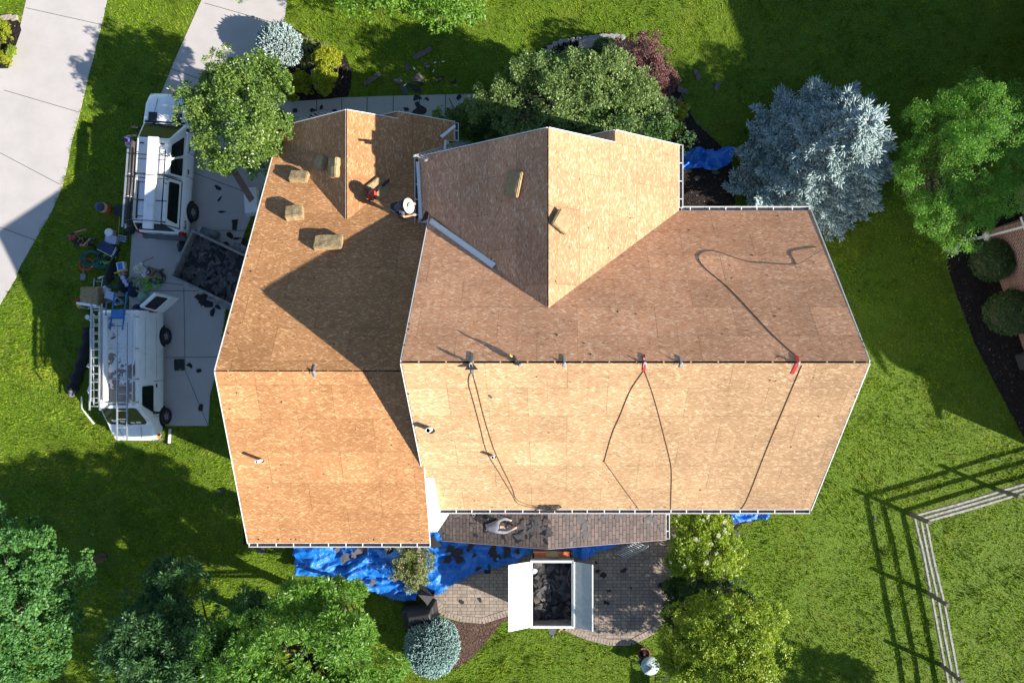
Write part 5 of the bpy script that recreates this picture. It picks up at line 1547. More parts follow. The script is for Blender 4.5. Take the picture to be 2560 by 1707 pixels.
# ================================================================== tarps
def tarp(name, label, outline, z0, amp, seed, cell=.055, lift=None):
    poly = pp(outline, z0)
    xs = [p[0] for p in poly]; ys = [p[1] for p in poly]
    nx = int((max(xs) - min(xs)) / cell) + 2; ny = int((max(ys) - min(ys)) / cell) + 2
    X, Y = np.meshgrid(np.linspace(min(xs), max(xs), nx), np.linspace(min(ys), max(ys), ny), indexing='ij')
    x, y = X.ravel(), Y.ravel()
    w = vnoise(x, y, .7, seed) * 2; v = vnoise(x, y, .6, seed + 1) * 2
    r1 = 1 - np.abs(2 * vnoise(x + w, y + v, 1.0, seed + 2) - 1); r2 = 1 - np.abs(2 * vnoise(x * .6 + w * .6, y * 1.6 - v * .5, 2.4, seed + 3) - 1); r3 = 1 - np.abs(2 * vnoise(x + .3 * w, y, 5.0, seed + 4) - 1)
    z = z0 + amp * (r1 ** 2 * .8 + r2 ** 2 * .45 + r3 ** 2 * .16)
    if lift is not None: z = z + lift(x, y)
    ok = inpoly(x, y, poly).reshape(nx, ny)
    jx = (vnoise(x, y, 4, seed + 7) - .5) * cell; jy = (vnoise(x, y, 4, seed + 8) - .5) * cell
    vs = np.stack([x + jx, y + jy, z], 1)
    ii, jj = np.meshgrid(np.arange(nx - 1), np.arange(ny - 1), indexing='ij')
    a = ii * ny + jj
    m_ = ok[:-1, :-1] | ok[1:, 1:] | ok[1:, :-1] | ok[:-1, 1:]
    f = np.stack([a, a + ny, a + ny + 1, a + 1], -1)[m_]
    used = np.unique(f); mp = -np.ones(len(vs), int); mp[used] = np.arange(len(used))
    o = fast_mesh(name, vs[used], mp[f], M['tarp'], None, smooth=True, loc=(sum(xs) / len(xs), sum(ys) / len(ys), z0))
    return tag(o, label, 'tarp')
tarp('blue_tarp', 'crumpled blue tarp under the garage eave, left of the pale shrub', [(677, 1225), (930, 1225), (925, 1262), (922, 1300), (930, 1330), (958, 1345), (960, 1371), (908, 1375), (880, 1362), (848, 1352), (813, 1337), (745, 1320), (688, 1311)], .10, .42, 20)
tarp('blue_tarp', 'smoother blue tarp spread below the porch roof toward the patio trailer', [(975, 1215), (1250, 1225), (1225, 1262), (1180, 1288), (1084, 1315), (1001, 1362), (966, 1352), (985, 1320), (978, 1270)], .12, .26, 40)
tarp('blue_tarp', 'narrow blue tarp bunched behind the orange tailgate of the patio trailer', [(1236, 1225), (1450, 1225), (1414, 1250), (1380, 1262), (1339, 1281), (1316, 1274), (1290, 1262), (1240, 1265)], .10, .3, 60)
tarp('blue_tarp', 'blue tarp rumpled in the dark corner beside the blue spruce', [(1560, 360), (1600, 345), (1640, 352), (1660, 342), (1682, 350), (1672, 378), (1640, 396), (1600, 392), (1565, 394)], .10, .5, 80)
tarp('blue_tarp', 'small end of a blue tarp by the corner of the south eave', [(1675, 1165), (1770, 1165), (1762, 1186), (1720, 1192), (1682, 1197)], .08, .3, 95)

# ================================================================== things on the roof
def foam_mat():
    m, nt, b = new_mat('foam_cushion')
    co = objco(nt)
    vo = N(nt, 'ShaderNodeTexVoronoi'); vo.inputs['Scale'].default_value = 14; L(nt, co, vo.inputs['Vector'])
    nz = noise(nt, co, 9, 5, .7)
    c = ramp(nt, nz, [(.3, (.25, .175, .085)), (.7, (.42, .305, .16))])
    pit = ramp(nt, mth(nt, 'ADD', noise(nt, co, 16, 3, .6), mth(nt, 'MULTIPLY', noise(nt, co, 2.5, 2), .35)), [(.79, (0, 0, 0)), (.84, (.6, .6, .6))])
    c = mixc(nt, pit, c, (.06, .05, .03))
    L(nt, c, b.inputs['Base Color']); b.inputs['Roughness'].default_value = .95
    bump(nt, nz, b, .6, .03)
    return m
M['foam'] = foam_mat()
def basis(f, p):
    e = .01
    dx = (f(p.x + e, p.y) - f(p.x - e, p.y)) / (2 * e); dy = (f(p.x, p.y + e) - f(p.x, p.y - e)) / (2 * e)
    n = Vector((-dx, -dy, 1)).normalized(); return n
def frame(n, ang):
    u = Vector((math.cos(ang), math.sin(ang), 0)); u = (u - n * u.dot(n)).normalized(); v = n.cross(u)
    return Matrix((u, v, n)).transposed()
def foam_block(label, px, py, f, ang, s, lift=0.0, tilt=None):
    mb = MB(); nx = 9
    # box with a worn, lumpy skin
    sx, sy, sz = s
    bm = bmesh.new(); bmesh.ops.create_cube(bm, size=1.0)
    bmesh.ops.scale(bm, vec=(sx, sy, sz), verts=bm.verts)
    bmesh.ops.bevel(bm, geom=list(bm.edges), offset=.03, segments=2, affect='EDGES')
    bmesh.ops.subdivide_edges(bm, edges=[e for e in bm.edges if e.calc_length() > .15], cuts=5, use_grid_fill=True)
    sd = random.randint(1, 999)
    for v in bm.verts:
        d = Vector((vnoise(np.array([v.co.x + v.co.z]), np.array([v.co.y]), 6, sd)[0] - .5, vnoise(np.array([v.co.x]), np.array([v.co.y + v.co.z]), 6, sd + 1)[0] - .5, vnoise(np.array([v.co.x]), np.array([v.co.y]), 7, sd + 2)[0] - .5))
        v.co += d * .03; v.co.z += sz / 2
    me = bpy.data.meshes.new('foam_pad'); bm.to_mesh(me); bm.free()
    me.materials.append(M['foam'])
    o = bpy.data.objects.new('foam_pad', me); COL.objects.link(o)
    p = on(px, py, f) if f else P(px, py, 0)
    n = basis(f, p) if f else Vector((0, 0, 1))
    m4 = frame(n, ang).to_4x4()
    if tilt: m4 = m4 @ Matrix.Rotation(tilt[0], 4, tilt[1])
    o.matrix_world = Matrix.Translation(p + n * (.012 + lift)) @ m4
    return tag(o, label, 'foam pad', 'foam seat pads of the roofing crew')
foam_block('pitted foam pad nearest the left rake of the garage roof', 690, 412, fGN, R(-4), (.68, .46, .24))
foam_block('smooth squarish foam pad below the pitted one on the garage roof', 680, 496, fGN, R(8), (.62, .52, .30))
foam_block('largest foam pad, half in the shadow tip on the garage roof', 757, 562, fGN, R(3), (.98, .56, .22))
foam_block('dark pitted foam pad on the shaded slope of the garage gable', 743, 375, fAW, R(68), (.5, .45, .22))
foam_block('foam pad with two sunlit edges just left of the garage gable ridge', 774, 387, fAW, R(86), (.72, .42, .24))
foam_block('foam pad under the red saw beside the garage gable valley', 867, 436, fAE, R(38), (.62, .7, .16))
foam_block('dark foam pad on the shaded side of the entry gable', 1184, 424, fEW, R(72), (.82, .58, .16))
foam_block('foam pad straddling the entry gable ridge on its sunlit side', 1286, 512, fEE, R(54), (.60, .62, .17), .05)
foam_block('big foam block lying on the lawn behind the van', 219, 686, None, R(-3), (.80, .95, .42))

# red saw on its foam pad
M['redplastic'] = mat('red_tool_housing', (.42, .045, .02), .4, var=.2)
p = on(867, 436, fAE); n = basis(fAE, p)
sw = thing('chainsaw', 'red saw with a black bar lying on a foam pad', 'saw'); sw.matrix_world = Matrix.Translation(p + n * .2) @ frame(n, R(40)).to_4x4()
mb = MB(); mb.rbox((-.38, 0, .1), (.34, .26, .2), .05); mb.rbox((-.25, .06, .17), (.16, .1, .08), .03); mb.build('engine', M['redplastic'], sw)
mb = MB(); mb.tube([(-.5, -.13, .08), (-.62, -.1, .16), (-.62, .12, .16), (-.45, .14, .1)], .018, 6); mb.lathe([(.09, 0), (.09, .03), (.05, .04)], (-.45, -.14, .1), 12, 0, (0, -1, 0)); mb.build('handle', M['blackplastic'], sw)
mb = MB(); mb.rbox((.12, .0, .08), (.78, .09, .05), .03); mb.rbox((.3, 0, .1), (.3, .12, .05), .02); mb.build('guide_bar', M['blackmetal'], sw)

# loose gutter lengths
def gutter_piece(label, a, b, w=.125, name='loose_gutter', flip=True):
    a, b = Vector(a), Vector(b); d = (b - a).normalized(); L_ = (b - a).length
    mb = MB(); s = d.cross(Vector((0, 0, 1))).normalized(); nn = s.cross(d)
    rot = Matrix((d, s, nn)).transposed(); c = (a + b) / 2
    mb.box(c + nn * .07, (L_, w, .012), 0, rot); mb.box(c + nn * .03 + s * (w / 2 - .007), (L_, .012, .075), 0, rot); mb.box(c + nn * .03 - s * (w / 2 - .007), (L_, .012, .075), 0, rot)
    mb.box(c + nn * .079 + s * w * .25, (L_ - .02, .02, .01), 0, rot)
    o = mb.build(name, M['gutter'], recentre=True); return tag(o, label, 'gutter', 'loose white gutter lengths on the roof')
def offp(px, py, f, h=.02): q = on(px, py, f); return q + basis(f, q) * h
gutter_piece('white gutter length lying diagonally across the entry gable valley', offp(992, 509, fEW), offp(1138, 613, fEW), .19)
gutter_piece('white gutter length standing along the left eave of the entry gable', Vector((-5.04, 6.8, 5.36)), Vector((-4.92, 4.75, 5.38)), .11)
gutter_piece('short white gutter length across the lower corner of the garage gable', offp(1012, 318, fAE, .03), offp(1044, 292, fAE, .05), .11)
# ladders leaning on the eaves
def lean_ladder(label, foot, top, w, over, m, nr, rail=None, cat='ladder'):
    foot, top = Vector(foot), Vector(top); d = (top - foot).normalized(); t2 = top + d * over
    side = d.cross(Vector((0, 0, 1))).normalized()
    t = thing('leaning_ladder', label, cat, foot)
    ladder(t, (0, 0, 0), t2 - foot, side, w, m, nr, .08, .03, .018); return t
lean_ladder('tall aluminium ladder leaning between the two front gables', (-3.80, 9.2, 0), (-4.62, 7.08, 5.32), .42, 1.15, M['alu'], 19)
lean_ladder('short aluminium ladder leaning on the front rake of the garage', (-9.9, 10.55, 0), (-10.5, 9.02, 3.05), .42, .4, M['alu'], 11)
M['redrail'] = mat('red_rail', (.45, .06, .04), .5)
lean_ladder('ladder with pale rungs leaning on the porch eave by the hydrangea', (2.75, -9.0, .05), (3.35, -7.72, 2.72), .50, .15, M['alu'], 11)

# ridge anchors, straps, hammer
M['anchorgreen'] = mat('grey_green_steel', (.17, .21, .20), .45, .3)
M['anchorred'] = mat('red_webbing', (.42, .02, .03), .6, var=.2)
M['strap'] = mat('grey_strap', (.40, .41, .42), .45, .4)
def ridge_pt(px, y, z): q = P(px, 833, z); return Vector((q.x, y, z))
def anchor(label, px, m, w, l1, l2, ang=0, post=0, yr=YR, zr=ZR, pn=pm_n, ps_=pm_s, name='roof_anchor', white=False):
    q = ridge_pt(px, yr, zr); t = thing(name, label, 'roof anchor', q, ang, 'safety anchors on the ridges')
    mb = MB(); mb.bar((0, 0, .02), (0, l1, .02 - pn * l1), w, .02); mb.build('north_leg', m, t)
    mb = MB(); mb.bar((0, 0, .021), (0, -l2, .021 - ps_ * l2), w, .02); mb.build('south_leg', m, t)
    mb = MB(); mb.lathe([(.035, 0), (.035, .07 + post), (.02, .08 + post)], (0, -.03, .02), 10); mb.tube([(0.04, -.05, .06 + post), (.05, -.14, .05), (-.05, -.14, .05), (-.04, -.05, .06 + post)], .009, 5); mb.build('ring', M['strap'] if not white else M['white'], t)
    if white:
        mb = MB(); mb.box((0, l1 * .45, .036 - pn * l1 * .45), (w * .7, .07, .006), 0, Matrix.Rotation(-math.atan(pn), 3, 'X')); mb.build('tag', M['white'], t)
    return t
a = anchor('grey green ridge anchor with four ropes, left on the main ridge', 1083, M['anchorgreen'], .075, .26, .36, 0, .16)
mb = MB(); mb.prism([(-.2, -.22), (.2, -.22), (.06, -.05), (-.06, -.05)], -.01, .05); o = mb.build('base_flaps', M['blackplastic'], a)
anchor('red ridge anchor near the middle of the main ridge', 1481, M['anchorred'], .08, .22, .26, R(2), .02, white=True)
anchor('red ridge anchor at the right end of the main ridge', 1832, M['anchorred'], .1, .2, .36, R(-8), .04)
anchor('thin grey strap over the ridge between the grey green and red anchors', 1297, M['strap'], .06, .18, .14)
anchor('thin grey strap over the ridge right of the middle red anchor', 1565, M['strap'], .06, .16, .16)
q = P(722, 852, GZ); anchor('thin grey strap over the garage ridge', 722, M['strap'], .06, .18, .2, yr=GY, zr=GZ, pn=pg_n, ps_=pg_s)
hq = on(1183, 824, fN); ng_ = thing('nail_gun', 'black and yellow nail gun standing beside the main ridge', 'tool', hq + Vector((0, 0, .02)), R(30))
mb = MB(); mb.rbox((0, 0, .1), (.1, .22, .18), .03); mb.rbox((.02, -.16, .13), (.08, .14, .07), .02); mb.build('body', M['blackplastic'], ng_)
mb = MB(); mb.tube([(0, .05, .14), (-.06, .14, .2), (-.05, .2, .21)], .025, 7); mb.build('handle', mat('tool_yellow', (.6, .42, .06), .45), ng_)
mb = MB(); mb.rbox((.05, -.24, .1), (.12, .08, .1), .02); mb.build('nose', M['strap'], ng_)

# ropes
M['rope'] = mat('brown_rope', (.11, .055, .03), .85, var=.3, scale=20)
M['ropedark'] = mat('dark_rope', (.05, .042, .036), .85, var=.3, scale=20)
def smooth_path(pts, sub=5):
    out = []
    for i in range(len(pts) - 1):
        p0 = pts[max(i - 1, 0)]; p1 = pts[i]; p2 = pts[i + 1]; p3 = pts[min(i + 2, len(pts) - 1)]
        for k in range(sub):
            t = k / sub
            out.append(.5 * ((2 * p1) + (p2 - p0) * t + (2 * p0 - 5 * p1 + 4 * p2 - p3) * t * t + (3 * p1 - p0 - 3 * p2 + p3) * t ** 3))
    out.append(pts[-1]); return out
def rope(label, pts, f, m=None, r=.0105, h=.014, lift=None, closed=False):
    q = [offp(x, y, f, h) for x, y in pts]
    if lift:
        for i, l in lift.items(): q[i] = q[i] + Vector((0, 0, l))
    mb = MB(); mb.tube(smooth_path(q), r, 6); o = mb.build('rope', m or M['rope'], recentre=True); return tag(o, label, 'rope', 'safety ropes on the main roof')
rope('brown rope on the left below the grey green anchor', [(1080, 857), (1077, 881), (1089, 925), (1104, 982), (1119, 1037), (1150, 1090), (1176, 1133), (1186, 1151), (1201, 1160), (1231, 1165)], fS)
rope('brown rope passing right beside the small vent pipe', [(1086, 857), (1096, 892), (1109, 945), (1124, 997), (1141, 1045), (1176, 1118), (1186, 1145), (1209, 1157), (1229, 1162)], fS)
rope('brown rope bent to the left below the middle red anchor', [(1479, 851), (1449, 895), (1424, 955), (1406, 997), (1389, 1057), (1391, 1062), (1426, 1112), (1468, 1169)], fS)
rope('brown rope falling straight to the eave below the middle red anchor', [(1481, 852), (1499, 902), (1514, 955), (1526, 1002), (1539, 1055), (1543, 1090), (1541, 1160), (1541, 1170)], fS)
rope('brown rope running from the right end anchor down to the eave', [(1842, 839), (1764, 1025), (1719, 1140), (1702, 1169)], fS)
rope('dark rope looping over the shaded slope from the right end anchor', [(1829, 818), (1795, 788), (1764, 758), (1677, 665), (1626, 622), (1607, 600), (1606, 586), (1624, 577), (1652, 580), (1689, 593), (1727, 603), (1764, 605), (1827, 608), (1858, 592), (1892, 573)], fN, M['ropedark'], .012, .008, {13: .12, 14: .05})
tq = [offp(1225 + 70 * random.random(), 1158 + 12 * random.random(), fS, .02 + .06 * random.random()) for _ in range(34)]
mb = MB(); mb.tube(smooth_path(tq, 4), .012, 5); tag(mb.build('rope_tangle', M['ropedark'], recentre=True), 'dark tangle of rope ends lying on the south gutter', 'rope')

# ================================================================== shingle scraps: every one its own object
SCR = []
for k in range(10):
    mb = MB(); random.seed(100 + k)
    n = random.choice((6, 7, 8, 9)); pts = []; as_ = random.uniform(.45, .8)
    for j in range(n):
        a = 2 * PI * (j + random.uniform(-.35, .35)) / n; q = random.uniform(.4, 1.15)
        pts.append((math.cos(a) * q, math.sin(a) * q * as_))
    b1, b2 = random.uniform(-.18, .18), random.uniform(-.15, .15)
    top = [Vector((x, y, .05 + b1 * x * x + b2 * x * y)) for x, y in pts]; low = [p - Vector((0, 0, .05)) for p in top]
    c = sum(top, Vector()) / n + Vector((0, 0, random.uniform(0, .1)))
    for i in range(n): mb.face([top[i], top[(i + 1) % n], c]); mb.face([low[i], low[(i + 1) % n], top[(i + 1) % n], top[i]])
    mb.face(low[::-1])
    me_ = mb.build('shingle_scrap', M['rub1']); SCR.append(me_.data); bpy.data.objects.remove(me_)
REC = []
for k in range(3):
    mb = MB(); mb.box((0, 0, .02), (2, .5, .03)); 
    for j in range(4): mb.box((-.75 + j * .5, -.06, .037), (.02, .36, .004), 1)
    o_ = mb.build('shingle_strip', [M['rub3'], M['rub2']]); REC.append(o_.data); bpy.data.objects.remove(o_)
random.seed(11)
SCM = {}
def scrap_at(label, group, px, py, size, f=None, z=0.0, ang=None, kind=None, m=None, asp=1.0, name='shingle_scrap'):
    src = REC[0] if kind == 'strip' else random.choice(SCR)
    key = (src.name, m)
    if m:
        if key not in SCM:
            c = src.copy(); c.materials[0] = M[m]; SCM[key] = c
        src = SCM[key]
    o = bpy.data.objects.new(name, src); COL.objects.link(o)
    if f: p = on(px, py, f); n = basis(f, p)
    else: p = P(px, py, z); n = Vector((0, 0, 1))
    ang = random.uniform(0, 2 * PI) if ang is None else ang
    o.matrix_world = Matrix.Translation(p + n * .006) @ frame(n, ang).to_4x4() @ Matrix.Diagonal((size, size * asp, size * .5 + .02, 1))
    return tag(o, label, 'shingle scrap', group)
lab = 'torn dark shingle piece on the shaded front lawn'
grp = 'torn shingles on the front lawn'
scrap_at('long shingle strip nearest the driveway end of the front lawn', grp, 856, 181, .45, ang=R(32), kind='strip', z=.03)
scrap_at('long shingle strip farthest from the house on the front lawn', grp, 971, 123, .45, ang=R(28), kind='strip', z=.03)
scrap_at('widest shingle sheet in the front lawn heap', grp, 958, 178, .40, z=.05, m='rub3', asp=1.1)
for x, y, s, m in ((918, 186, .32, 'rub3'), (936, 155, .28, None), (958, 205, .3, 'rub2'), (930, 208, .34, None), (980, 148, .22, None), (1011, 181, .24, 'rub2'), (1041, 190, .2, 'rub2'), (944, 196, .25, 'rub2'), (968, 190, .22, 'rub2')):
    scrap_at(lab, grp, x, y, s, z=.04, m=m)
for x, y in ((1000, 144), (1018, 142), (996, 163), (931, 195), (952, 158)):
    o = scrap_at('small pale vinyl offcut on the shaded front lawn', 'pale offcuts on the front lawn', x, y, .10, z=.05, m='white', asp=.6, name='vinyl_offcut')
for x, y, s in ((723, 258, .3), (738, 248, .16), (957, 226, .24), (968, 250, .32), (956, 258, .25), (933, 251, .18), (1053, 224, .18), (678, 255, .16), (713, 268, .22), (768, 255, .15), (960, 240, .2), (980, 228, .14)):
    scrap_at('black shingle scrap on the front walk', 'shingle scraps on the front walk', x, y, s, z=.03, m='rub2')
for x, y, s, lb in ((1604, 175, .34, 'brown shingle piece on the sunny lawn nearest the purple bush'), (1648, 197, .3, 'shingle piece at the shadow edge of the front lawn'), (1566, 208, .36, 'pale brown shingle piece at the rim of the planting bed')):
    scrap_at(lb, 'torn shingles on the front lawn', x, y, s, z=.03, m='rub3')
for x, y, s in ((1529, 233, .3), (1561, 235, .28), (1575, 262, .22), (1589, 308, .3), (1586, 340, .32), (1600, 322, .15), (1625, 300, .12), (1545, 225, .2), (1610, 285, .14), (1645, 395, .2), (1600, 410, .18)):
    scrap_at('torn shingle in the dark planting bed by the tarp', 'torn shingles in the planting bed', x, y, s, z=.04, m='rub1')
for x, y, s in ((500, 431, .2), (505, 457, .16), (510, 487, .18), (539, 514, .34), (528, 540, .26), (560, 555, .3), (545, 548, .2), (466, 690, .4), (480, 700, .3), (489, 716, .24), (472, 678, .22), (500, 705, .2), (435, 839, .18), (458, 852, .16), (461, 937, .24), (545, 690, .2), (455, 683, .2), (521, 560, .18)):
    scrap_at('black shingle scrap on the driveway concrete', 'shingle scraps on the driveway', x, y, s, z=.03, m='rub2')
for x, y, s in ((776, 1259, .24), (826, 1264, .34), (811, 1274, .18), (793, 1284, .3), (896, 1266, .28), (858, 1336, .24), (911, 1329, .22), (900, 1280, .2), (840, 1262, .2)):
    scrap_at('torn shingle on the crumpled tarp left of the pale shrub', 'shingle scraps on the tarps', x, y, s, z=.42, m=random.choice(('rub1', 'rub3', 'rub2')))
for x, y, s in ((1048, 1269, .42), (1028, 1284, .3), (1058, 1286, .26), (1091, 1274, .16), (1133, 1266, .44), (1164, 1264, .34), (1123, 1300, .14), (1036, 1262, .3), (1000, 1250, .4), (1080, 1255, .3), (1140, 1280, .3), (1100, 1305, .2), (1185, 1262, .3)):
    scrap_at('dark shingle scrap on the smooth tarp below the porch', 'shingle scraps on the tarps', x, y, s, z=.34, m='rub2')
for x, y, s in ((1386, 1321, .2), (1374, 1311, .16), (1432, 1310, .2), (1392, 1384, .2), (1519, 1344, .2), (1400, 1356, .14), (1060, 1381, .16), (1102, 1377, .14), (1121, 1313, .2), (1370, 1292, .12), (1450, 1350, .1)):
    scrap_at('dark shingle scrap on the patio pavers', 'shingle scraps on the patio', x, y, s, z=.06, m='rub2')
random.seed(5)
for i in range(46):
    x = random.uniform(1010, 1265); y = random.uniform(1182, 1226 + (x - 1010) * .08)
    scrap_at('torn shingle on the left half of the porch roof', 'torn shingles on the porch roof', x, y, random.uniform(.07, .22), fP, m=random.choice(('rub1', 'rub2', 'rub3')))
for i in range(12):
    scrap_at('torn shingle in the heap beside the crouching worker', 'torn shingles on the porch roof', random.uniform(1195, 1265), random.uniform(1190, 1248), random.uniform(.15, .3), fP, m=random.choice(('rub1', 'rub1', 'rub3')))
for x, y, s in ((1300, 1185, .2), (1335, 1190, .3), (1355, 1183, .2), (1385, 1188, .26), (1420, 1182, .3), (1345, 1205, .28), (1312, 1212, .16), (1345, 1228, .24), (1318, 1236, .2), (1490, 1190, .28), (1505, 1196, .2), (1490, 1215, .2), (1515, 1210, .18), (1400, 1195, .12), (1450, 1198, .1)):
    scrap_at('grey shingle flap on the sunlit half of the porch roof', 'torn shingles on the porch roof', x, y, s, fP, m='rub1')
for x, y, s in ((1690, 1200, .2), (1705, 1192, .2), (1722, 1196, .22), (1690, 1225, .28), (1680, 1238, .16), (1710, 1259, .14), (1712, 1275, .12)):
    scrap_at('pale grey shingle scrap beside the hydrangea', 'shingle scraps at the lawn edge', x, y, s, z=.04, m='rub1')
for x, y, s in ((505, 1131, .2), (600, 1264, .26), (2010, 1190, .12)):
    scrap_at({505: 'lone shingle scrap on the lawn left of the garage', 600: 'grey bundle of shingle on the grass under the garage eave', 2010: 'lone grey shingle disc on the lawn near the fence'}[x], 'shingle scraps on the back lawn', x, y, s, z=.03, m='rub1')
# crumbs still stuck to the sheathing
def crumbs(label, group, f, poly, n, smin=.014, smax=.045):
    xs = [p[0] for p in poly]; ys = [p[1] for p in poly]; k = 0
    while k < n:
        x, y = random.uniform(min(xs), max(xs)), random.uniform(min(ys), max(ys))
        if not inpoly(np.array([x]), np.array([y]), poly)[0]: continue
        scrap_at(label, group, x, y, random.uniform(smin, smax), f, m='rub2', name='shingle_crumb'); k += 1
crumbs('tiny black shingle crumb on the sunny south slope', 'shingle crumbs on the sheathing', fS, [(930, 845), (1990, 845), (1860, 1165), (990, 1165)], 46)
crumbs('tiny black shingle crumb on the darker north slope', 'shingle crumbs on the sheathing', fN, [(940, 820), (1255, 730), (1550, 500), (1860, 495), (1985, 820)], 38, .018, .055)
crumbs('tiny black shingle crumb on the garage roof', 'shingle crumbs on the sheathing', fGS, [(500, 860), (925, 860), (985, 1235), (575, 1235)], 26)
crumbs('tiny black shingle crumb on the garage roof', 'shingle crumbs on the sheathing', fGN, [(500, 845), (920, 845), (950, 640), (800, 520), (640, 400)], 24)
crumbs('tiny black shingle crumb on the entry gable', 'shingle crumbs on the sheathing', fEE, [(1265, 320), (1550, 350), (1550, 480), (1265, 690)], 12)
crumbs('tiny black shingle crumb on the entry gable', 'shingle crumbs on the sheathing', fEW, [(1250, 320), (970, 380), (990, 500), (1250, 690)], 8)
for (x0, y0, x1, y1, f, n) in ((924, 840, 982, 1160, fS, 16), (940, 700, 925, 820, fN, 8), (1885, 500, 1990, 820, fN, 14), (1990, 850, 1865, 1160, fS, 12), (575, 1238, 985, 1240, fGS, 10), (500, 845, 600, 450, fGN, 9), (1000, 1164, 1850, 1166, fS, 18)):
    for k in range(n):
        t = random.random(); scrap_at('black shingle crumb along a roof edge', 'shingle crumbs on the sheathing', x0 + (x1 - x0) * t + random.uniform(-2, 6) * (x1 != x0), y0 + (y1 - y0) * t, random.uniform(.018, .05), f, m='rub2', name='shingle_crumb')
scrap_at('grey triangular shingle scrap on the south slope', 'shingle crumbs on the sheathing', 1126, 911, .13, fS, m='rub1', asp=.6)

# ================================================================== things on the driveway side
def one(name, label, cat, parts_, loc, rz=0, group=None):
    t = thing(name, label, cat, loc, rz, group)
    for nm, fn, m in parts_:
        mb = MB(); fn(mb); mb.build(nm, m, t)
    return t
def col(name, c, r=.5, **k):
    if name not in M: M[name] = mat(name, c, r, **k)
    return M[name]
c_or = col('cooler_orange', (.50, .07, .02), .45); c_na = col('navy_plastic', (.022, .04, .10), .5); c_ye = col('yellow_plastic', (.62, .42, .03), .45)
c_gr = col('teal_hose', (.015, .11, .085), .5); c_li = col('lime_webbing', (.16, .48, .02), .6); c_tan = col('cardboard', (.30, .21, .12), .85); c_bl = col('bright_blue', (.03, .20, .62), .4)
c_cl = col('clear_plastic', (.50, .52, .54), .2, var=.3, scale=18); c_red = col('red_can', (.35, .015, .025), .4); c_rope = col('pale_rope', (.42, .36, .26), .9, var=.3, scale=20); c_lil = col('lilac_lid', (.50, .52, .72), .5); c_wood = col('tool_handle', (.45, .33, .16), .6); c_nav2 = col('navy_cloth', (.018, .025, .07), .9); c_blk = col('black_cloth', (.012, .013, .016), .9)
g = PXY
one('drink_cooler', 'orange drink cooler with white band and dark lid on the lawn', 'cooler',
    [('body', lambda b: b.lathe([(.19, 0), (.2, .03), (.21, .34)], n=20), c_or), ('band', lambda b: b.lathe([(.212, .341), (.215, .44), (.213, .46)], n=20), M['white']), ('rim', lambda b: b.lathe([(.213, .461), (.21, .52)], n=20), c_ye), ('lid', lambda b: b.lathe([(.20, .521), (.20, .58), (.15, .62), (.05, .63)], n=20), c_na), ('spigot', lambda b: b.rbox((.2, -.1, .08), (.08, .05, .05), .01), M['blackplastic'])], P(248, 481), R(30))
def shovel(label, a, b_, head, m_head, m_h=c_wood, hw=.26, hl=.34):
    a, b_ = P(*a, .05), P(*b_, .06); t = thing('shovel', label, 'shovel', a)
    d = (b_ - a); mb = MB(); mb.tube([(0, 0, .02), d], .018, 7); mb.build('handle', m_h, t)
    dn = d.normalized(); s = Vector((-dn.y, dn.x, 0)); e = d
    prof = [(-.05, 0), (-hw / 2, .06), (-hw / 2, hl * .8), (-hw * .3, hl), (hw * .3, hl), (hw / 2, hl * .8), (hw / 2, .06), (.05, 0)]
    mb = MB(); top = [e + s * x + dn * y + Vector((0, 0, .02 + .25 * x * x)) for x, y in prof]; mb.face(top); mb.face([p - Vector((0, 0, .012)) for p in top][::-1])
    for i in range(8): mb.face([top[i] - Vector((0, 0, .012)), top[(i + 1) % 8] - Vector((0, 0, .012)), top[(i + 1) % 8], top[i]])
    mb.build('blade', m_head, t)
shovel('flat spade with a pale wooden handle lying on the lawn by the hoses', (194, 591), (191.5, 628), None, col('spade_steel', (.2, .19, .2), .5), hw=.24, hl=.3)
shovel('wide black scoop with a wooden handle beside the truck rear', (273, 540), (275, 497), None, M['blackplastic'], hw=.52, hl=.48)
one('bucket', 'tall white bucket standing on the lawn beside the water bottles', 'bucket', [('body', lambda b: b.lathe([(.14, 0), (.165, .4), (.175, .41), (.175, .44)], n=18), M['pvc']), ('lid', lambda b: b.lathe([(.17, .441), (.17, .46), (.12, .462), (.02, .455)], n=18), M['white'])], P(265, 538))
one('storage_tote', 'clear plastic tote with a pale lid between bucket and navy cooler', 'tote', [('box', lambda b: b.rbox((0, 0, .14), (.42, .32, .28), .04, taper=1.08), c_cl), ('lid', lambda b: b.rbox((0, 0, .3), (.48, .38, .04), .03), c_lil)], P(264, 553), R(-8))
wb = thing('water_pack', 'shrink wrapped pack of blue capped water bottles on the lawn', 'water bottles', P(284, 549), R(-12))
for i in range(4):
    for j in range(3):
        mb = MB(); x, y = -.15 + i * .1, -.1 + j * .1; mb.lathe([(.042, 0), (.045, .1), (.045, .16), (.02, .2), (.016, .21)], (x, y, 0), 9); mb.lathe([(.018, .211), (.018, .23), (.002, .232)], (x, y, 0), 8, 1); mb.lathe([(.0465, .07), (.0465, .13)], (x, y, 0), 9, 2); mb.build('bottle', [c_cl, c_bl, c_bl], wb)
one('cool_box', 'navy cool box with a white rim on the lawn', 'cooler', [('box', lambda b: b.rbox((0, 0, .2), (.66, .42, .38), .05, taper=1.04), c_na), ('rim', lambda b: b.rbox((0, 0, .4), (.7, .46, .03), .03), M['white']), ('lid', lambda b: b.rbox((-.01, .02, .44), (.68, .44, .06), .04), c_na), ('handle', lambda b: b.tube([(.36, -.15, .3), (.4, -.12, .42), (.4, .12, .42), (.36, .15, .3)], .014, 6), M['white'])], P(259, 574), R(-28))
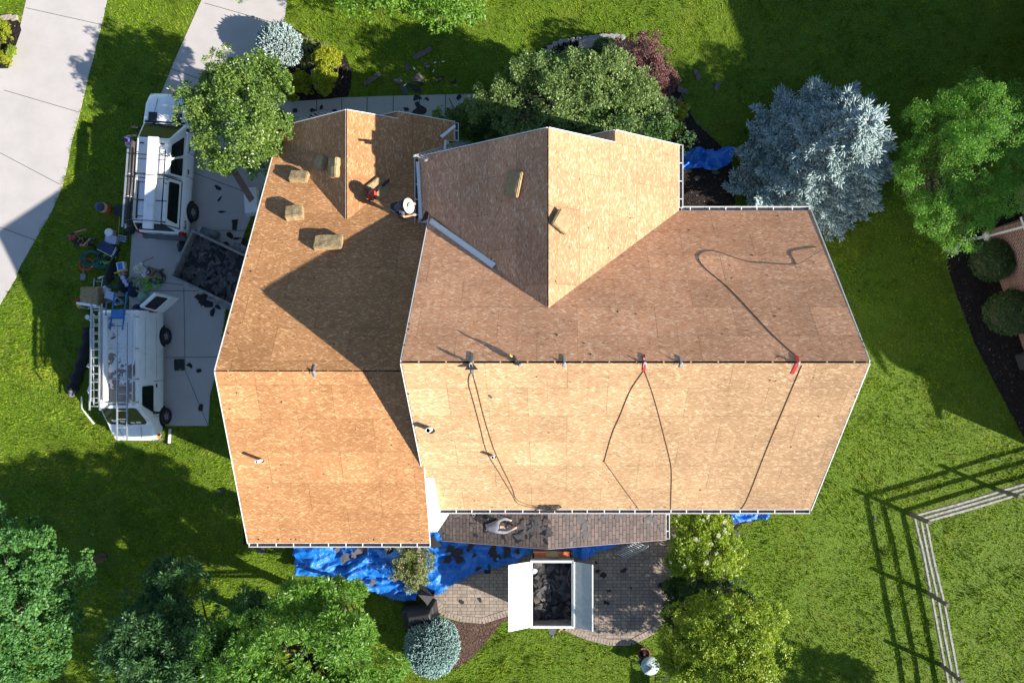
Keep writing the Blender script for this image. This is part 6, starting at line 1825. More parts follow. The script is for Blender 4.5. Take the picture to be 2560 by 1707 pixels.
def coil(name, label, cat, px, py, r, turns, m, rr=.018, z=.03, wob=.18, group=None):
    pts = []
    for k in range(turns * 14):
        a = 2 * PI * k / 14; q = r * (1 + wob * math.sin(a * .37 + k * .05) + random.uniform(-.04, .04))
        pts.append(Vector((q * math.cos(a) + .06 * math.sin(k * .11), q * .8 * math.sin(a), z + .09 * abs(math.sin(k * .19)))))
    t = thing(name, label, cat, P(px, py), 0, group)
    mb = MB(); mb.tube(smooth_path(pts, 2), rr, 6); mb.build('coil', m, t)
    mb = MB(); e = pts[-1]; mb.tube([e, e + Vector((.06, .03, 0))], rr * 1.5, 6); mb.build('fitting', M['strap'], t); return t
random.seed(21)
coil('hose', 'loose coil of teal hose on the lawn', 'hose', 214, 595, .40, 11, c_gr)
coil('hose', 'smaller teal hose coil overlapping the lime one', 'hose', 236, 603, .28, 8, c_gr)
coil('hose', 'orange hose loop under the teal hose', 'hose', 203, 608, .30, 3, col('orange_hose', (.42, .07, .025), .5))
coil('hose', 'lime and black hose coil right of the teal hoses', 'hose', 251, 594, .25, 6, c_li, .022)
coil('hose', 'black cord coil resting on the lime hose', 'cord', 246, 590, .20, 8, M['blackplastic'], .014, .1)
coil('hose', 'dark green hose coil beside the aluminium ladder section', 'hose', 263, 648, .30, 9, c_gr)
coil('rope_coil', 'pale rope heap at the driveway edge', 'rope', 312, 647, .28, 9, c_rope, .014)
coil('harness', 'lime and black safety harness tangled on the concrete', 'harness', 330, 655, .28, 4, c_li, .022, .03, .5)
coil('harness', 'lime and black harness lying nearest the trailer', 'harness', 358, 650, .22, 3, c_li, .02, .03, .6)
coil('harness', 'black harness straps beside the standing man', 'harness', 366, 638, .24, 4, M['blackplastic'], .018, .03, .5)
def soft(name, label, cat, px, py, s, m, ang=0, z=0):
    bm = bmesh.new(); bmesh.ops.create_icosphere(bm, subdivisions=3, radius=1)
    sd = random.randint(0, 999)
    for v in bm.verts:
        k = .75 + .5 * vnoise(np.array([v.co.x * 1.3 + 5]), np.array([v.co.y * 1.3 + v.co.z]), 1.6, sd)[0]
        v.co = Vector((v.co.x * s[0] * k, v.co.y * s[1] * k, max(v.co.z, -.25) * s[2] * k + s[2] * .25))
    for f in bm.faces: f.smooth = True
    me = bpy.data.meshes.new(name); bm.to_mesh(me); bm.free(); me.materials.append(m)
    o = bpy.data.objects.new(name, me); COL.objects.link(o); o.location = P(px, py, z); o.rotation_euler = (0, 0, ang); return tag(o, label, cat)
soft('tool_bag', 'long dark bag lying beside the lime hose', 'bag', 259, 620, (.17, .62, .2), c_blk, R(-14))
soft('clothes', 'navy jacket dropped at the driveway edge', 'clothes', 306, 666, (.24, .34, .16), c_nav2, R(10))
soft('tool_bag', 'black bag between the green hose and the navy jacket', 'bag', 287, 660, (.26, .26, .2), c_blk)
soft('hat', 'round tan cap on top of the black bags', 'hat', 281, 674, (.17, .15, .13), c_tan)
soft('plastic_bag', 'clear crumpled plastic bag next to the foam block', 'bag', 246, 666, (.22, .2, .12), c_cl)
soft('tool_bag', 'pale green duffel bag beside the open van door', 'bag', 332, 685, (.22, .3, .2), col('pale_green_bag', (.22, .36, .28), .8), R(40))
soft('clothes', 'grey blue clothing heap behind the van bumper', 'clothes', 322, 712, (.3, .28, .22), c_nav2)
soft('tool_bag', 'black equipment bag hanging at the rear of the truck', 'bag', 303, 528, (.26, .2, .3), M['blackplastic'], .4)
soft('compressor_bag', 'black tool heap in front of the driveway trailer', 'tool', 424, 562, (.2, .36, .3), M['blackplastic'], R(-24))
soft('plastic_bag', 'white paper scrap stuck on the trailer lid', 'paper', 1228, 1311, (.1, .11, .06), M['white'], 0, 1.62)
wh = one('tile_box', 'open white box of papers on the lawn edge', 'box', [('box', lambda b: b.rbox((0, 0, .1), (.34, .42, .2), .02), M['white']), ('folder', lambda b: b.rbox((.0, .02, .215), (.2, .3, .02), .01), c_bl)], P(283, 614), R(10))
one('spirit_level', 'yellow bar across the small boxes', 'level', [('bar', lambda b: b.rbox((0, 0, .23), (.56, .06, .04), .01), c_ye)], P(284, 625), R(18))
for i, (x, y, lb) in enumerate(((281, 631, 'small cardboard box left of its twin under the yellow bar'), (288, 628, 'small cardboard box right of its twin under the yellow bar'))):
    one('carton', lb, 'box', [('box', lambda b: b.rbox((0, 0, .09), (.17, .2, .18), .01), c_tan), ('tape', lambda b: b.box((0, 0, .183), (.04, .2, .004)), col('tape', (.45, .38, .28), .4))], P(x, y), R(14))
for i, (x, y, lb) in enumerate(((289, 639, 'upper purple labelled paint can'), (293, 647, 'middle purple labelled paint can'), (297, 655, 'lowest pale paint can in the row'))):
    one('paint_can', lb, 'can', [('can', lambda b: b.lathe([(.1, 0), (.1, .22)], n=14), col('can_purple', (.16, .14, .5), .4)), ('lid', lambda b: b.lathe([(.098, .221), (.09, .225), (.01, .218)], n=14), c_lil)], P(x, y))
one('cardboard_sheet', 'brown cardboard sheet lying beside the foam block', 'cardboard', [('sheet', lambda b: b.box((0, 0, .02), (.34, .4, .02)), c_tan)], P(246, 684), .1)
one('storage_tote', 'lilac lidded box near the foam block', 'tote', [('box', lambda b: b.rbox((0, 0, .13), (.42, .3, .26), .04, taper=1.06), M['pvc']), ('lid', lambda b: b.rbox((0, 0, .275), (.46, .34, .03), .03), c_lil)], P(262, 680), R(-16))
one('bucket', 'white bucket with a navy inside near the van door', 'bucket', [('body', lambda b: b.lathe([(.13, 0), (.16, .36), (.165, .37), (.15, .36), (.12, .05), (.0, .05)], n=18), M['pvc']), ('content', lambda b: b.lathe([(.145, .25), (.08, .27), (.01, .26)], n=14), c_na)], P(280, 694))
one('fuel_can', 'red fuel can with a yellow spout at the lawn end of the van', 'fuel can', [('can', lambda b: b.rbox((0, 0, .15), (.32, .26, .3), .06, taper=.9), c_red), ('spout', lambda b: b.tube([(.02, -.05, .3), (.06, -.2, .38), (.1, -.34, .36)], [.06, .045, .02], 9), c_ye), ('grip', lambda b: b.tube([(-.1, .02, .3), (-.08, .02, .38), (.06, .02, .38), (.08, .02, .3)], .02, 6), c_red)], P(188, 694), R(10))
one('cup', 'small blue plastic cup on the grass left of the van', 'cup', [('cup', lambda b: b.lathe([(.07, 0), (.10, .2), (.105, .2), (.09, .19), (.06, .02), (0, .02)], n=14), c_bl), ('rim', lambda b: b.lathe([(.106, .19), (.112, .2), (.106, .21)], n=14), M['white'])], P(208, 729))
one('spray_bottle', 'small pale spray bottle on the grass above the ladder section', 'bottle', [('bottle', lambda b: b.tube([(0, 0, .05), (.2, .08, .05)], [.05, .045], 9), M['pvc']), ('nozzle', lambda b: b.tube([(.2, .08, .05), (.27, .11, .05)], [.02, .03], 7), M['white'])], P(228, 640))
def short_ladder():
    t = thing('ladder_section', 'short aluminium ladder section lying on the grass by the foam block', 'ladder', P(226, 655, 0))
    ladder(t, (-.05, -.75, .08), (.08, .28, .08), (1, 0, 0), .36, M['alu'], 4, .07, .03, .018)
short_ladder()
tag(soft('tarp_roll', 'long black rolled tarp on the grass beside the van', 'tarp', 0, 0, (.2, 1, .2), c_blk), None)
bpy.data.objects.remove(bpy.data.objects['tarp_roll'])
rp = [P(x, y, .14) for x, y in ((204, 752), (203, 770), (196, 805), (186, 840), (175, 870), (166, 895))]
t = thing('tarp_roll', 'long black rolled tarp on the grass beside the van', 'tarp', (rp[0].x, rp[0].y, 0)); o0 = Vector((rp[0].x, rp[0].y, 0))
mb = MB(); mb.tube([p - o0 for p in smooth_path(rp, 4)], [.22 + .05 * math.sin(k * 1.7) for k in range(21)], 10); mb.build('roll', c_blk, t)
mb = MB(); e = rp[-1] - o0; mb.tube([e + Vector((.05, .1, 0)), e + Vector((-.1, -.28, -.06))], [.2, .11], 9); mb.build('loose_end', col('grey_lining', (.16, .15, .16), .8), t)
one('rubber_mat', 'square black rubber mat on the concrete beside the van', 'mat', [('mat', lambda b: b.rbox((0, 0, .05), (.44, .5, .06), .04), M['blackplastic']), ('grip', lambda b: b.box((.04, -.2, .083), (.1, .02, .006)), M['strap'])], P(413, 838), R(2))
one('downspout_pipe', 'short white pipe lying off the front corner of the concrete pad', 'pipe', [('pipe', lambda b: b.tube([(0.03, .3, .06), (-.02, -.36, .06)], .06, 12), M['pvc']), ('base_ring', lambda b: b.lathe([(.1, 0), (.1, .05), (.06, .051)], (-.02, -.4, .06), 14, 0, (0, 1, 0)), M['blackplastic'])], P(391, 1000, .02))
one('plank', 'long brown plank leaning on the garage behind the round tree', 'plank', [('plank', lambda b: b.bar((-.55, .75, .1), (.65, -.75, 1.0), .26, .05), col('stained_plank', (.17, .10, .065), .8, var=.3))], P(568, 432, .4))
one('foam_boards', 'stack of white foam boards at the garage door', 'boards', [('board', (lambda k: (lambda b: b.box((.02 * k, .03 * k, .08 + .13 * k), (.55, 1.1, .12))))(k), M['white']) for k in range(3)], P(583, 468, 0), R(4))
one('gas_cylinder', 'grey cylinder lying between the trailer and the garage', 'cylinder', [('tank', lambda b: b.tube([(-.35, .1, .2), (.35, -.14, .2)], .17, 14), col('tank_grey', (.16, .17, .19), .45)), ('cap', lambda b: b.tube([(-.5, .15, .2), (-.352, .1, .2)], [.12, .17], 14), col('tank_pale', (.42, .46, .5), .5))], P(488, 537, 0))

# ================================================================== patio and garden things
gq = P(970, 1400, 0); gr = thing('covered_grill', 'barbecue under a black fitted cover beside the globe spruce', 'grill', (gq.x, gq.y, .02), R(10))
c_gc = col('grill_cover', (.022, .022, .025), .6, var=.3)
mb = MB(); q = frustum(mb, (-.72, .72, -.38, .38, .03), (-.68, .68, -.34, .34, .85)); mb2 = mb.build('cover', c_gc, gr); bevel(mb2, .04, 2)
mb = MB(); frustum(mb, (-.45, .66, -.36, .34, .851), (-.36, .56, -.1, .16, 1.15)); o = mb.build('hood_cover', c_gc, gr); bevel(o, .05, 3)
mb = MB()
for x in (-.3, .1, .5): mb.bar((x, -.345, .86), (x * .9, .0, 1.155), .012, .012)
mb.build('seams', col('grey_piping', (.15, .15, .16), .6), gr)
one('black_cover', 'black cover sheet propped between grill and tarp', 'cover', [('sheet', lambda b: b.raw([(-.45, .35, .55), (-.2, .5, .35), (.5, -.15, .7), (.3, -.45, .9), (-.1, .0, .95), (-.45, .3, .0), (.45, -.35, .0), (.5, -.1, .0)], [(0, 1, 2, 4), (0, 4, 3, 2)[::-1], (5, 6, 3, 4), (0, 5, 4, 4)[:3], (2, 3, 6, 7)]), c_gc), ('edge', lambda b: b.bar((-.45, .35, .56), (.3, -.45, .92), .03, .02), col('grey_piping', (.15, .15, .16), .6))], P(976, 1348, .2))
pt = P(1477, 1493, 0)
one('clay_pot', 'brown clay pot in the shadow at the edge of the patio', 'pot', [('pot', lambda b: b.lathe([(.16, 0), (.25, .32), (.28, .33), (.28, .38), (.23, .37), (.2, .3), (0, .28)], n=18), col('terracotta', (.16, .06, .04), .8)), ('soil', lambda b: b.lathe([(.2, .29), (.1, .31), (.01, .3)], n=12), M['mulch'])], (pt.x, pt.y, .0))
pt = P(1489, 1512, 0)
one('garden_table', 'small glass topped table half under the yellow green tree', 'table', [('top', lambda b: b.lathe([(.38, .68), (.4, .69), (.4, .705), (.01, .706)], n=20), col('pale_glass', (.42, .52, .5), .12)), ('pedestal', lambda b: b.lathe([(.2, 0), (.05, .05), (.03, .6), (.15, .679)], n=12), M['alu'])], (pt.x, pt.y, 0))
pt = P(1478, 1512, 0)
one('chair', 'folded metal chair with a dark seat leaning by the clay pot', 'chair', [('seat', lambda b: b.rbox((0, 0, .42), (.42, .42, .04), .02), c_na), ('backrest', lambda b: b.box((0, -.2, .68), (.4, .03, .35)), M['alu'])] + [('leg', (lambda x, y: (lambda b: b.tube([(x, y, 0), (x * .9, y * .9, .41)], .015, 6)))(x, y), M['alu']) for x in (-.18, .18) for y in (-.18, .18)], (pt.x, pt.y, 0), R(35))
pt = P(1497, 1535, 0)
one('garden_pole', 'thin white pole stuck in the lawn beside the yellow green tree', 'pole', [('pole', lambda b: b.tube([(0, 0, 0), (-.05, .45, .8)], .022, 7), M['white']), ('foot', lambda b: b.lathe([(.05, 0), (.04, .05), (.02, .06)], n=8), M['blackplastic'])], (pt.x, pt.y, 0))
pt = P(1517, 1562, 0)
one('wheelbarrow', 'black framed garden cart at the bottom edge under the yellow green tree', 'cart', [('tray', lambda b: (b.box((0, -.25, .45), (.5, .7, .04)), b.box((-.26, -.25, .55), (.03, .7, .2)), b.box((.26, -.25, .55), (.03, .7, .2))), c_red), ('frame', lambda b: (b.tube([(-.3, .45, .6), (-.3, -.6, .5)], .022, 6), b.tube([(.3, .45, .6), (.3, -.6, .5)], .022, 6), b.tube([(-.3, .4, .6), (.3, .4, .6)], .022, 6), b.tube([(-.3, .3, .59), (.3, .3, .59)], .015, 6)), M['blackmetal']), ('wheel', lambda b: b.lathe([(.05, -.04), (.17, -.04), (.17, .04), (.05, .04)], (0, -.7, .17), 16, 0, (1, 0, 0)), M['rubber'])], (pt.x, pt.y, 0))
# bin at the brick house
bq = P(2338, 828, 0)
one('storage_bin', 'dark grey wheeled bin by the brick house at the right edge', 'bin', [('box', lambda b: b.rbox((0, 0, .5), (.62, .72, 1.0), .06, taper=1.08), col('bin_grey', (.05, .055, .055), .5)), ('lid', lambda b: b.rbox((0, 0, 1.04), (.7, .8, .08), .05), col('bin_grey', (.05, .055, .055), .5)), ('handle', lambda b: b.tube([(.36, -.25, 1.0), (.44, -.2, 1.06), (.44, .2, 1.06), (.36, .25, 1.0)], .03, 7), c_bl), ('red_tag', lambda b: b.box((.1, -.24, 1.083), (.05, .2, .006)), c_red)], (bq.x + .25, bq.y, .03), R(18))
one('splash_block', 'pale splash block at the corner of the brick house bed', 'splash block', [('block', lambda b: b.raw([(-.12, -.25, 0), (.12, -.2, 0), (.06, .25, 0), (-.04, .25, 0), (-.12, -.25, .09), (.12, -.2, .09), (.06, .25, .14), (-.04, .25, .14)], [(3, 2, 1, 0), (4, 5, 6, 7), (0, 1, 5, 4), (1, 2, 6, 5), (2, 3, 7, 6), (3, 0, 4, 7)]), col('pale_block', (.42, .44, .46), .8)), ('lip', lambda b: b.bar((-.12, -.25, .1), (-.04, .25, .15), .03, .03), M['walkc'])], P(2196, 570, .03), R(-32))
# stones
M['stone'] = mat('edging_stone', (.27, .26, .245), .9, var=.3, scale=5, bmp=.5)
M['stone2'] = mat('tan_stone', (.34, .28, .23), .9, var=.3, scale=5, bmp=.5)
STN = []
for k in range(5):
    bm = bmesh.new(); bmesh.ops.create_icosphere(bm, subdivisions=2, radius=1); g_ = np.random.default_rng(k)
    for v in bm.verts: v.co = Vector((max(-.75, min(.75, v.co.x * 1.1)), max(-.7, min(.7, v.co.y * 1.1)), max(-.5, min(.55, v.co.z)))) * (1 + g_.uniform(-.08, .08))
    me = bpy.data.meshes.new('edging_stone'); bm.to_mesh(me); bm.free(); me.materials.append(M['stone']); STN.append(me)
def stone(label, group, x, y, sx, sy, sz, ang, m='stone', z=.0):
    me = random.choice(STN)
    if m != 'stone':
        me = me.copy(); me.materials[0] = M[m]
    o = bpy.data.objects.new('edging_stone', me); COL.objects.link(o); o.location = P(x, y, z) + Vector((0, 0, sz * .3)); o.scale = (sx, sy, sz); o.rotation_euler = (0, 0, ang); return tag(o, label, 'stone', group)
st = [(1258, 122), (1264, 112), (1275, 105), (1288, 100), (1302, 97), (1316, 95), (1330, 93), (1343, 92), (1356, 91), (1369, 89), (1381, 88), (1393, 87), (1406, 86), (1418, 86), (1430, 88)]
for i, (x, y) in enumerate(st):
    stone('grey edging stone in the curved row behind the wide tree', 'edging stones of the front island bed', x, y, random.uniform(.13, .2), random.uniform(.11, .16), .2, random.uniform(-.4, .4) + (.5 if x < 1290 else .1))
for i, (x, y, lb) in enumerate(((12, 43, 'left tan stone at the top of the left bed'), (23, 41, 'middle tan stone at the top of the left bed'), (36, 43, 'right tan stone at the top of the left bed'))): stone(lb, 'tan stones at the left bed', x, y, .2, .15, .14, .2, 'stone2')
stone('flat tan rock between the golden shrubs', 'rocks in the front bed', 729, 168, .3, .22, .2, .4, 'stone2')
stone('low brown rock below the blue globe spruce', 'rocks in the front bed', 612, 156, .28, .18, .14, -.2, 'stone2')
stone('round weathered rock under the edge of the purple bush', 'rocks in the front bed', 1352, 106, .55, .3, .3, .1, 'stone2')
for i, (x, y, lb) in enumerate(((2178, 580, 'left pebble by the splash block'), (2186, 570, 'middle pebble by the splash block'), (2193, 581, 'right pebble by the splash block'))): stone(lb, 'pebbles by the brick house', x, y, .11, .1, .1, i, 'stone2')
# ================================================================== people
M['skin'] = mat('skin', (.42, .22, .15), .55, var=.08)
M['skin_pale'] = mat('skin_light', (.55, .32, .23), .55, var=.08)
def skin_obj(name, verts, edges, radii, m, parent, sub=2):
    bm = bmesh.new(); lay = bm.verts.layers.skin.verify()
    vs = [bm.verts.new(v) for v in verts]
    for a, b in edges: bm.edges.new((vs[a], vs[b]))
    for i, v in enumerate(vs):
        r = radii[i]; v[lay].radius = (r, r) if not isinstance(r, tuple) else r
        v[lay].use_root = (i == 0)
    me = bpy.data.meshes.new(name); bm.to_mesh(me); bm.free()
    o = bpy.data.objects.new(name, me); COL.objects.link(o)
    sk = o.modifiers.new('skin', 'SKIN'); sk.use_smooth_shade = True
    if sub: s = o.modifiers.new('sub', 'SUBSURF'); s.levels = sub; s.render_levels = sub
    dg = bpy.context.evaluated_depsgraph_get(); dg.update()
    me2 = bpy.data.meshes.new_from_object(o.evaluated_get(dg)); me2.name = name
    o.modifiers.clear(); o.data = me2; bpy.data.meshes.remove(me)
    me2.materials.clear(); me2.materials.append(m)
    for p in me2.polygons: p.use_smooth = True
    o.parent = parent
    return o

def person(label, loc, rz, J, shirt, trousers, shoes, skin, sleeve='short', hat=None, hair=(.02, .014, .01), extras=None, sx=1.0):
    """J: joints in the body frame (+y is where the person faces, +x their right)"""
    t = thing('person', label, 'person', loc, rz)
    V = []; E = []; Rr = []; idx = {}
    def add(k, p, r, to=None):
        idx[k] = len(V); V.append(tuple(p)); Rr.append(r)
        if to is not None: E.append((idx[to], idx[k]))
    j = {k: Vector(v) for k, v in J.items()}
    add('pelvis', j['pelvis'], (.11, .10))
    add('waist', j['pelvis'].lerp(j['chest'], .5), (.105, .095), 'pelvis'); add('chest', j['chest'], (.12, .105), 'waist')
    add('neckb', j['neck'], .06, 'chest'); 
    up = (j['head'] - j['neck']).normalized()
    add('neck', j['neck'] + up * .07, .052, 'neckb'); hc = j['head']
    add('jaw', hc - up * .06, .072, 'neck'); add('skull', hc + up * .03, .092, 'jaw'); add('crown', hc + up * .10, .07, 'skull')
    fw = j.get('face', Vector((0, 1, 0))).normalized(); fw = (fw - up * fw.dot(up)).normalized(); rt = fw.cross(up)
    add('nose', hc + fw * .105 - up * .01, .014, 'skull')
    for s, n_ in ((1, 'r'), (-1, 'l')): add('ear' + n_, hc + rt * s * .098, .018, 'skull')
    for n_, s in (('r', 1), ('l', -1)):
        add('sh' + n_, j['sh' + n_], .062, 'chest'); add('el' + n_, j['el' + n_], .045, 'sh' + n_); add('fo' + n_, j['el' + n_].lerp(j['wr' + n_], .45), .043, 'el' + n_); add('wr' + n_, j['wr' + n_], .029, 'fo' + n_)
        hd = j.get('hd' + n_, (j['wr' + n_] - j['el' + n_])).normalized()
        sd = hd.cross(Vector((0, 0, 1)))
        sd = sd.normalized() if sd.length > .1 else Vector((1, 0, 0)); pn = sd.cross(hd)
        add('palm' + n_, j['wr' + n_] + hd * .065, (.040, .022), 'wr' + n_)
        for k, (o_, ln) in enumerate(((-.03, .062), (-.01, .075), (.01, .07), (.03, .055))):
            b_ = j['wr' + n_] + hd * .10 + sd * o_
            add('k%d' % k + n_, b_, .0105, 'palm' + n_); add('m%d' % k + n_, b_ + hd * ln * .5 - pn * .012, .0095, 'k%d' % k + n_); add('t%d' % k + n_, b_ + hd * ln * .85 - pn * .034, .008, 'm%d' % k + n_)
        tb = j['wr' + n_] + hd * .04 + sd * s * -.035
        add('th' + n_, tb, .012, 'palm' + n_); add('tt' + n_, tb + hd * .045 + sd * s * -.022, .009, 'th' + n_)
    for n_ in 'rl':
        add('hip' + n_, j['hip' + n_], .088, 'pelvis'); add('kn' + n_, j['kn' + n_], .056, 'hip' + n_); add('ca' + n_, j['kn' + n_].lerp(j['an' + n_], .35), .054, 'kn' + n_); add('an' + n_, j['an' + n_], .038, 'ca' + n_)
        add('he' + n_, j['an' + n_] + Vector((0, 0, -.05)), .04, 'an' + n_); add('to' + n_, j['to' + n_], .034, 'he' + n_)
    skin_obj('body', V, E, Rr, skin, t)
    # shirt
    SV = []; SE = []; SR = []; si = {}
    def sadd(k, p, r, to=None):
        si[k] = len(SV); SV.append(tuple(p)); SR.append(r)
        if to: SE.append((si[to], si[k]))
    sadd('a', j['pelvis'].lerp(j['chest'], .08), (.152, .142)); sadd('b', j['pelvis'].lerp(j['chest'], .5), (.15, .142), 'a'); sadd('c', j['chest'], (.168, .155), 'b'); sadd('cd', j['chest'].lerp(j['neck'], .55), .135, 'c'); sadd('d', j['neck'] - up * .01, .085, 'cd')
    for n_ in 'rl':
        sadd('s' + n_, j['sh' + n_], .08, 'c'); q = j['sh' + n_].lerp(j['el' + n_], .62 if sleeve == 'short' else 1.0)
        sadd('e' + n_, q, .064, 's' + n_)
        if sleeve == 'long': sadd('w' + n_, j['el' + n_].lerp(j['wr' + n_], .92), .045, 'e' + n_)
    skin_obj('shirt', SV, SE, SR, shirt, t)
    SV, SE, SR, si = [], [], [], {}
    sadd('p', j['pelvis'] + (j['chest'] - j['pelvis']).normalized() * .05, (.145, .138))
    for n_ in 'rl':
        sadd('h' + n_, j['hip' + n_], .108, 'p'); sadd('k' + n_, j['kn' + n_], .078, 'h' + n_); sadd('c' + n_, j['kn' + n_].lerp(j['an' + n_], .5), .07, 'k' + n_); sadd('a' + n_, j['kn' + n_].lerp(j['an' + n_], .93), .06, 'c' + n_)
    skin_obj('trousers', SV, SE, SR, trousers, t)
    for n_ in 'rl':
        h_ = j['an' + n_] + Vector((0, 0, -.045)); tt = j['to' + n_]
        skin_obj('shoe', [tuple(j['an' + n_] + Vector((0, 0, .03))), tuple(h_), tuple(h_.lerp(tt, .6)), tuple(tt + (tt - h_).normalized() * .03)], [(0, 1), (1, 2), (2, 3)], [.055, .056, .055, .045], shoes, t, 1)
    # face
    for s in (1, -1):
        mb = MB(); e = hc + fw * .083 + rt * s * .033 + up * .012; mb.ball(e, .011, 8, 6, 0); mb.ball(e + fw * .008, .005, 6, 4, 1); mb.build('eye', [M['white'], M['black']], t)
    mb = MB(); mb.tube([hc + fw * .083 + rt * .024 - up * .052, hc + fw * .091 - up * .055, hc + fw * .083 - rt * .024 - up * .052], .006, 5); mb.build('mouth', col('lips', (.28, .09, .07), .6), t)
    # hair
    mb = MB(); q_ = hc + up * .055 - fw * .018; base = len(mb.v)
    rot = Matrix((rt, fw, up)).transposed()
    for i in range(7):
        th = PI * .62 * i / 6
        for k in range(14):
            a = 2 * PI * k / 14; mb.v.append(tuple(q_ + rot @ Vector((.1 * math.sin(th) * math.cos(a), .112 * math.sin(th) * math.sin(a) - .01, .098 * math.cos(th)))))
    for i in range(6):
        for k in range(14):
            k2 = (k + 1) % 14; mb.f.append((base + i * 14 + k, base + (i + 1) * 14 + k, base + (i + 1) * 14 + k2, base + i * 14 + k2)); mb.m.append(0); mb.uv.append(None); mb.sm.append(True)
    mb.build('hair', mat('hair', hair, .6), t)
    ht = hc + up * .075
    if hat == 'straw' or hat == 'pale_straw':
        w = .27 if hat == 'straw' else .2
        mb = MB(); mb.lathe([(w, -.012), (w * .98, .0), (w * .72, .012), (.105, .016), (.10, .06), (.085, .105), (.04, .125), (.0, .12)], ht, 28, 0, up)
        mb.lathe([(w * .98, -.014), (.1, .004)], ht, 28, 0, up)
        mb.build('straw_hat', col('straw', (.68, .60, .42), .85, var=.12, scale=30) if hat == 'straw' else col('pale_straw', (.42, .42, .34), .85, var=.15, scale=30), t)
        mb = MB(); mb.lathe([(.106, .017), (.105, .04)], ht, 24, 0, up); mb.build('hat_band', col('band_brown', (.3, .22, .12), .8), t)
    elif hat == 'cap' or hat == 'red_cap':
        cm = col('cap_purple', (.09, .06, .24), .8) if hat == 'cap' else col('cap_red', (.3, .06, .04), .8)
        mb = MB(); mb.lathe([(.108, -.03), (.108, .02), (.085, .07), (.03, .095), (0, .096)], ht - up * .02, 20, 0, up); mb.build('cap', cm, t)
        mb = MB(); a = ht - up * .04; mb.raw([a + rt * .09 + fw * .04, a + rt * .07 + fw * .19 - up * .02, a - rt * .07 + fw * .19 - up * .02, a - rt * .09 + fw * .04, a + fw * .11 + up * .02], [(0, 1, 4), (1, 2, 4), (2, 3, 4), (0, 4, 3)]); mb.build('visor', cm, t)
    if extras: extras(t, j)
    return t

STAND = dict(pelvis=(0, 0, .95), chest=(0, .01, 1.28), neck=(0, 0, 1.46), head=(0, .03, 1.62), shr=(.19, 0, 1.40), shl=(-.19, 0, 1.40), elr=(.25, -.02, 1.12), ell=(-.25, -.02, 1.12), wrr=(.26, .12, .9), wrl=(-.26, .12, .9),
             hipr=(.1, 0, .9), hipl=(-.1, 0, .9), knr=(.11, .04, .49), knl=(-.11, .04, .49), anr=(.12, 0, .09), anl=(-.12, 0, .09), tor=(.14, .17, .045), tol=(-.14, .17, .045))
def pose(**k): d = dict(STAND); d.update(k); return d
def harness(m):
    def f(t, j):
        mb = MB()
        for n_ in 'rl':
            mb.tube([j['sh' + n_] + Vector((0, .13, .03)), j['chest'] + Vector((0, .15, -.05)), j['pelvis'] + Vector((.1 if n_ == 'l' else -.1, .13, .05))], .014, 5)
            mb.tube([j['sh' + n_] + Vector((0, -.1, .06)), j['chest'] + Vector((0, -.15, -.02)), j['pelvis'] + Vector((.1 if n_ == 'l' else -.1, -.14, .05))], .014, 5)
            mb.lathe([(.112, -.02), (.114, .02)], j['hip' + n_].lerp(j['kn' + n_], .25), 14)
        mb.lathe([(.155, -.025), (.157, .025)], j['pelvis'] + Vector((0, 0, .1)), 18)
        mb.build('harness', m, t)
    return f
c_jean = col('dark_trousers', (.018, .02, .03), .9); c_kh = col('khaki', (.30, .25, .17), .9); c_boot = col('grey_boots', (.10, .10, .095), .8); c_wht = col('white_shirt', (.60, .62, .66), .85); c_gsh = col('grey_shirt', (.17, .17, .20), .9); c_bsh = col('dark_shirt', (.02, .022, .03), .9); c_gsh2 = col('grey_blue_shirt', (.075, .08, .11), .9); c_red2 = col('grey_white_shirt', (.42, .43, .46), .9)
# A: man in dark clothes on the lawn
person('man in black work clothes and a red cap standing on the lawn', (P(221, 561).x, P(221, 561).y, 0.0), R(-70),
       pose(elr=(.30, .12, 1.15), wrr=(.16, .34, 1.08), ell=(-.33, .02, 1.14), wrl=(-.38, .22, .98), knr=(.16, .1, .49), anr=(.2, -.02, .09), tor=(.26, .14, .045), knl=(-.14, .02, .49), anl=(-.2, -.06, .09), tol=(-.26, .1, .045)),
       c_bsh, c_jean, c_boot, M['skin'], hat='red_cap', extras=harness(col('harness_yellow', (.30, .26, .04), .7)))
# B: man with harness and pale straw hat on the driveway
person('man in white shirt, khaki trousers, harness and pale straw hat on the driveway', (P(371, 629).x, P(371, 629).y, 0.02), R(-72),
       pose(elr=(.34, -.06, 1.20), wrr=(.30, .16, 1.02), ell=(-.38, .08, 1.22), wrl=(-.44, .30, 1.10)), c_wht, c_kh, c_boot, M['skin'], hat='pale_straw', extras=harness(M['blackplastic']))
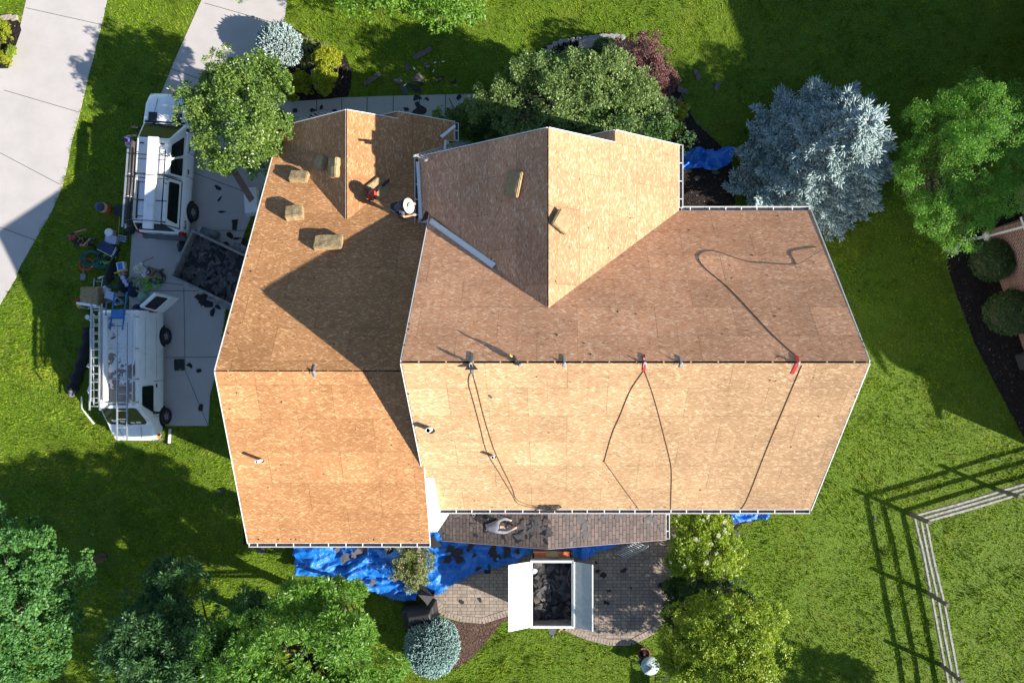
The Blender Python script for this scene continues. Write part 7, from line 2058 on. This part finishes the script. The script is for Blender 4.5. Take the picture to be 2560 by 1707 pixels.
# C: man behind the truck, reaching up to the rack
cq = P(287, 322, 1.6)
person('man in a purple cap reaching up to the truck rack from the street side', (cq.x, cq.y, 0), R(-88),
       pose(elr=(.26, .28, 1.42), wrr=(.2, .48, 1.66), ell=(-.24, .26, 1.40), wrl=(-.16, .46, 1.64), head=(0, .06, 1.63)), c_red2, c_jean, c_boot, M['skin'], hat='cap')
# D: roofer on the garage roof, bending toward the gutter
dp = on(928, 490, fGN); dp.z += .02
sl_ = -pg_n
person('roofer in a wide straw hat bending over the eave of the entry gable', dp, R(-90),
       dict(pelvis=(0, -.12, .80), chest=(0, .14, 1.02), neck=(0, .27, 1.14), head=(0, .40, 1.22), face=(0, .7, -.6), shr=(.18, .2, 1.08), shl=(-.18, .2, 1.08), elr=(.30, .18, .84), ell=(-.30, .22, .86), wrr=(.24, .46, .80), wrl=(-.2, .46, .86),
            hipr=(.1, -.12, .76), hipl=(-.1, -.12, .76), knr=(.15, .08, .44 + .05), knl=(-.15, .10, .44 - .05), anr=(.17, -.1, .09 + .09), anl=(-.17, -.1, .09 - .09), tor=(.19, .08, .045 + .1), tol=(-.19, .08, .045 - .1)),
       c_gsh2, c_jean, M['blackplastic'], M['skin_pale'], hat='straw', extras=harness(M['blackplastic']))
# E: worker crouching on the porch roof
ep = on(1136, 1200, fP); ep.z += .02
person('worker in a grey shirt crouching with his back up on the porch roof', ep, R(-86),
       dict(pelvis=(0, -.30, .56), chest=(0, .12, .70), neck=(0, .30, .70), head=(0, .46, .66), face=(0, .4, -.9), shr=(.2, .2, .66), shl=(-.2, .2, .66), elr=(.27, .46, .50), ell=(-.24, .44, .44), wrr=(.20, .76, .36), wrl=(-.12, .62, .24),
            hipr=(.11, -.26, .50), hipl=(-.11, -.26, .50), knr=(.2, .16, .36), knl=(-.2, .12, .34), anr=(.17, -.2, .08), anl=(-.17, -.22, .06), tor=(.19, -.02, .07), tol=(-.19, -.04, .05)),
       c_gsh, c_jean, c_boot, M['skin_pale'], hat=None, sleeve='long')
